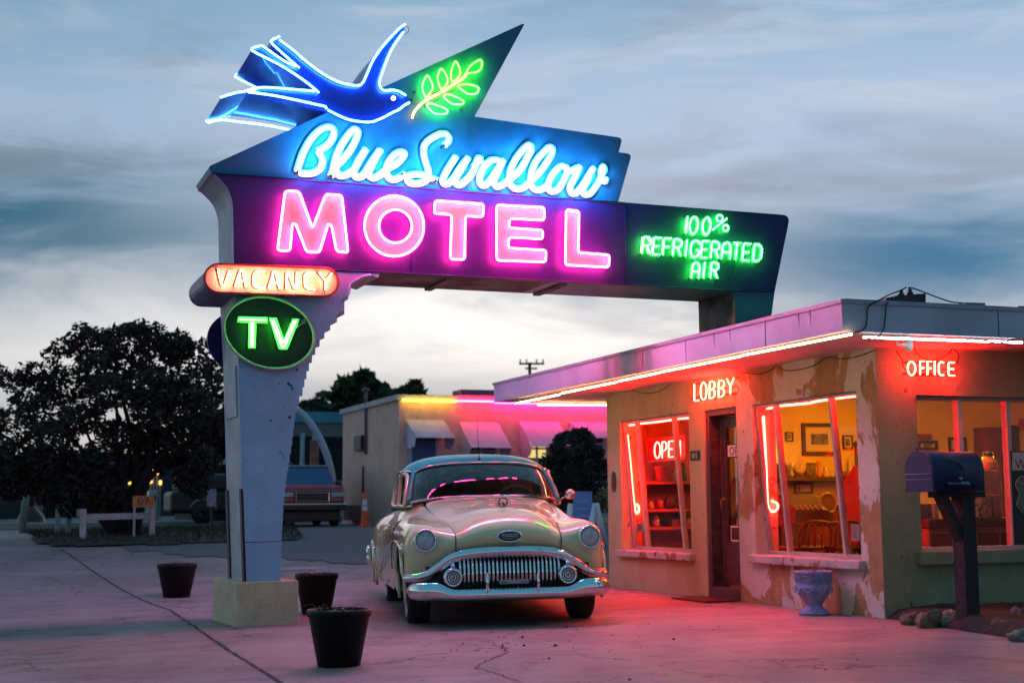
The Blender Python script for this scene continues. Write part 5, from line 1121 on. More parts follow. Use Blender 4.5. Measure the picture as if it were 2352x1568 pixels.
CAR.rotation_euler = (0, R(-0.69), R(-YAW)); CAR.scale = (1.05, 1.05, 1.05)
def cb(b, name, m, parent=None): return b.build(name, m, parent or CAR, local=True)
KX = [0, .17, .33, .46, .57, .68, .79]
rows = [
 [(0, .16, .685), (.17, .165, .683), (.33, .18, .668), (.46, .21, .638), (.57, .24, .578), (.68, .27, .500), (.79, .30, .455), (.85, .36, .445), (.87, .40, .44), (.872, .42, .435), (.872, .44, .43)],
 [(0, .11, .74), (.17, .115, .738), (.33, .13, .722), (.46, .165, .695), (.57, .195, .655), (.68, .215, .605), (.79, .255, .570), (.855, .34, .555), (.873, .41, .51), (.876, .44, .47), (.872, .46, .43)],
 [(0, .10, .82), (.17, .105, .815), (.33, .125, .795), (.46, .165, .755), (.57, .19, .735), (.68, .195, .72), (.79, .235, .70), (.86, .33, .685), (.88, .42, .60), (.88, .46, .51), (.872, .48, .42)],
 [(0, .15, .90), (.17, .155, .893), (.33, .18, .865), (.46, .225, .81), (.57, .215, .80), (.68, .20, .81), (.79, .235, .795), (.86, .34, .77), (.885, .43, .68), (.885, .47, .55), (.873, .5, .41)],
 [(0, .28, .972), (.17, .285, .963), (.34, .31, .928), (.47, .33, .845), (.58, .30, .845), (.69, .275, .878), (.79, .30, .862), (.855, .38, .815), (.89, .45, .735), (.888, .49, .57), (.875, .52, .40)],
 [(0, .47, 1.018), (.17, .47, 1.01), (.345, .48, .972), (.48, .48, .873), (.59, .47, .865), (.70, .46, .905), (.80, .47, .885), (.86, .50, .83), (.893, .53, .755), (.89, .55, .58), (.876, .57, .39)]]
T_ = [(.75, [(0, 1.045), (.17, 1.037), (.36, 1.0), (.50, .91), (.60, .885), (.71, .915), (.81, .898), (.872, .835), (.905, .72), (.905, .52), (.885, .28)]),
      (1.0, [(0, 1.065), (.18, 1.057), (.40, 1.022), (.54, .94), (.63, .902), (.73, .918), (.825, .895), (.885, .83), (.91, .70), (.91, .5), (.89, .26)]),
      (1.3, [(0, 1.107), (.19, 1.10), (.45, 1.07), (.58, 1.002), (.67, .943), (.76, .925), (.845, .89), (.895, .82), (.915, .68), (.915, .48), (.89, .25)]),
      (1.62, [(0, 1.135), (.20, 1.13), (.50, 1.11), (.62, 1.07), (.70, 1.005), (.78, .945), (.855, .895), (.90, .81), (.92, .66), (.92, .46), (.89, .25)]),
      (1.95, [(0, 1.135), (.22, 1.13), (.52, 1.12), (.65, 1.09), (.72, 1.05), (.795, .97), (.865, .89), (.905, .80), (.925, .64), (.925, .45), (.895, .25)]),
      (2.4, [(0, 1.10), (.22, 1.095), (.52, 1.085), (.66, 1.07), (.74, 1.04), (.81, .97), (.875, .88), (.91, .79), (.925, .63), (.925, .45), (.895, .25)]),
      (2.9, [(0, 1.10), (.22, 1.095), (.52, 1.085), (.66, 1.07), (.74, 1.04), (.82, .97), (.885, .89), (.925, .79), (.94, .63), (.94, .45), (.90, .25)]),
      (3.3, [(0, 1.10), (.22, 1.095), (.52, 1.085), (.65, 1.06), (.74, 1.03), (.84, .97), (.925, .90), (.968, .79), (.982, .62), (.98, .44), (.93, .26)]),
      (3.7, [(0, 1.08), (.22, 1.075), (.48, 1.06), (.60, 1.04), (.72, 1.0), (.85, .96), (.945, .90), (.99, .79), (1.005, .62), (.99, .45), (.94, .28)]),
      (4.1, [(0, 1.05), (.22, 1.045), (.40, 1.02), (.56, .98), (.70, .95), (.84, .93), (.94, .88), (.985, .78), (.995, .62), (.98, .46), (.93, .30)]),
      (4.5, [(0, .99), (.22, .985), (.39, .96), (.54, .93), (.68, .91), (.81, .90), (.91, .85), (.955, .76), (.965, .62), (.955, .47), (.91, .32)]),
      (4.8, [(0, .91), (.22, .905), (.38, .88), (.53, .86), (.66, .85), (.78, .84), (.875, .80), (.915, .72), (.925, .60), (.915, .47), (.88, .34)]),
      (5.0, [(0, .78), (.21, .775), (.36, .76), (.5, .75), (.62, .74), (.73, .73), (.81, .71), (.85, .66), (.86, .57), (.85, .47), (.82, .36)]),
      (5.06, [(0, .60), (.2, .60), (.34, .60), (.46, .59), (.58, .58), (.68, .58), (.76, .57), (.80, .55), (.81, .52), (.80, .47), (.78, .38)])]
for y, r_ in T_: rows.append([(x, y, z) for x, z in r_])
def half_to_full(r_, lo, hi):
    h = [r_[i] for i in range(lo, hi + 1)]
    return [Vector((-x, y, z)) for x, y, z in h[::-1] if x > 0 or lo > 0] + ([] if lo > 0 else []) + [Vector(p) for p in h]
def subdiv(b, lv, mats, name, delete=None, parent=None):
    o = cb(b, name, mats, parent); md = o.modifiers.new('subsurf', 'SUBSURF'); md.levels = lv; md.render_levels = lv
    dg = bpy.context.evaluated_depsgraph_get(); me = bpy.data.meshes.new_from_object(o.evaluated_get(dg))
    if delete:
        bm = bmesh.new(); bm.from_mesh(me); bmesh.ops.delete(bm, geom=[f for f in bm.faces if delete(f.calc_center_median())], context='FACES'); bm.to_mesh(me); bm.free()
    old = o.data; o.modifiers.clear(); o.data = me; me.name = name; bpy.data.meshes.remove(old)
    me.polygons.foreach_set('use_smooth', [True] * len(me.polygons)); return o
WF, WR, WHR, WZ = 0.86, 3.92, 0.40, 0.345
def cut(c):
    if abs(c.x) > 0.74 and c.z < 0.78:
        if math.hypot(c.y - WF, c.z - WZ) < WHR: return True
        if math.hypot(c.y - WR, c.z - WZ + 0.02) < WHR - 0.06: return True
    return abs(c.x) < 0.64 and 1.80 < c.y < 3.75 and c.z > 0.9
# hood: columns up to the seam, rows up to the windshield; body: the rest
hood_rows = [half_to_full(r_, 0, 3) for r_ in rows[:10]]
b = MB(); b.grid([h[::-1] for h in hood_rows]); hood = subdiv(b, 3, CREAM, 'hood')
for sgn in (1, -1):
    g = [[Vector((sgn * x, y, z)) for x, y, z in r_[3:]] for r_ in rows[:10]]
    b = MB(); b.grid(g if sgn < 0 else [q[::-1] for q in g]); subdiv(b, 3, CREAM, 'front_fender', cut)
fr = [half_to_full(r_, 0, 10) for r_ in rows[9:]]
b = MB(); b.grid([h[::-1] for h in fr]); body = subdiv(b, 3, CREAM, 'body', cut)
for sgn in (1, -1): b = MB(); b.tube(smooth([(sgn * (x + .004), y - .002, z - 0.004) for x, y, z in [r_[3] for r_ in rows[:10]]], 4), 0.0045, 5); cb(b, 'panel_seam', BLACK, body)
b = MB(); b.tube(smooth([(x, y, z - .001) for x, y, z in [(-p[0], p[1], p[2]) for p in rows[9][3:0:-1]] + list(rows[9][:4])], 3), 0.005, 5); cb(b, 'panel_seam', BLACK, body)
for sgn in (1, -1):
    b = MB(); b.tube(smooth([(sgn * x, y + 0.1, z) for x, y, z in rows[9][4:10]], 4), 0.0045, 5); cb(b, 'panel_seam', BLACK, body)
    b = MB(); b.tube(smooth([(sgn * x, y + 0.45, z) for x, y, z in rows[11][5:10]], 4), 0.0045, 5); cb(b, 'panel_seam', BLACK, body)
# dark box inside: engine bay and floor, so nothing shows through
b = MB(); b.box((-.72, .26, .22), (.72, 1.7, .62)); b.box((-.62, .24, .40), (.62, .30, .66)); b.box((-.80, 1.70, .22), (.80, 4.6, .45)); b.box((-.62, 4.3, .45), (.62, 4.7, .7)); cb(b, 'underbody', BLACK)
b = MB()
for sgn in (1, -1):
    for yc, rr in ((WF, WHR), (WR, WHR - .06)):
        zc_ = WZ if yc == WF else WZ - .02
        pts = [Vector((sgn * (.905 if yc == WF else .985), yc + rr * math.cos(a * math.pi / 18), zc_ + rr * math.sin(a * math.pi / 18))) for a in range(-2, 21)]
        for q in pts:                                     # follow the body side
            f = (q.z - .25) / .6; base = .90 if yc == WF else .985
            q.x = sgn * (base + .012 - (0.03 if f > .75 else 0) - (.03 * (1 - f) if f < .3 else 0))
        b = MB(); b.tube(pts, 0.016, 8); cb(b, 'wheel_arch_lip', CREAM, body)
# wheels
def wheel(sx, yc, steer=0.0):
    M = Matrix.Translation((sx * 0.745, yc, WZ)) @ Matrix.Rotation(steer, 4, 'Z')
    w = bpy.data.objects.new('wheel', None); COL.objects.link(w); w.parent = CAR; w.location = (0, 0, 0); w.empty_display_size = .1
    def lt(prof, m, name, n=32):
        b = MB(); b.lathe([(r, h * sx) for r, h in prof], (0, 0, 0), 'X', n); b.v = [M @ v for v in b.v]; return b.build(name, m, w, local=True)
    lt([(.20, -.085), (.27, -.102), (.322, -.098), (.342, -.08), (.347, -.03), (.347, .03), (.342, .08), (.322, .098), (.27, .102), (.20, .085)], RUBBER, 'tyre')
    lt([(.215, .094), (.26, .1025), (.285, .1035)], mat('whitewall', (0.55, 0.50, 0.48), 0.7) if 'whitewall' not in MAT else MAT['whitewall'], 'whitewall')
    lt([(.0001, .085), (.08, .083), (.11, .06), (.17, .05), (.205, .07), (.21, .03), (.21, -.05), (.05, -.06)], CHROME, 'rim')
wheel(-1, WF, R(-1)); wheel(1, WF, R(-1)); wheel(-1, WR); wheel(1, WR)
# grille opening, surround bar, teeth
b = MB(); P = [(-.62, .215, .30), (.62, .215, .30), (.66, .22, .47), (.56, .20, .55), (.45, .17, .615), (.2, .15, .645), (-.2, .15, .645), (-.45, .17, .615), (-.56, .20, .55), (-.66, .22, .47)]
b.add([Vector((x, y + .04, z)) for x, y, z in P], [tuple(range(10))], False); cb(b, 'grille_cavity', BLACK)
lip = [(-.875, .37, .428), (-.83, .315, .430), (-.76, .275, .438), (-.68, .25, .465), (-.60, .225, .525), (-.52, .20, .580), (-.42, .17, .617), (-.25, .14, .640), (0, .128, .648), (.25, .14, .640), (.42, .17, .617), (.52, .20, .580), (.60, .225, .525), (.68, .25, .465), (.76, .275, .438), (.83, .315, .430), (.875, .37, .428)]
b = MB(); b.tube(smooth(lip, 5), lambda t: 0.052 - 0.016 * abs(2 * t - 1) ** 3, 16, flat=((0, 1, 0), 0.044)); sur = cb(b, 'grille_surround', CHROME)
b = MB()                                                  # faint script on the surround, unreadable squiggles as on the car
def squig(x0, x1, z):
    pts = []; n = 26
    for i in range(n): t = i / (n - 1); x = x0 + (x1 - x0) * t; pts.append((x, .128 - .0435 + abs(x) * .055 - .001, z + .011 * math.sin(t * 31) * (1 + .6 * math.sin(t * 9)) + .008 * t))
    return smooth(pts, 3)
b.tube(squig(-.24, -.06, .640), .0018, 4); b.tube(squig(.09, .29, .642), .0018, 4); cb(b, 'script', BLACK, sur)
for i in range(25):
    x = -.432 + i * .036; zt_ = .60 - .25 * max(0, abs(x) - .3) ** 1.5
    b = MB(); b.tube(smooth([(x, .20, zt_), (x, .155, zt_ - .03), (x, .128, .48), (x, .135, .40), (x, .165, .345), (x, .19, .325)], 3), lambda t: 0.0115 - .004 * abs(2 * t - 1) ** 2, 8); cb(b, 'grille_tooth', CHROME)
# bumper
bp = []
def bump_sec(x):
    a = abs(x); t = min(max((a - .48) / .18, 0), 1); t = t * t * (3 - 2 * t)
    z0 = .238 + .012 * t; z1 = .338 + .062 * t
    y = .05 + .12 * max(0, a - .3) ** 2 + 2.6 * max(0, a - .70) ** 2
    return y, z0, z1
rowsb = []
for i in range(61):
    x = -.895 + i * 1.79 / 60; y, z0_, z1_ = bump_sec(x); a = abs(x); e = max(0.02, 1 - max(0, (a - .80) / .096) ** 2) ** .5
    zc_ = (z0_ + z1_) / 2; hz = (z1_ - z0_) / 2 * e; r_ = []
    for k in range(16):
        an = 6.28318 * k / 16; cy_ = math.cos(an); sz = math.sin(an)
        r_.append(Vector((x, y - .03 * cy_ * e - .012 * (1 - sz * sz) * e, zc_ + hz * (abs(sz) ** .75) * (1 if sz > 0 else -1))))
    rowsb.append(r_)
b = MB(); b.grid(rowsb, True, True); b.f.append(tuple(range(15, -1, -1))); b.f.append(tuple(60 * 16 + k for k in range(16))); b.m += [0, 0]; b.sm += [True, True]
bumper = cb(b, 'front_bumper', CHROME)
for x in (-.215, .225):
    b = MB(); b.ball((x, .0, .385), (.017, .03, .088), 12, 10); cb(b, 'bumper_guard', CHROME, bumper)
b = MB(); b.bbox((-.11, .02, .372), (.15, .03, .408), .006); b.mi = 1
for x0_ in (-.095, .075): b.box((x0_, .017, .386), (x0_ + .062, .0195, .391))
cb(b, 'plate_bracket', [GREYM, BLACK], bumper)
b = MB(); b.tube([(-.70, .07, .255), (.70, .07, .255)], .012, 6); b.box((-.66, .10, .27), (.66, .22, .32)); cb(b, 'valance', BLACK, bumper)
# parking lamps
for x in (-.50, .50):
    c_ = Vector((x, .10, .435))
    pk = bpy.data.objects.new('parking_lamp', None); COL.objects.link(pk); pk.parent = CAR
    b = MB(); b.lathe([(.058, -.03), (.062, -.045), (.078, -.037), (.085, -.01), (.085, .06), (.07, .12)], c_, 'Y', 32); b.lathe([(.038, -.02), (.041, -.032), (.047, -.032), (.049, -.02)], c_, 'Y', 28); b.lathe([(.018, -.02), (.021, -.034), (.027, -.034), (.029, -.02)], c_, 'Y', 24); b.build('ring', CHROME, pk, local=True)
    b = MB(); b.lathe([(.0001, -.015), (.06, -.015)], c_, 'Y', 28); b.build('cup', mat('lamp_cup', (0.06, 0.035, 0.05), 0.3) if 'lamp_cup' not in MAT else MAT['lamp_cup'], pk, local=True)
    b = MB(); b.lathe([(.0001, -.030), (.012, -.028), (.019, -.02)], c_, 'Y', 20); b.build('lens', mat('parking_lens', (0.35, 0.25, 0.27), 0.2, coat=1.0) if 'parking_lens' not in MAT else MAT['parking_lens'], pk, local=True)
    b = MB(); b.ball(c_ + Vector((0, -.01, .10)), (.02, .028, .022), 10, 8); b.build('finial', CHROME, pk, local=True)
# headlights
for x in (-.725, .725):
    c_ = Vector((x, .205, .752)); hl = bpy.data.objects.new('headlight', None); COL.objects.link(hl); hl.parent = CAR
    b = MB(); b.lathe([(.082, -.012), (.088, -.024), (.097, -.022), (.103, .0), (.104, .05), (.10, .10)], c_, 'Y', 36); b.build('bezel', CHROME, hl, local=True)
    b = MB(); b.lathe([(.083, -.013), (.083, .03)], c_, 'Y', 36); b.build('gasket', BLACK, hl, local=True)
    b = MB(); b.lathe([(.0001, -.032), (.03, -.0305), (.055, -.025), (.075, -.015), (.084, -.006)], c_, 'Y', 32); b.build('lens', mat('ribbed_lens', (0.58, 0.60, 0.62), 0.12, 0.0, var=0.45, vscale=22, coat=1.0, bump=0.35, bscale=110, lo=.35, hi=.7) if 'ribbed_lens' not in MAT else MAT['ribbed_lens'], hl, local=True)
    b = MB(); b.lathe([(.083, .0), (.07, .022), (.05, .042), (.025, .055), (.0001, .058)], c_, 'Y', 32); b.build('reflector', BOWL, hl, local=True)
    b = MB(); b.ball(c_ + Vector((0, .03, 0)), (.012, .02, .012), 8, 6); b.build('bulb', LENS, hl, local=True)
# badge, ornament, ports, spears
b = MB(); b.tube([(.105 * math.cos(a * .2094), .098 + .012 * abs(math.cos(a * .2094)), .775 + .046 * math.sin(a * .2094)) for a in range(30)], .008, 8, closed=True); em = cb(b, 'hood_badge', CHROME)
b = MB(); b.ball((0, .115, .775), (.10, .022, .042), 20, 10); cb(b, 'badge_field', mat('badge_black', (0.02, 0.015, 0.02), 0.2, coat=1.0), em)
b = MB(); b.tube(rounded([(-.065, .088, .79), (.065, .088, .79), (.062, .088, .762), (.02, .088, .757), (0, .088, .752), (-.02, .088, .757), (-.062, .088, .762)], .008, True, 2), .0035, 6, closed=True); b.tube([(-.045, .088, .776), (.045, .088, .776)], .006, 6); cb(b, 'badge_shield', GREYM, em)
b = MB(); b.tube([(.040 * math.cos(a * .2618), .47, 1.068 + .040 * math.sin(a * .2618)) for a in range(24)], .0065, 8, closed=True); orn = cb(b, 'hood_ornament', mat('dark_chrome', (0.16, 0.15, 0.15), 0.15, 1.0))
b = MB(); b.tube(smooth([(0, .36, 1.03), (0, .42, 1.045), (0, .47, 1.06), (0, .60, 1.045), (0, .75, 1.05)], 4), lambda t: .005 + .008 * math.sin(min(t * 1.4, 1) * 3.1), 8); b.tube([(-.035, .47, 1.062), (.035, .47, 1.062)], .004, 5); b.tube([(0, .47, 1.062), (0, .47, 1.027)], .004, 5); cb(b, 'jet_body', MAT['dark_chrome'], orn)
for sgn in (1, -1):
    for i in range(3):
        y = 1.16 + i * .15; b = MB(); b.ball((sgn * (.895 + .003 * i), y, .80), (.018, .055, .024), 14, 10); cb(b, 'fender_port', CHROME)
    b = MB(); sp = smooth([(sgn * .905, .54, .655), (sgn * .915, .62, .675), (sgn * .915, .80, .70), (sgn * .92, 1.1, .725), (sgn * .925, 1.5, .725), (sgn * .935, 2.0, .66), (sgn * .95, 2.5, .55), (sgn * .955, 2.9, .44), (sgn * .955, 3.2, .36), (sgn * .97, 3.38, .34)], 5)
    b.tube(sp, lambda t: .026 * max(.32, 1 - t * 2.6), 10); cb(b, 'side_spear', CHROME)
    b = MB(); b.tube(smooth([(sgn * .985, 3.42, .40), (sgn * 1.0, 3.42, .48), (sgn * 1.005, 3.43, .56), (sgn * 1.0, 3.45, .62)], 5), .012, 8); cb(b, 'rear_fender_moulding', CHROME)
# rear bumper wraps round into view
b = MB(); rb = smooth([(-.98, 4.55, .44), (-1.0, 4.8, .44), (-.95, 5.08, .43), (-.6, 5.2, .42), (0, 5.22, .42), (.6, 5.2, .42), (.95, 5.08, .43), (1.0, 4.8, .44), (.98, 4.55, .44)], 6); b.tube(rb, .055, 12, flat=((1, .3, 0), .03)); b.ball((-1.0, 4.78, .52), (.03, .05, .09), 10, 8); b.ball((1.0, 4.78, .52), (.03, .05, .09), 10, 8); cb(b, 'rear_bumper', CHROME)
# glasshouse
RT = [(2.10, [(0, 2.07, 1.475), (.28, 2.078, 1.472), (.46, 2.11, 1.452), (.565, 2.16, 1.418), (.605, 2.20, 1.385)]),
      (2.2, [(0, 2.17, 1.532), (.29, 2.18, 1.525), (.485, 2.21, 1.495), (.60, 2.26, 1.448), (.645, 2.30, 1.395)]),
      (2.5, [(0, 2.5, 1.578), (.31, 2.5, 1.567), (.51, 2.5, 1.532), (.635, 2.5, 1.472), (.68, 2.5, 1.40)]),
      (3.0, [(0, 3.0, 1.59), (.31, 3.0, 1.578), (.52, 3.0, 1.542), (.645, 3.0, 1.478), (.695, 3.0, 1.395)]),
      (3.4, [(0, 3.4, 1.56), (.31, 3.4, 1.55), (.51, 3.4, 1.51), (.635, 3.4, 1.44), (.69, 3.4, 1.36)]),
      (3.75, [(0, 3.7, 1.46), (.31, 3.7, 1.45), (.49, 3.68, 1.42), (.62, 3.66, 1.35), (.70, 3.62, 1.24)]),
      (4.0, [(0, 3.98, 1.25), (.31, 3.97, 1.245), (.48, 3.94, 1.22), (.62, 3.9, 1.15), (.72, 3.84, 1.07)]),
      (4.1, [(0, 4.1, 1.05), (.31, 4.09, 1.045), (.47, 4.06, 1.03), (.62, 4.0, .99), (.735, 3.92, .96)])]
RT = [(k_, [(x * 1.075, y, z) for x, y, z in r_]) for k_, r_ in RT]
b = MB(); b.grid([half_to_full(r_, 0, 4)[::-1] for _, r_ in RT]); roof_o = subdiv(b, 3, TEALP, 'roof')
base = [(0, 1.60, 1.098), (.25, 1.612, 1.096), (.45, 1.66, 1.085), (.60, 1.74, 1.066), (.665, 1.80, 1.05)]
base = [(x * 1.09, y, z + .038) for x, y, z in base]
topw = [(0, 2.065, 1.468), (.28, 2.073, 1.464), (.455, 2.105, 1.444), (.555, 2.15, 1.412), (.595, 2.185, 1.38)]
topw = [(x * 1.085, y, z - .002) for x, y, z in topw]
mid = [tuple((a_ + c_) / 2 + d for a_, c_, d in zip(p, q, (0.01 if p[0] > .4 else 0, -.035, .008))) for p, q in zip(base, topw)]
b = MB(); b.grid([half_to_full(r_, 0, 4) for r_ in (base, mid, topw)]); subdiv(b, 3, CGLS, 'windshield')
full = lambda r_: half_to_full(r_, 0, 4)
b = MB(); b.tube(smooth([p + Vector((0, -.012, -.004)) for p in full(base)], 5), .013, 8); b.tube(smooth([p + Vector((0, -.008, .004)) for p in full(topw)], 5), .010, 8); cb(b, 'windshield_trim', CHROME)
for sgn in (1, -1):
    b = MB(); b.tube(smooth([(sgn * (p[0] + .015), p[1] + .015, p[2]) for p in (base[4], mid[4], topw[4])] + [(sgn * .672, 2.22, 1.395)], 5), .024, 10); cb(b, 'windshield_pillar', TEALP)
    b = MB(); b.tube(smooth([(sgn * .658, 2.2, 1.39), (sgn * .70, 2.32, 1.40), (sgn * .738, 2.5, 1.402), (sgn * .755, 3.0, 1.397), (sgn * .75, 3.4, 1.362), (sgn * .762, 3.64, 1.24), (sgn * .782, 3.84, 1.08)], 5), .011, 8); cb(b, 'drip_rail', CHROME, roof_o)
    # door window frames in cream and glass
    for (ya, yb_, slope) in ((1.92, 2.74, .30), (2.84, 3.62, 0.0)):
        za, zb_ = 1.05, 1.362
        q = [(sgn * .775, ya, za), (sgn * (.768 if slope else .77), ya + .02, za + .04), (sgn * (.74 if not slope else .715), ya + slope + .01, zb_), (sgn * .742, ya + max(slope, .12) + .1, zb_ + .012), (sgn * .744, yb_ - .12, zb_ + (.01 if slope else -.03)), (sgn * .752, yb_ - .02, zb_ - (.01 if slope else .10)), (sgn * .78, yb_, za)]
        dw = bpy.data.objects.new('door_window', None); COL.objects.link(dw); dw.parent = CAR
        b = MB(); b.tube(rounded(q, .05, True, 3), .019, 8, closed=True); b.build('frame', CREAM, dw, local=True)
        b = MB(); b.add([Vector(v) for v in q], [tuple(range(len(q)))], False); b.build('pane', CGLS, dw, local=True)
        if slope: b = MB(); b.tube([(sgn * .772, ya + .30, za), (sgn * .735, ya + .40, zb_)], .009, 6); b.build('vent_bar', CHROME, dw, local=True)
    b = MB(); b.tube(smooth([(sgn * .70, 1.82, 1.052), (sgn * .765, 2.0, 1.045), (sgn * .775, 2.8, 1.04), (sgn * .77, 3.6, 1.035), (sgn * .755, 3.85, 1.02)], 4), .012, 8); cb(b, 'belt_trim', CHROME)
    b = MB(); b.tube(smooth([(sgn * .885, 2.2, .86), (sgn * .93, 2.22, .865), (sgn * .935, 2.34, .865), (sgn * .89, 2.36, .86)], 4), .012, 8); cb(b, 'door_handle', CHROME)
# inside
b = MB()
for y in (2.75, 3.55): b.bbox((-.62, y, .55), (.62, y + .16, 1.13 if y < 3 else 1.08), .05)
cb(b, 'seat_back', SEATM)
b = MB(); b.bbox((-.62, 1.78, .90), (.62, 1.98, 1.04), .03); cb(b, 'dashboard', mat('dash_brown', (0.06, 0.05, 0.045), 0.5))
b = MB(); Mw = Matrix.Translation((.36, 2.16, 1.06)) @ Matrix.Rotation(R(-58), 4, 'X'); b.tube([Mw @ Vector((.2 * math.cos(a * .2244), .2 * math.sin(a * .2244), 0)) for a in range(28)], .011, 8, closed=True); b.tube([Mw @ Vector((-.2, 0, 0)), Mw @ Vector((.2, 0, 0))], .008, 6); cb(b, 'steering_wheel', mat('ivory', (0.45, 0.42, 0.34), 0.4))
b = MB(); b.bbox((-.05, 2.07, 1.36), (.09, 2.10, 1.41), .008); cb(b, 'inner_mirror', BLACK)
# outside mirror, aerial, wipers, bonnet jet
mr = bpy.data.objects.new('side_mirror', None); COL.objects.link(mr); mr.parent = CAR
b = MB(); b.lathe([(.0001, -.05), (.025, -.045), (.045, -.025), (.052, .0), (.05, .012), (.0001, .014)], (.87, 1.84, 1.135), 'Y', 20); b.build('shell', CHROME, mr, local=True)
b = MB(); b.tube([(.74, 1.93, 1.06), (.80, 1.88, 1.10), (.85, 1.86, 1.12)], .008, 6); b.build('arm', CHROME, mr, local=True)
b = MB(); b.tube([(0, 2.135, 1.505), (-.01, 2.20, 1.92)], lambda t: .004 - .002 * t, 6); b.ball((0, 2.13, 1.505), (.016, .02, .014), 10, 6); cb(b, 'aerial', DARKM)
for x0_, x1_ in ((-.28, -.02), (.30, .56)):
    b = MB(); b.tube(smooth([(x0_, 1.585, 1.10), ((x0_ + x1_) / 2, 1.60, 1.128), (x1_, 1.66 if x1_ > .3 else 1.61, 1.135)], 4), .006, 6); b.tube([(x0_ - .02, 1.59, 1.113), (x1_ + .08, 1.67 if x1_ > .3 else 1.605, 1.125)], .005, 5); cb(b, 'wiper', BLACK)

# ------------------------------------------------------------------ things standing on the slab
POTM = mat('black_pot', (0.004, 0.004, 0.005), 0.5, var=0.3, vscale=10, spec=0.25)
POTSOIL = mat('potting_soil', (0.03, 0.02, 0.015), 0.95)
TWIG = mat('dry_twig', (0.16, 0.11, 0.06), 0.9); SPROUT = mat('sprout_green', (0.12, 0.20, 0.03), 0.7)
def pot(px, py, wpx, hpx, label, leaves):
    g = ground(px, py); d = (g - CAM).dot(WV); r = wpx / 2 * d / FPX; h = hpx * d / FPX; g = g + Vector((WV.x, WV.y, 0)).normalized() * r * .7; g.z = zg(g.x, g.y)
    o = thing('plant_pot', label, 'plant pot', g, 'black plastic pots around the sign post')
    rb = r * .66
    b = MB(); b.lathe([(.0001, .0), (rb, 0), (r * .945, h * .86), (r * .95, h * .87), (r * 1.0, h * .88), (r * 1.01, h * .98), (r * .985, h), (r * .94, h), (r * .92, h * .84)], g, 'Z', 40); b.build('pot_shell', POTM, o)
    b = MB(); b.lathe([(r * .93, h * .85), (r * .5, h * .88), (.0001, h * .87)], g, 'Z', 24); b.build('soil', POTSOIL, o)
    b = MB()
    for i in range(7):
        a = random.uniform(0, 6.28); q = g + Vector((r * .6 * math.cos(a), r * .6 * math.sin(a), h * .87)); t = random.uniform(0, 6.28)
        b.tube(smooth([q, q + Vector((.05 * math.cos(t), .05 * math.sin(t), random.uniform(.02, h * .22))), q + Vector((.13 * math.cos(t), .13 * math.sin(t), random.uniform(.0, h * .2)))], 4), .0025, 5)
    b.build('dry_stems', TWIG, o)
    b = MB()
    for i in range(leaves):
        q = g + Vector((random.gauss(0, r * .25), random.gauss(0, r * .25), h * .9 + random.uniform(0, h * .14))); a = random.uniform(0, 6.28); l = .022
        b.add([q + Vector((l * math.cos(a), l * math.sin(a), .01)), q + Vector((l * math.cos(a + 2), l * math.sin(a + 2), 0)), q + Vector((l * math.cos(a + 4), l * math.sin(a + 4), .015))], [(0, 1, 2)], False)
    b.build('sprouts', SPROUT, o)
pot(772, 1534, 150, 130, 'black plastic pot nearest the camera, with a few green sprouts', 26)
pot(398, 1373, 92, 76, 'black plastic pot left of the sign post', 6)
pot(722, 1411, 100, 92, 'black plastic pot half hidden behind the block of the sign post', 14)
# blue urn with key pattern by the flaking wall
URN = mat('blue_grey_urn', (0.26, 0.31, 0.52), 0.75, var=0.3, vscale=14, bump=0.5, bscale=50)
g = ground(1856, 1414); d = (g - CAM).dot(WV); s = 88 / 2 * d / FPX; g += Vector((.12, .08, 0)); g.z = 0.0
o = thing('urn_planter', 'small blue urn planter with Greek key band by the flaking wall', 'urn', g)
b = MB(); b.lathe([(.0001, 0), (.80 * s, 0), (.80 * s, .12 * s), (.62 * s, .28 * s), (.42 * s, .42 * s), (.44 * s, .55 * s), (.72 * s, .95 * s), (.94 * s, 1.35 * s), (.98 * s, 1.5 * s), (.90 * s, 1.58 * s), (.92 * s, 1.62 * s), (.94 * s, 2.1 * s), (1.0 * s, 2.14 * s), (1.0 * s, 2.28 * s), (.88 * s, 2.28 * s), (.84 * s, 2.0 * s), (.0001, 1.98 * s)], g, 'Z', 36); b.build('bowl', URN, o)
b = MB()
for i in range(9):                                        # key pattern, low relief
    a0 = i * 6.28318 / 9
    for pts in ([(0, 0), (0, 1), (.8, 1), (.8, .25), (.35, .25), (.35, .6), (.55, .6)],):
        P = []
        for u, v in pts: a = a0 + u * .55; P.append(g + Vector((.945 * s * math.cos(a), .945 * s * math.sin(a), (1.72 + .3 * v) * s)))
        b.tube(P, .035 * s, 5)
for i in range(9):                                        # swags
    a0 = i * 6.28318 / 9; b.tube(smooth([g + Vector(((.99 - .05 * math.sin(t * 3.14159)) * s * math.cos(a0 + t * .698), (.99 - .05 * math.sin(t * 3.14159)) * s * math.sin(a0 + t * .698), (1.48 - .32 * math.sin(t * 3.14159)) * s)) for t in (0, .25, .5, .75, 1)], 4), .05 * s, 6)
b.build('relief_band', URN, o)
b = MB()
for i in range(22):
    a = random.uniform(0, 6.28); t = random.uniform(.1, .7); q = g + Vector((.4 * s * t * math.cos(a), .4 * s * t * math.sin(a), 1.98 * s)); b.tube(smooth([q, q + Vector((t * .3 * s * math.cos(a), t * .3 * s * math.sin(a), .35 * s)), q + Vector((t * 1.2 * s * math.cos(a), t * 1.2 * s * math.sin(a), random.uniform(.5, .8) * s))], 3), .0022, 4)
b.build('dry_plant', TWIG, o)
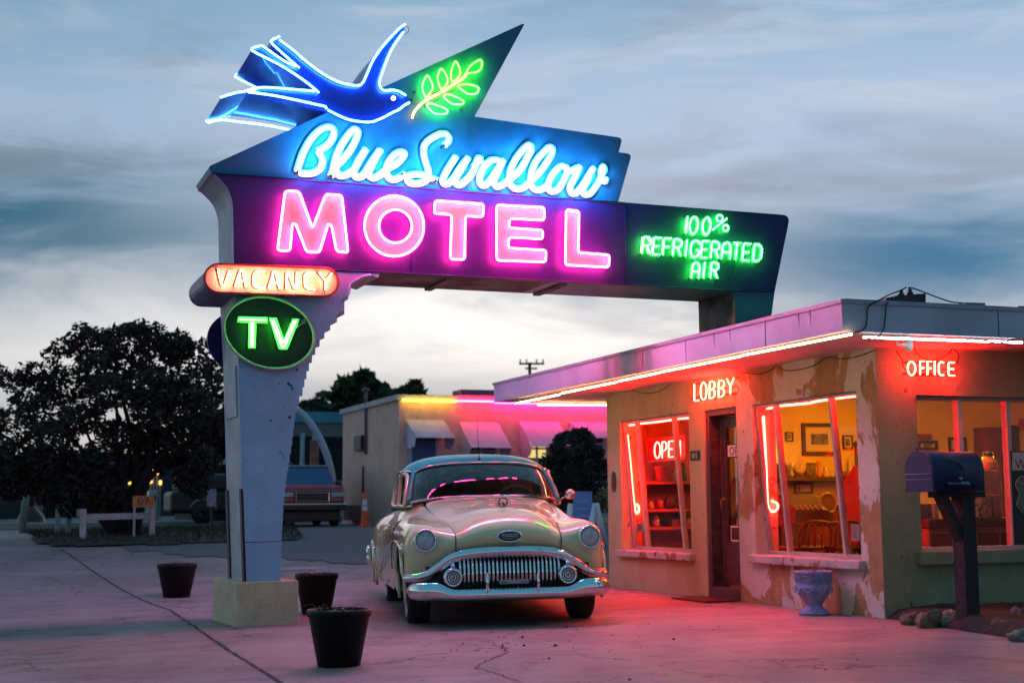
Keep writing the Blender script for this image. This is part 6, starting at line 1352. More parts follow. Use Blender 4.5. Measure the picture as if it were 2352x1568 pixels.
# door mat
b = MB(); P = [ground(*q) for q in ((1560, 1372), (1618, 1363), (1700, 1378), (1640, 1383))]; P = [Vector((XW - .42, 14.62, 0)), Vector((XW - .02, 14.62, 0)), Vector((XW - .02, 13.82, 0)), Vector((XW - .42, 13.82, 0))]
for q in P: q.z = zg(q.x, q.y) + .004
b.prism(P, (0, 0, .016)); b.solo('door_mat', mat('red_brown_mat', (0.10, 0.04, 0.03), 0.95, var=.4, vscale=30, bump=.8, bscale=80), 'dark red door mat on the slab before the lobby door', 'door mat')
# planting bed by the office, its rocks and the mailbox
bx = lambda y: 7.80 + (y - 11.19) * (0.30 / 2.2)
b = MB(); ys_ = axis_steps([(6.5, 11.195, .2)]); rws = []
for y in ys_:
    x0_ = bx(y) + .05; rws.append([Vector((x0_ + u, y, zg(x0_ + u, y) + (.005 if u == 0 else .10 + .02 * math.sin(x0_ * 9 + y * 7 + u * 5)))) for u in (0, .12, .3, .6, 1.0, 1.6, 2.4, 4.5)])
b.grid(rws); structure(b.build('planting_bed', SOIL))
ROCK = mat('brown_rock', (0.20, 0.14, 0.09), 0.85, var=0.5, vscale=14, bump=0.8, bscale=25)
ROCK2 = mat('pale_rock', (0.30, 0.25, 0.19), 0.85, var=0.5, vscale=14, bump=0.8, bscale=25)
RK = [(2072, 1418, 34, 36, 0, 'rounded brown rock nearest the building corner'), (2092, 1436, 24, 26, 0, 'brown rock in front of the first one at the building corner'), (2135, 1442, 32, 34, 0, 'upright brown rock third from the building corner'), (2185, 1440, 38, 26, 1, 'wide pale rock left of the mailbox post'), (2245, 1444, 36, 20, 1, 'flat grey rock at the foot of the mailbox post'), (2300, 1455, 30, 22, 0, 'dark rock right of the mailbox post'), (2345, 1436, 26, 30, 0, 'brown rock at the right edge behind the bed edge'), (2342, 1474, 30, 20, 1, 'low pale rock at the right edge of the picture')]
for px, py, w, h, k, lab in RK:
    g = ground(px, py); d = (g - CAM).dot(WV); r = w * d / FPX; hh = h * d / FPX
    g += Vector((.06, .08, 0)); b = MB(); b.ball((0, 0, 0), 1.0, 14, 9)
    ph = [random.uniform(0, 6.28) for _ in range(6)]
    nv = []
    for v in b.v:
        n_ = 1 + .13 * math.sin(3 * v.x + ph[0] + 2 * v.z) + .10 * math.sin(4 * v.y + ph[1] - v.x) + .09 * math.sin(5 * v.z + ph[2] + 3 * v.x) + random.uniform(-.10, .10)
        nv.append(g + Vector((v.x * r * n_, v.y * r * .8 * n_, (v.z * .75 + .45) * hh * n_)))
    b.v = nv; b.sm = [False] * len(b.f); b.solo('rock', [ROCK, ROCK2][k], lab, 'rock', 'rocks edging the planting bed')
MBLUE = mat('blue_mailbox', (0.006, 0.013, 0.075), 0.5, var=0.3, vscale=12)
mp = at(2217, 1403, 12.0); mp.z = zg(mp.x, mp.y) + .04
o = thing('mailbox', 'blue mailbox with rounded top on a thick wooden post by the office window', 'mailbox', mp)
zt_, zb_ = at(2180, 1035, 12.0).z, at(2180, 1128, 12.0).z
ph = math.atan2(RV.y, RV.x) + R(-32)                       # long axis of the box, mostly across the view
ax = Vector((math.cos(ph), math.sin(ph), 0)); 
# side faces the camera, the door end points left and towards the camera
ax = (Vector((RV.x, RV.y, 0)).normalized() * math.cos(R(30)) + Vector((WV.x, WV.y, 0)).normalized() * math.sin(R(30)))
sd_ = Vector((-ax.y, ax.x, 0)); W_, L_, H_ = .29, .60, zt_ - zb_
ce = at(2172, 1100, 12.05); ce.z = zb_
def mbox(u, v, w): return ce + ax * u + sd_ * v + Vector((0, 0, w))
prof = [(-W_ / 2, 0), (-W_ / 2, H_ - W_ / 2)] + [(-W_ / 2 * math.cos(a * math.pi / 14), H_ - W_ / 2 + W_ / 2 * math.sin(a * math.pi / 14)) for a in range(1, 14)] + [(W_ / 2, H_ - W_ / 2), (W_ / 2, 0)]
b = MB(); b.prism([mbox(-L_ / 2, v, w) for v, w in prof], ax * L_); b.sm = [False, False] + [True] * (len(b.f) - 2); mb_ = b.build('box', MBLUE, o)
b = MB(); b.prism([mbox(-L_ / 2 - .012, v * 1.03, w * 1.01 - .004) for v, w in prof], ax * .03); dro = b.build('door', MBLUE, o)
b = MB()
for w in (.10, .145): b.tube([mbox(-L_ / 2 - .014, -W_ * .5, w), mbox(-L_ / 2 - .014, W_ * .5, w)], .0025, 5)
b.build('pressed_rib', mat('rib_grey', (0.35, 0.36, 0.45), 0.5), dro)
b = MB(); b.tube([mbox(-L_ / 2 - .012, 0, H_), mbox(-L_ / 2 - .02, 0, H_ + .03)], .007, 6); b.build('latch', MBLUE, dro)
t = text_mesh('MOTEL', .035, frame_m(mbox(.02, -W_ / 2 - .002, .055), ax, (0, 0, 1)), .0006, 'LEFT'); t.build('lettering', mat('white_decal', (0.6, 0.6, 0.62), 0.5), o)
b = MB(); b.tube(smooth([mbox(-.13 + i * .012, -W_ / 2 - .002, .065 + .008 * math.sin(i * 1.9)) for i in range(12)], 3), .0022, 4); b.tube(smooth([mbox(.0, -W_ / 2 - .002, .115), mbox(.02, -W_ / 2 - .002, .10), mbox(.045, -W_ / 2 - .002, .112), mbox(.02, -W_ / 2 - .002, .098), mbox(.03, -W_ / 2 - .002, .12)], 3), .003, 4); b.build('decal_script', MAT['white_decal'], o)
b = MB(); b.tube(smooth([mbox(-.15, -W_ / 2 - .003, .27), mbox(-.06, -W_ / 2 - .003, .255), mbox(.0, -W_ / 2 - .003, .235), mbox(.04, -W_ / 2 - .003, .21), mbox(.06, -W_ / 2 - .003, .17)], 4), .006, 5); b.build('flag_scratch', mat('dull_rust', (0.16, 0.05, 0.05), 0.7), o)
PW = mat('dark_post_wood', (0.03, 0.014, 0.014), 0.75, var=0.5, vscale=18, bump=.5, bscale=30)
pc = at(2208, 1130, 12.05); pt = Vector((mp.x, mp.y, 0))
Mp = Matrix.Translation((mp.x + .02, mp.y, 0)) @ Matrix.Rotation(math.atan2(ax.y, ax.x), 4, 'Z')
b = MB(); b.bbox((-.07, -.065, mp.z - .15), (.085, .065, zb_ - .05), .008, Mp); b.build('post', PW, o)
b = MB(); b.bbox((-.34, -.06, zb_ - .05), (.22, .06, zb_ - .002), .006, Mp); b.build('arm', PW, o)
b = MB(); b.prism([Mp @ Vector(v) for v in ((-.29, -.045, zb_ - .05), (-.20, -.045, zb_ - .05), (-.07, -.045, zb_ - .30), (-.07, -.045, zb_ - .42))], (Mp.to_3x3() @ Vector((0, .09, 0)))); b.build('brace', PW, o)

# ------------------------------------------------------------------ cream room wing behind the car
PINKST = stucco('stucco_pink_beige', (0.84, 0.52, 0.42), (0.55, 0.34, 0.27), 0.66, 0.9, seed=31.0, grime_amt=0.25)
cC = at(916, 1212, 36.0); XC, YC = cC.x, cC.y; zb0 = zg(XC, YC)
zt0 = on(915, 908, 'X', XC).z; zt1 = on(784, 940, 'X', XC).z; Yb = on(787, 1100, 'X', XC).y
XR = 27.0
WNG = thing('room_wing', 'low pink stucco motel wing with metal awnings and coloured neon along its roof', 'building', (XC, YC, zb0))
b = MB(); b.box((XC, YC, zb0 - .3), (XR, Yb, zt0 - .12)); b.build('wall', PINKST, WNG)
b = MB(); b.box((XC - .08, YC - .10, zt0 - .118), (XR, Yb + .08, zt0 + .02)); b.build('parapet_cap', mat('parapet_white', (0.50, 0.48, 0.50), 0.6, var=.2, vscale=2), WNG)
b = MB(); p = on(1062, 915, 'Y', YC - .3); b.box((p.x, YC - .2, zt0 + .022), (p.x + 6.5, YC + .5, zt0 + .17)); b.build('raised_parapet', mat('parapet_pink', (0.22, 0.10, 0.16), 0.6), WNG)
AWN = mat('awning_white', (0.54, 0.50, 0.66), 0.5, var=.12, vscale=3)
AWN2 = mat('awning_gap', (0.22, 0.19, 0.22), 0.6)
def awning(k):
    (a, c, d_, e) = [zz('BG', [q])[0] for q in k]          # top-left, top-right, bottom-right, bottom-left
    tl, tr = on(*a, 'Y', YC - .04), on(*c, 'Y', YC - .04); dep = .95; br, bl = on(*d_, 'Y', YC - dep), on(*e, 'Y', YC - dep)
    w = tr.x - tl.x; zt_ = (tl.z + tr.z) / 2; zb_ = (br.z + bl.z) / 2
    o = bpy.data.objects.new('awning', None); COL.objects.link(o); o.parent = WNG
    b = MB(); n = 9; rws = []
    for i in range(n):
        t = i / n; t2 = (i + 1) / n
        for tt, off in ((t, 0.0), (t + (t2 - t) * .8, -.03)): rws.append([Vector((x, YC - .04 - (dep - .04) * tt + off * .3, zt_ + (zb_ - zt_) * tt + .03 + off)) for x in (tl.x, tl.x + w)])
    b.grid(rws, False)
    b.m = [i % 2 for i in range(len(b.m))]; b.build('slatted_hood', [AWN, AWN2], o)
    for x in (tl.x - .005, tl.x + w + .005):
        b = MB(); m_ = 8; vs_ = [Vector((x, YC - .03, zt_ + .02))]
        for i in range(m_ + 1): t = i / m_; vs_.append(Vector((x, YC - .04 - (dep - .06) * t, zt_ + (zb_ - zt_) * t)))
        low = zb_ - .28; vs_.append(Vector((x, YC - .75, low + .04)));
        for i in range(4): vs_ += [Vector((x, YC - .62 + i * .17, low + (.10 if i % 2 == 0 else 0)))]
        b.prism(vs_, (.008, 0, 0)); b.build('side_cheek', AWN, o)
    return tl.x, tl.x + w, zb_
aw = []
for k in (((868, 405), (1128, 405), (1172, 522), (885, 526)), ((1238, 420), (1508, 425), (1570, 598), (1300, 590)), ((1650, 415), (1920, 418), (1960, 590), (1668, 585)), ((2000, 420), (2235, 420), (2290, 530), (2010, 520))): aw.append(awning(k))
def px_box(k, rect, Y, d, mb):
    (xa, ya), (xb, yb) = zz(k, rect); p = on(xa, ya, 'Y', Y); q = on(xb, yb, 'Y', Y); mb.box((p.x, Y - d, q.z), (q.x, Y, p.z)); return p.x, q.x, q.z, p.z
dr_ = bpy.data.objects.new('door', None); COL.objects.link(dr_); dr_.parent = WNG
b = MB(); x0_, x1_, z0_, z1_ = px_box('BG', [(905, 510), (1070, 900)], YC, .06, b); z0_ = zb0
b = MB(); b.box((x0_, YC - .05, zb0), (x1_, YC - .002, z1_)); b.build('leaf', mat('blue_door', (0.06, 0.10, 0.26), 0.5), dr_)
b = MB(); b.box((x0_ - .09, YC - .07, zb0), (x0_, YC - .002, z1_ + .09)); b.box((x1_, YC - .07, zb0), (x1_ + .09, YC - .002, z1_ + .09)); b.box((x0_, YC - .07, z1_), (x1_, YC - .002, z1_ + .09)); b.build('frame', AWN, dr_)
LIT = emit('lit_window_yellow', (1.0, 0.78, 0.22), 0.75)
for rect, lab in (([(1290, 560), (1480, 680)], 0), ([(1704, 545), (1830, 660)], 1), ([(2040, 500), (2220, 640)], 0)):
    w_ = bpy.data.objects.new('window', None); COL.objects.link(w_); w_.parent = WNG
    b = MB(); x0_, x1_, z0_, z1_ = px_box('BG', rect, YC - .002, .02, b); b.build('pane', LIT if lab else mat('dim_pane', (0.10, 0.09, 0.06), 0.15) if 'dim_pane' not in MAT else MAT['dim_pane'], w_)
    b = MB()
    for x in (x0_ - .05, (x0_ + x1_) / 2 - .03, x1_): b.box((x, YC - .06, z0_ - .05), (x + .05, YC - .024, z1_))
    for z in (z0_ - .05, (z0_ + z1_) / 2): b.box((x0_ - .05, YC - .058, z), (x1_ + .05, YC - .025, z + .05))
    b.build('frame', AWN, w_)
b = MB(); p, q = [on(*t, 'X', XC - .05) for t in zz('BG', [(590, 635), (590, 300)])]; b.tube([Vector((XC - .05, p.y, p.z)), Vector((XC - .05, p.y, zt0 + .02))], .04, 8); q = on(*zz('BG', [(575, 205)])[0], 'X', XC - .05)
b.tube([Vector((XC - .05, p.y, zt0)), Vector((XC - .05, p.y, q.z))], .055, 8); b.lathe([(.0001, .1), (.12, .06), (.12, 0), (.05, 0)], (XC - .05, p.y, q.z), 'Z', 12); b.build('vent_pipe', mat('pipe_maroon', (0.16, 0.10, 0.12), 0.6), WNG)
b = MB(); p, q = [on(*t, 'X', XC) for t in zz('BG', [(538, 512), (585, 605)])]; b.box((XC - .12, q.y, q.z), (XC, p.y, p.z)); b.build('meter_box', DARKM, WNG)
b = MB(); p, q = [on(*t, 'X', XC) for t in zz('BG', [(505, 520), (538, 605)])]; b.box((XC - .05, q.y, q.z), (XC, p.y, p.z)); b.build('panel_box', PINKST, WNG)
b = MB(); p, q = [on(*t, 'X', XC - .03) for t in zz('BG', [(572, 715), (585, 900)])]; b.tube([(XC - .03, p.y, p.z), (XC - .03, p.y, q.z)], .03, 6); b.build('conduit', MAT['pipe_maroon'], WNG)
b = MB(); p, q = [on(*t, 'X', XC) for t in zz('BG', [(495, 985), (555, 1090)])]; b.box((XC - .25, q.y, q.z), (XC, p.y, p.z)); b.build('meter_cabinet', mat('meter_grey', (0.12, 0.10, 0.11), 0.6), WNG)
def wing_tube(k, a, c, m, label):
    p, q = [on(*t, 'Y', YC - .16) for t in zz(k, [a, c])]; q.z = p.z
    o = thing('roof_neon_tube', label, 'neon tube', p); b = MB(); b.tube([p, q], .02, 8); b.build('glass_tube', m, o)
    b = MB(); n = max(2, int((q.x - p.x) / 1.2))
    for i in range(n + 1): s_ = p.lerp(q, (i + .2) / (n + .4)); b.tube([s_, s_ + Vector((0, .07, 0))], .02, 5)
    b.build('tube_stand', DARKM, o)
N_AMB = emit('neon_amber', (1.0, 0.62, 0.02), 18.0); N_RED2 = emit('neon_red_far', (1.0, 0.014, 0.06), 75.0)
wing_tube('BG', (845, 264), (1215, 269), N_AMB, 'yellow neon tube along the roof edge of the pink wing')
wing_tube('BG', (1222, 268), (1470, 272), N_RED2, 'red neon tube on the pink wing next to the yellow one')
wing_tube('BG', (1480, 280), (2400, 290), emit('neon_magenta_far', (1.0, 0.013, 0.16), 75.0), 'long magenta neon tube on the pink wing beyond the lobby eave')
# ------------------------------------------------------------------ foliage
def foliage(b, centres, n, size, spread, flat=0.8):
    for _ in range(n):
        c, r = random.choice(centres); d = Vector((random.gauss(0, 1), random.gauss(0, 1), random.gauss(0, 1))).normalized() * (r * random.uniform(.35, 1.05) ** .6)
        p = Vector(c) + Vector((d.x, d.y, d.z * flat)); s = size * random.choice((.5, .7, .9, 1.1, 1.5)) * random.uniform(.8, 1.2)
        u = Vector((random.gauss(0, 1), random.gauss(0, 1), random.gauss(0, .7))).normalized(); w = u.orthogonal().normalized(); w = (w * math.cos(spread) + u.cross(w) * math.sin(random.uniform(0, 6.28))).normalized()
        b.add([p - u * s, p + w * s * .42, p + u * s, p - w * s * .42], [(0, 1, 2, 3)], False)
LEAFD = mat('dark_leaf', (0.018, 0.022, 0.014), 0.75, var=.6, vscale=1.5)
LEAFG = mat('green_leaf', (0.040, 0.065, 0.022), 0.7, var=.6, vscale=.8)
BARK = mat('bark', (0.022, 0.016, 0.013), 0.9, var=.4, vscale=12)
FLOW = mat('pink_blossom', (0.22, 0.04, 0.10), 0.7)
# big flowering tree on the left, several stems
tb = at(285, 1222, 29.0); tb.z = zg(tb.x, tb.y)
o = thing('flowering_tree', 'broad dark tree with a few pink blossoms in the turf bed', 'tree', tb)
b = MB(); ends = []
CR = [(30, 985, 28.5), (75, 900, 29), (120, 1010, 28), (150, 880, 29.5), (190, 960, 28.2), (215, 800, 29.6), (245, 900, 28), (270, 1000, 28.5), (300, 790, 29), (320, 880, 30), (345, 940, 28), (365, 830, 29), (400, 800, 28.8), (405, 910, 29), (425, 1000, 28.5), (462, 885, 28.8), (455, 985, 29.4), (345, 1000, 29.5), (110, 950, 28.6), (350, 900, 28.2), (230, 850, 28.6), (430, 940, 28.2), (352, 1040, 29.8), (385, 1035, 29.4), (220, 1060, 28.4), (150, 1080, 29), (90, 1060, 28), (450, 1060, 29.6), (20, 1060, 28), (480, 945, 29), (-40, 960, 28.5), (-30, 1050, 28.5), (262, 1075, 29.5), (180, 1120, 28.2), (240, 1120, 28.6)]
cent = []
for px, py, d in CR:
    e = at(px, py, d); cent.append((e, random.uniform(.40, .62))); 
for i, (e, r) in enumerate(cent):
    if i % 2 == 0:
        base_ = tb + Vector((random.uniform(-.25, .25), random.uniform(-.2, .2), 0)); m1 = base_.lerp(e, .35) + Vector((0, 0, .35)); m2 = base_.lerp(e, .7) + Vector((random.uniform(-.2, .2), random.uniform(-.2, .2), .2))
        b.tube(smooth([base_, m1, m2, e], 4), lambda t: .075 * (1 - t) + .008, 6)
b.build('trunk', BARK, o)
b = MB(); foliage(b, cent, 30000, .065, .5)
tips = []
for px, py in ((185, 762), (160, 790), (305, 762), (322, 758), (240, 775), (415, 778), (430, 800), (473, 800), (485, 820), (492, 850), (60, 855), (80, 850), (0, 860), (20, 875), (355, 775), (120, 820), (140, 800), (450, 840), (478, 880), (365, 765), (270, 770), (205, 770)): tips.append((at(px, py, random.uniform(28.3, 29.5)), .22))
foliage(b, tips, 2600, .06, .5, 1.0)
low = [(at(px, py, 28.4), .3) for px, py in ((110, 1130), (160, 1160), (210, 1150), (430, 1095), (450, 1115), (470, 1060), (60, 1110), (30, 1120))]
foliage(b, low, 3500, .065, .5, .9)
b.build('crown', LEAFD, o)
b = MB(); foliage(b, [(c, r * .75) for c, r in random.sample(tips, 9)] + [(c, r * 1.0) for c, r in random.sample(cent, 9)], 360, .06, .5); b.build('blossom', FLOW, o)
# trees beyond the wing and along the street
def far_tree(name, label, px, py_base, d, cl, n, size, material, grp=None):
    bs_ = at(px, py_base, d); bs_.z = zg(bs_.x, bs_.y); o = thing(name, label, 'tree', bs_, grp)
    cc = [(at(x, y, d + random.uniform(-1, 1)), r * d / FPX) for x, y, r in cl]; top_ = sum((c for c, r in cc), Vector()) / len(cc)
    b = MB(); b.tube(smooth([bs_, bs_.lerp(top_, .5), top_], 4), lambda t: .28 * (1 - t) + .05, 8)
    for c, r in cc: b.tube(smooth([bs_.lerp(top_, .55), top_.lerp(c, .5) - Vector((0, 0, .3)), c], 3), lambda t: .10 * (1 - t) + .02, 6)
    b.build('trunk', BARK, o); b = MB(); foliage(b, cc, n, size, .5, .85); b.build('crown', material, o)
far_tree('shade_tree', 'tall green tree behind the roof of the pink wing', 820, 1150, 62, [(760, 925, 36), (800, 895, 36), (835, 880, 34), (870, 905, 34), (905, 915, 26), (940, 895, 14), (955, 885, 10), (815, 935, 44), (770, 960, 34), (835, 865, 18), (860, 945, 40), (730, 950, 22), (958, 905, 14), (925, 905, 14)], 5200, .20, LEAFG)
far_tree('shade_tree', 'smaller green tree between the sign post and the teal canopy', 720, 1150, 66, [(705, 935, 18), (722, 930, 16), (740, 945, 20), (700, 955, 16)], 900, .17, LEAFG)
far_tree('street_tree', 'dark tree against the sky right behind the sign post', 505, 1150, 55, [(505, 960, 24), (490, 985, 26), (515, 1000, 24), (500, 1030, 28), (480, 1050, 30), (470, 1090, 30), (440, 1110, 30)], 1800, .16, LEAFD)
# round shrub beside the lobby
sb = at(1318, 1196, 33.0); sb.z = zg(sb.x, sb.y); o = thing('round_shrub', 'dense dark rounded shrub between the lobby and the old car', 'shrub', sb)
b = MB(); b.tube([sb, sb + Vector((0, 0, 1.0))], .08, 8); b.build('stem', BARK, o)
cc = [(at(x, y, 33 + random.uniform(-.4, .4)), r * 33 / FPX) for x, y, r in ((1318, 1060, 62), (1300, 1100, 70), (1330, 1110, 66), (1285, 1075, 52), (1350, 1060, 44), (1300, 1032, 36), (1340, 1035, 34), (1318, 1150, 66), (1355, 1120, 50), (1275, 1120, 48), (1370, 1090, 36))]
cc += [(at(x, y, 33), .16) for x, y in ((1262, 1062), (1278, 1030), (1300, 1005), (1325, 1000), (1350, 1010), (1372, 1040), (1380, 1070), (1258, 1100), (1250, 1140), (1288, 1012), (1340, 998))]
b = MB(); foliage(b, cc, 10500, .055, .5, 1.0); b.ball(at(1318, 1105, 33.3), (.52, .5, .72), 14, 10, jit=.1); b.build('crown', LEAFD, o)
# A-frame board, small yellowish plant and cone
g = at(1340, 1214, 25.5); g.z = zg(g.x, g.y); rx, wx = Vector((RV.x, RV.y, 0)).normalized(), Vector((WV.x, WV.y, 0)).normalized()
s = 25.5 / FPX; o = thing('sandwich_board', 'blue chalk sandwich board with white legs behind the old car', 'sign', g)
top_z = at(1330, 1128, 25.5).z
def sw(u, v, w): return g + rx * u * s + wx * v + Vector((0, 0, w))
hz = top_z - g.z
b = MB(); b.prism([sw(-24, -.12, hz * .1), sw(22, -.12, hz * .1), sw(21, .0, hz), (sw(-22, .0, hz))], wx * .03); b.build('board', mat('blue_board', (0.10, 0.23, 0.44), 0.6), o)
b = MB()
for i in range(5): z = hz * (.82 - i * .13); f = -.12 * (1 - z / hz) - .006; b.tube([sw(-15 + 4 * random.random(), f, z), sw(10 + 6 * random.random(), f, z)], .012, 5)
b.build('chalk_lines', mat('chalk', (0.45, 0.45, 0.5), 0.9), o)
for u0, u1 in ((-28, -40), (24, 10), (30, 52)):
    b = MB(); b.tube([sw(u0, .03, hz * .78), sw(u1, -.2 if u0 != 30 else .3, 0)], .055, 6); b.build('leg', WHITE, o)
g = at(1380, 1200, 27.5); g.z = zg(g.x, g.y); b = MB(); foliage(b, [(at(x, y, 27.5), .14) for x, y in ((1378, 1150), (1384, 1170), (1372, 1165), (1388, 1140))], 420, .05, .5, 1.0); b.tube([g, at(1380, 1160, 27.5)], .02, 5)
b.solo('yellow_shrub', mat('olive_leaf', (0.10, 0.10, 0.03), 0.8), 'small olive bush beside the sandwich board', 'shrub')
# traffic cone
g = at(838, 1202, 35.0); g.z = zg(g.x, g.y); h = at(838, 1130, 35.0).z - g.z; r = 20 * 35 / FPX / 2
o = thing('traffic_cone', 'tall orange traffic cone with white bands by the pink wall', 'traffic cone', g)
cone = lambda t: r * (1 - t) + .035 * t
ORN = mat('cone_orange', (0.80, 0.085, 0.02), 0.5); RFL = mat('cone_band', (0.70, 0.66, 0.68), 0.5)
b = MB(); b.bbox((g.x - r * 1.25, g.y - r * 1.25, g.z), (g.x + r * 1.25, g.y + r * 1.25, g.z + .05), .02); b.lathe([(cone(.05), .05 * h), (cone(.48), .48 * h)], g, 'Z', 18); b.lathe([(cone(.60), .60 * h), (cone(.64), .64 * h)], g, 'Z', 18); b.lathe([(cone(.80), .80 * h), (cone(1), h), (.0001, h)], g, 'Z', 18); b.build('cone_body', ORN, o)
b = MB(); b.lathe([(cone(.48), .48 * h), (cone(.60), .60 * h)], g, 'Z', 18); b.lathe([(cone(.64), .64 * h), (cone(.80), .80 * h)], g, 'Z', 18); b.build('band', RFL, o)
# parked maroon truck seen between the post and the wing
g = at(718, 1210, 36.0); g.z = zg(g.x, g.y); Mt = Matrix.Translation(g) @ Matrix.Scale(0.95, 4) @ Matrix.Rotation(-math.atan2((g - CAM).x, (g - CAM).y) + R(9), 4, 'Z')
MAR = mat('maroon_paint', (0.40, 0.012, 0.03), 0.45, spec=.3)
o = thing('parked_suv', 'maroon sport utility truck parked by the pink wall', 'car', g)
def tb_(a, c, m, name, bv=.03, parent=None):
    b = MB(); b.bbox(a, c, bv, Mt); return b.build(name, m, parent or o)
bd = tb_((-.86, .10, .45), (.86, 4.9, 1.05), MAR, 'body', .06)
b = MB(); b.grid([[Mt @ Vector((x, y, z + .03 * (1 - (x / .86) ** 2))) for x in (-.84, -.6, -.3, 0, .3, .6, .84)] for y, z in ((.06, .98), (.2, 1.06), (1.0, 1.11), (1.25, 1.10))]); b.build('hood', MAR, o)
b = MB(); P = lambda x, y, z: Mt @ Vector((x, y, z))
b.grid([[P(-.66, 1.75, 1.62), P(.66, 1.75, 1.62)], [P(-.80, 1.22, 1.10), P(.80, 1.22, 1.10)]]); b.build('windshield', mat('suv_glass', (0.05, 0.13, 0.26), 0.12, spec=.4), o)
b = MB(); b.prism([P(-.83, 1.24, 1.06), P(-.69, 1.78, 1.63), P(.69, 1.78, 1.63), P(.83, 1.24, 1.06)], Mt.to_3x3() @ Vector((0, 3.3, 0))); b.build('cabin', MAR, o)
tb_((-.78, .3, .16), (.78, 4.7, .5), BLACK, 'underbody', .02)
tb_((-.69, 1.72, 1.625), (.69, 4.9, 1.68), mat('suv_roof', (0.30, 0.30, 0.33), 0.35, coat=.5), 'roof', .02)
tb_((-.46, .06, .66), (.46, .13, .93), CHROME, 'grille_frame', .02); tb_((-.42, .045, .69), (.42, .07, .90), BLACK, 'grille', .01)
for sx in (-1, 1):
    b = MB(); b.bbox((min(sx * .50, sx * .84), .05, .80), (max(sx * .50, sx * .84), .12, .92), .01, Mt); b.build('headlight', MAT['ribbed_lens'], o)
    b = MB(); b.bbox((min(sx * .50, sx * .84), .05, .68), (max(sx * .50, sx * .84), .12, .77), .01, Mt); b.build('turn_signal', mat('amber_lens', (0.35, 0.10, 0.08), 0.25) if 'amber_lens' not in MAT else MAT['amber_lens'], o)
    b = MB(); b.bbox((min(sx * .87, sx * 1.03), 1.5, 1.08), (max(sx * .87, sx * 1.03), 1.62, 1.24), .02, Mt); b.build('side_mirror', BLACK, o)
    for yy in (.95, 3.9): b = MB(); b.lathe([(.1, -.1), (.33, -.1), (.36, -.05), (.36, .05), (.33, .1), (.1, .1)], (0, 0, 0), 'X', 24); b.v = [Mt @ (v + Vector((sx * .73, yy, .36))) for v in b.v]; b.build('wheel', RUBBER, o)
bm_ = tb_((-.90, -.06, .44), (.90, .10, .62), BLACK, 'bumper', .03); tb_((-.90, -.08, .575), (.90, -.03, .625), CHROME, 'bumper_trim', .015, bm_)
b = MB(); b.grid([[P(-.86, .12, 1.0), P(.86, .12, 1.0)], [P(-.86, .02, .955), P(.86, .02, .955)]]); b.build('hood_edge', GREYM, o)
# teal canopy and its arch
CAN = mat('teal_canopy', (0.03, 0.26, 0.34), 0.5, var=.15, vscale=1)
g0 = at(640, 1190, 52.0); p0, p1 = at(560, 965, 52.0), at(800, 950, 52.0)
o = thing('filling_station_canopy', 'teal edged canopy on thin posts behind the maroon truck', 'canopy', (g0.x, g0.y, .5))
zt_, zb_ = at(740, 945, 52.0).z, at(740, 970, 52.0).z
b = MB(); b.box((p0.x, p0.y - 1, zb_), (p1.x + 3, p0.y + 6, zt_)); b.build('canopy_edge', CAN, o)
b = MB(); b.box((p0.x + .1, p0.y - .9, zb_ - .5), (p1.x + 2.9, p0.y + 5.8, zb_ - .002)); b.build('ceiling', mat('canopy_grey', (0.14, 0.14, 0.15), 0.7), o)
for px in (694, 722): q = at(px, 1100, 51.3); b = MB(); b.tube([(q.x, q.y, .5), (q.x, q.y, zb_ - .4)], .09, 8); b.build('canopy_post', GREYM, o)
b = MB(); q = at(722, 1055, 51.0); b.box((q.x - .14, q.y - .1, q.z - .7), (q.x + .14, q.y + .1, q.z + .7)); b.solo('hanging_banner', mat('orange_banner', (0.40, 0.16, 0.06), 0.7, var=.7, vscale=3, color2=(.2, .04, .1)), 'narrow orange and purple banner on a canopy post', 'banner')
arc = smooth([at(x, y, 44.0) for x, y in ((676, 940), (694, 950), (722, 985), (745, 1030), (760, 1080), (766, 1130), (768, 1165))], 5); arc[-1].z = .5
b = MB(); b.tube(arc, .11, 10); b.solo('curved_pole', mat('pale_pole', (0.42, 0.46, 0.52), 0.5), 'pale curved pole arching down behind the maroon truck', 'pole')
p = at(752, 1080, 49.0); b = MB(); M_ = Matrix.Translation((p.x, p.y, .5)); b.bbox((-1.6, 0, .0), (1.6, 3, 1.45), .2, M_); b.mi = 1; b.bbox((-1.3, -.02, .8), (1.3, .1, 1.3), .05, M_)
b.solo('storage_shed', [mat('grey_shed', (0.20, 0.20, 0.18), 0.7), BLACK], 'low grey shed under the teal canopy', 'shed')
b = MB(); q0, q1 = at(640, 1090, 60.0), at(830, 1090, 60.0); b.box((q0.x - 2, q0.y, .4), (q1.x + 4, q0.y + 5, 4.2)); b.solo('dark_store', mat('dark_store_wall', (0.02, 0.022, 0.025), 0.8), 'dark store building under the teal canopy', 'building')
# pale low building behind the sign post on the left
p0, p1 = at(440, 1130, 58.0), at(560, 1130, 58.0)
o = thing('street_shop', 'low dark shop with a pale teal roof left of the sign post', 'building', (p0.x, p0.y, .5))
zr, ze = at(500, 1020, 58.0).z, at(500, 1066, 58.0).z
b = MB(); b.box((p0.x + .4, p0.y, .3), (p1.x + 2, p0.y + 8, ze)); b.build('wall', MAT['dark_store_wall'], o)
b = MB(); b.grid([[Vector((p0.x, p0.y - .8, ze)), Vector((p1.x + 2, p0.y - .8, ze))], [Vector((p0.x + .8, p0.y + 3, zr)), Vector((p1.x + 2, p0.y + 3, zr))]], False); b.build('roof', mat('pale_teal_roof', (0.10, 0.24, 0.30), 0.6), o)
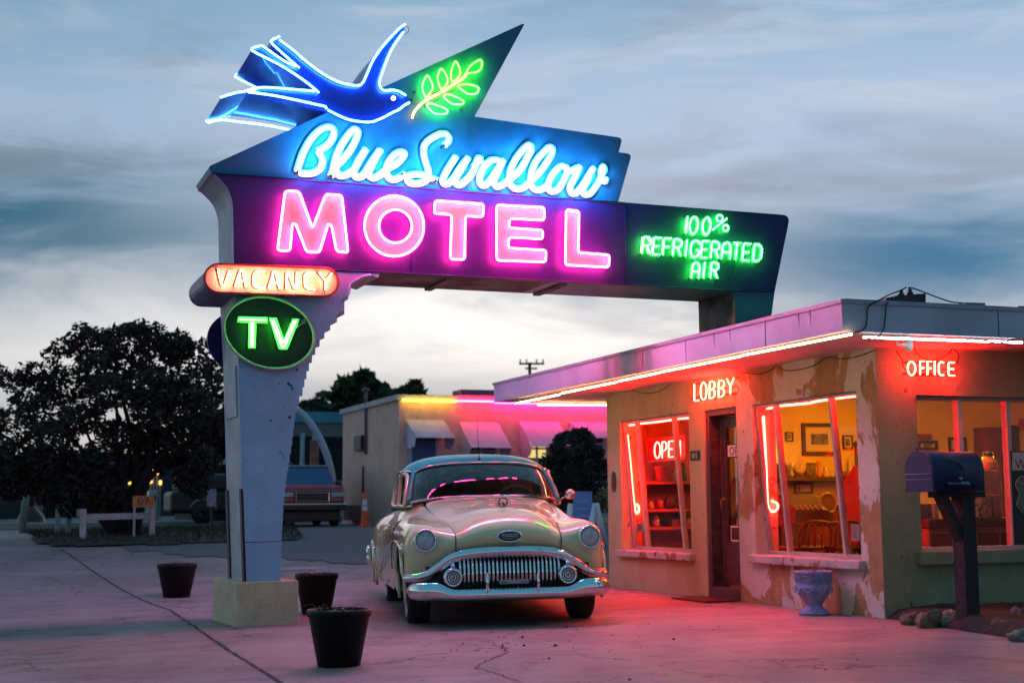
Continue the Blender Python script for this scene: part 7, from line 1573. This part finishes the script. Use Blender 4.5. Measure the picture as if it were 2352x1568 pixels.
# dark van, notice board on a stick
g = at(425, 1165, 45.0); g.z = zg(g.x, g.y); Mt = Matrix.Translation(g)
o = thing('dark_van', 'dark van parked across the street behind the flowering tree', 'car', g)
tb_((-.45, 0, .35), (3.4, 1.8, 1.05), BLACK, 'body', .12); tb_((-.2, .1, 1.0), (2.4, 1.7, 1.6), BLACK, 'cabin', .15)
for x in (.55, 2.7): b = MB(); b.lathe([(.1, -.1), (.34, -.1), (.36, 0), (.34, .1), (.1, .1)], (g.x + x, g.y + .05, g.z + .36), 'Y', 24); b.build('wheel', RUBBER, o)
b = MB(); b.tube([(g.x + .55 + .44 * math.cos(a * .2), g.y - .005, g.z + .36 + .44 * math.sin(a * .2)) for a in range(1, 15)], .02, 5); b.build('wheel_arch', GREYM, o)
g = at(486, 1192, 33.0); g.z = zg(g.x, g.y); q0, q1 = at(476, 1122, 33.0), at(497, 1162, 33.0)
o = thing('yard_sign', 'small pale notice on a thin stake left of the sign post', 'sign', g)
b = MB(); b.box((q0.x, q0.y, q1.z), (q1.x, q0.y + .02, q0.z)); b.build('panel', mat('grey_panel', (0.38, 0.37, 0.40), 0.7, var=.4, vscale=12), o); b = MB(); b.box((g.x - .02, g.y + .005, g.z), (g.x + .02, g.y + .04, q0.z)); b.build('stake', DARKM, o)
# white barrier rails round the bed, with an orange number board
RAIL = mat('rail_white', (0.42, 0.40, 0.39), 0.7, var=.25, vscale=6)
def rail_post(px, py, d, htop, w=.11):
    q = at(px, py, d); q.z = zg(q.x, q.y); zt__ = at(px, htop, d).z; b.box((q.x - w / 2, q.y - w / 2, q.z - .1), (q.x + w / 2, q.y + w / 2, zt__)); return q
o = thing('barrier_rail', 'low white timber rail along the front of the turf bed', 'barrier', at(243, 1228, 27.5))
b = MB(); a_ = rail_post(190, 1228, 27.2, 1168); b.build('post', RAIL, o); b = MB(); c_ = rail_post(349, 1222, 28.3, 1150); b.build('post', RAIL, o)
b = MB(); za_, zc_ = at(190, 1180, 27.2).z, at(349, 1176, 28.3).z; h_ = .12
b.prism([Vector((a_.x - .05, a_.y - .075, za_ - h_)), Vector((c_.x + .02, c_.y - .075, zc_ - h_)), Vector((c_.x + .02, c_.y - .075, zc_)), Vector((a_.x - .05, a_.y - .075, za_))], (0, .02, 0)); b.build('board', RAIL, o)
o = thing('barrier_rail', 'short white timber rail along the left side of the turf bed', 'barrier', at(160, 1218, 30))
b = MB(); e_ = rail_post(157, 1212, 31.0, 1172); b.build('post', RAIL, o); b = MB(); e2 = rail_post(133, 1196, 33.5, 1168); b.build('post', RAIL, o)
b = MB(); l0, l1, l2, l3 = at(131, 1172, 33.4), at(184, 1187, 27.4), at(184, 1170, 27.4), at(131, 1160, 33.4); b.prism([l0, l1, l2, l3], (.03, .01, 0)); b.build('board', RAIL, o)
q0, q1 = at(305, 1138, 27.9), at(356, 1164, 27.9)
o = thing('number_board', 'orange board with dark numbers above the white rail', 'sign', (q0.x, q0.y, q1.z))
b = MB(); b.box((q0.x, q0.y, q1.z), (q1.x, q0.y + .03, q0.z)); b.build('board', mat('orange_board', (0.55, 0.17, 0.03), 0.6, var=.4, vscale=8), o)
t = text_mesh('07', .23, frame_m(Vector(((q0.x + q1.x) / 2 - .0, q0.y - .004, q1.z + .035)), (1, 0, 0), (0, 0, 1)), .001); t.build('lettering', BLACK, o)
b = MB()
for x in (q0.x + .04, q1.x - .04): b.box((x - .02, q0.y + .03, zg(x, q0.y)), (x + .02, q0.y + .06, q1.z + .1))
b.build('stake', RAIL, o)
q0, q1 = at(262, 1140, 31.0), at(305, 1152, 31.0); b = MB(); b.box((q0.x, q0.y, q1.z), (q1.x, q0.y + .04, q0.z)); b.box((q0.x + .1, q0.y + .01, zg(q0.x, q0.y)), (q0.x + .16, q0.y + .03, q1.z)); b.solo('pink_board', mat('pinkish_board', (0.30, 0.13, 0.17), 0.7), 'narrow pinkish board behind the left end of the orange board', 'sign')
# street bits glimpsed at the far left: pole, traffic signal, lit shop
g = at(51, 1192, 36.0); g.z = zg(g.x, g.y); b = MB(); b.tube([g, Vector((g.x + .12, g.y, at(58, 1070, 36.0).z))], .085, 8); b.solo('timber_pole', mat('pale_timber', (0.36, 0.31, 0.24), 0.8, var=.3, vscale=5), 'short pale timber pole at the far left of the bed', 'pole')
g = at(72, 1172, 60.0); g.z = .5; o = thing('traffic_signal', 'dark signal post with two red lamps at the far left', 'traffic signal', g)
zt_ = at(72, 1072, 60.0).z; b = MB(); b.tube([g, (g.x, g.y, zt_)], .11, 8); b.lathe([(.6, 0), (.5, .3), (.12, .7)], g, 'Z', 10); b.build('post', BLACK, o)
SIG = emit('signal_red', (1.0, 0.05, 0.06), 9.0)
for px in (69, 80): q = at(px, 1086, 59.8); b = MB(); b.ball(q, .11, 10, 8); b.build('lamp', SIG, o); b = MB(); b.box((q.x - .2, q.y + .08, q.z - .25), (q.x + .2, q.y + .3, q.z + .25)); b.build('housing', BLACK, o)
p0, p1 = at(-40, 1150, 85.0), at(110, 1150, 85.0)
o = thing('lit_store', 'distant store with bright narrow windows at the far left', 'building', (p0.x, p0.y, .5))
b = MB(); b.box((p0.x, p0.y, .3), (p1.x, p0.y + 8, 4.2)); b.build('wall', MAT['dark_store_wall'], o)
b = MB(); b.box((p1.x - 1.4, p0.y - .05, .6), (p1.x - .2, p0.y - .002, 3.4)); b.build('side_poster', mat('magenta_poster', (0.30, 0.06, 0.16), 0.7, var=.8, vscale=1.5, color2=(.35, .18, .03)), o)
WIN = emit('shop_window_glow', (1.0, 0.86, 0.66), 0.9)
for x0_, x1_ in ((33, 38), (44, 49), (66, 70)):
    a_, c_ = at(x0_, 1085, 84.9), at(x1_, 1128, 84.9); b = MB(); b.box((a_.x, a_.y - .1, c_.z), (c_.x, a_.y - .01, a_.z)); b.build('window', WIN, o)
# filling station pumps with yellow lamps behind the tree
AMB = emit('amber_lamp', (1.0, 0.50, 0.06), 3.2)
for i, (px, py, h) in enumerate(((425, 1385, 70), (1278, 720, 20), (1395, 745, 55), (1432, 620, 85), (1520, 605, 80), (1552, 600, 65), (1580, 715, 40), (1488, 690, 60))):
    (x, y), = zz('LF', [(px, py)])
    if i == 0: continue
    q = at(x, y, 62.0); hh = h / 3.36 / 1.2755 * 62 / FPX
    o = thing('station_lamp', ['', 'small amber lamp low behind the tree trunk', 'tall amber lamp left of the station lamp cluster', 'long amber lamp high in the station lamp cluster', 'amber lamp right of the highest one in the cluster', 'narrow amber lamp at the top right of the cluster', 'low amber lamp at the right end of the cluster', 'dim amber lamp in the middle of the cluster'][i], 'lamp', (q.x, q.y, .5))
    b = MB(); b.box((q.x - .05, q.y, q.z - hh / 2), (q.x + .05, q.y + .1, q.z + hh / 2)); b.build('lamp_panel', AMB, o); b = MB(); b.box((q.x - .03, q.y + .11, .5), (q.x + .03, q.y + .17, q.z)); b.build('post', GREYM, o)
for px, py, w, h, lab in ((330, 1120, 26, 60, 'white fuel pump on the left behind the tree'), (352, 1125, 22, 70, 'white fuel pump on the right behind the tree')):
    q = at(px, 1176, 62.0); q.z = .5; ww, hh = w * 62 / FPX / 2, h * 62 / FPX; b = MB(); b.bbox((q.x - ww, q.y, .5), (q.x + ww, q.y + .6, .5 + hh), .05); b.mi = 1; b.box((q.x - ww * .7, q.y - .02, .5 + hh * .55), (q.x + ww * .7, q.y - .002, .5 + hh * .85)); b.solo('fuel_pump', [WHITE, BLACK], lab, 'fuel pump')
p0, p1 = at(110, 1150, 90.0), at(440, 1150, 90.0); b = MB(); b.box((p0.x, p0.y, .3), (p1.x, p0.y + 8, 4.6)); b.solo('street_store', MAT['dark_store_wall'], 'long dark store across the street behind the tree', 'building')
# utility pole above the lobby roof, power line on the left
g = at(1220, 1180, 95.0); g.z = .4; o = thing('utility_pole', 'wooden utility pole with crossarm above the pink wing', 'utility pole', g)
zt_ = at(1220, 828, 95.0).z; b = MB(); b.tube([g, (g.x, g.y, zt_)], lambda t: .16 - .05 * t, 8); b.build('pole', BARK, o)
q0, q1 = at(1192, 835, 95.0), at(1250, 835, 95.0); b = MB(); b.tube([q0, q1], .07, 6)
for t in (.05, .3, .7, .95): s_ = q0.lerp(q1, t); b.tube([s_, s_ + Vector((0, 0, .3))], .05, 5)
b.tube([at(1206, 846, 95.0), at(1234, 846, 95.0)], .06, 6); b.build('crossarm', BARK, o)
b = MB(); b.tube(smooth([at(430, 905, 50), at(520, 912, 50), at(560, 918, 50)], 4), .03, 5); b.solo('street_lamp_arm', GREYM, 'thin grey lamp arm crossing the sky left of the sign post', 'lamp arm')
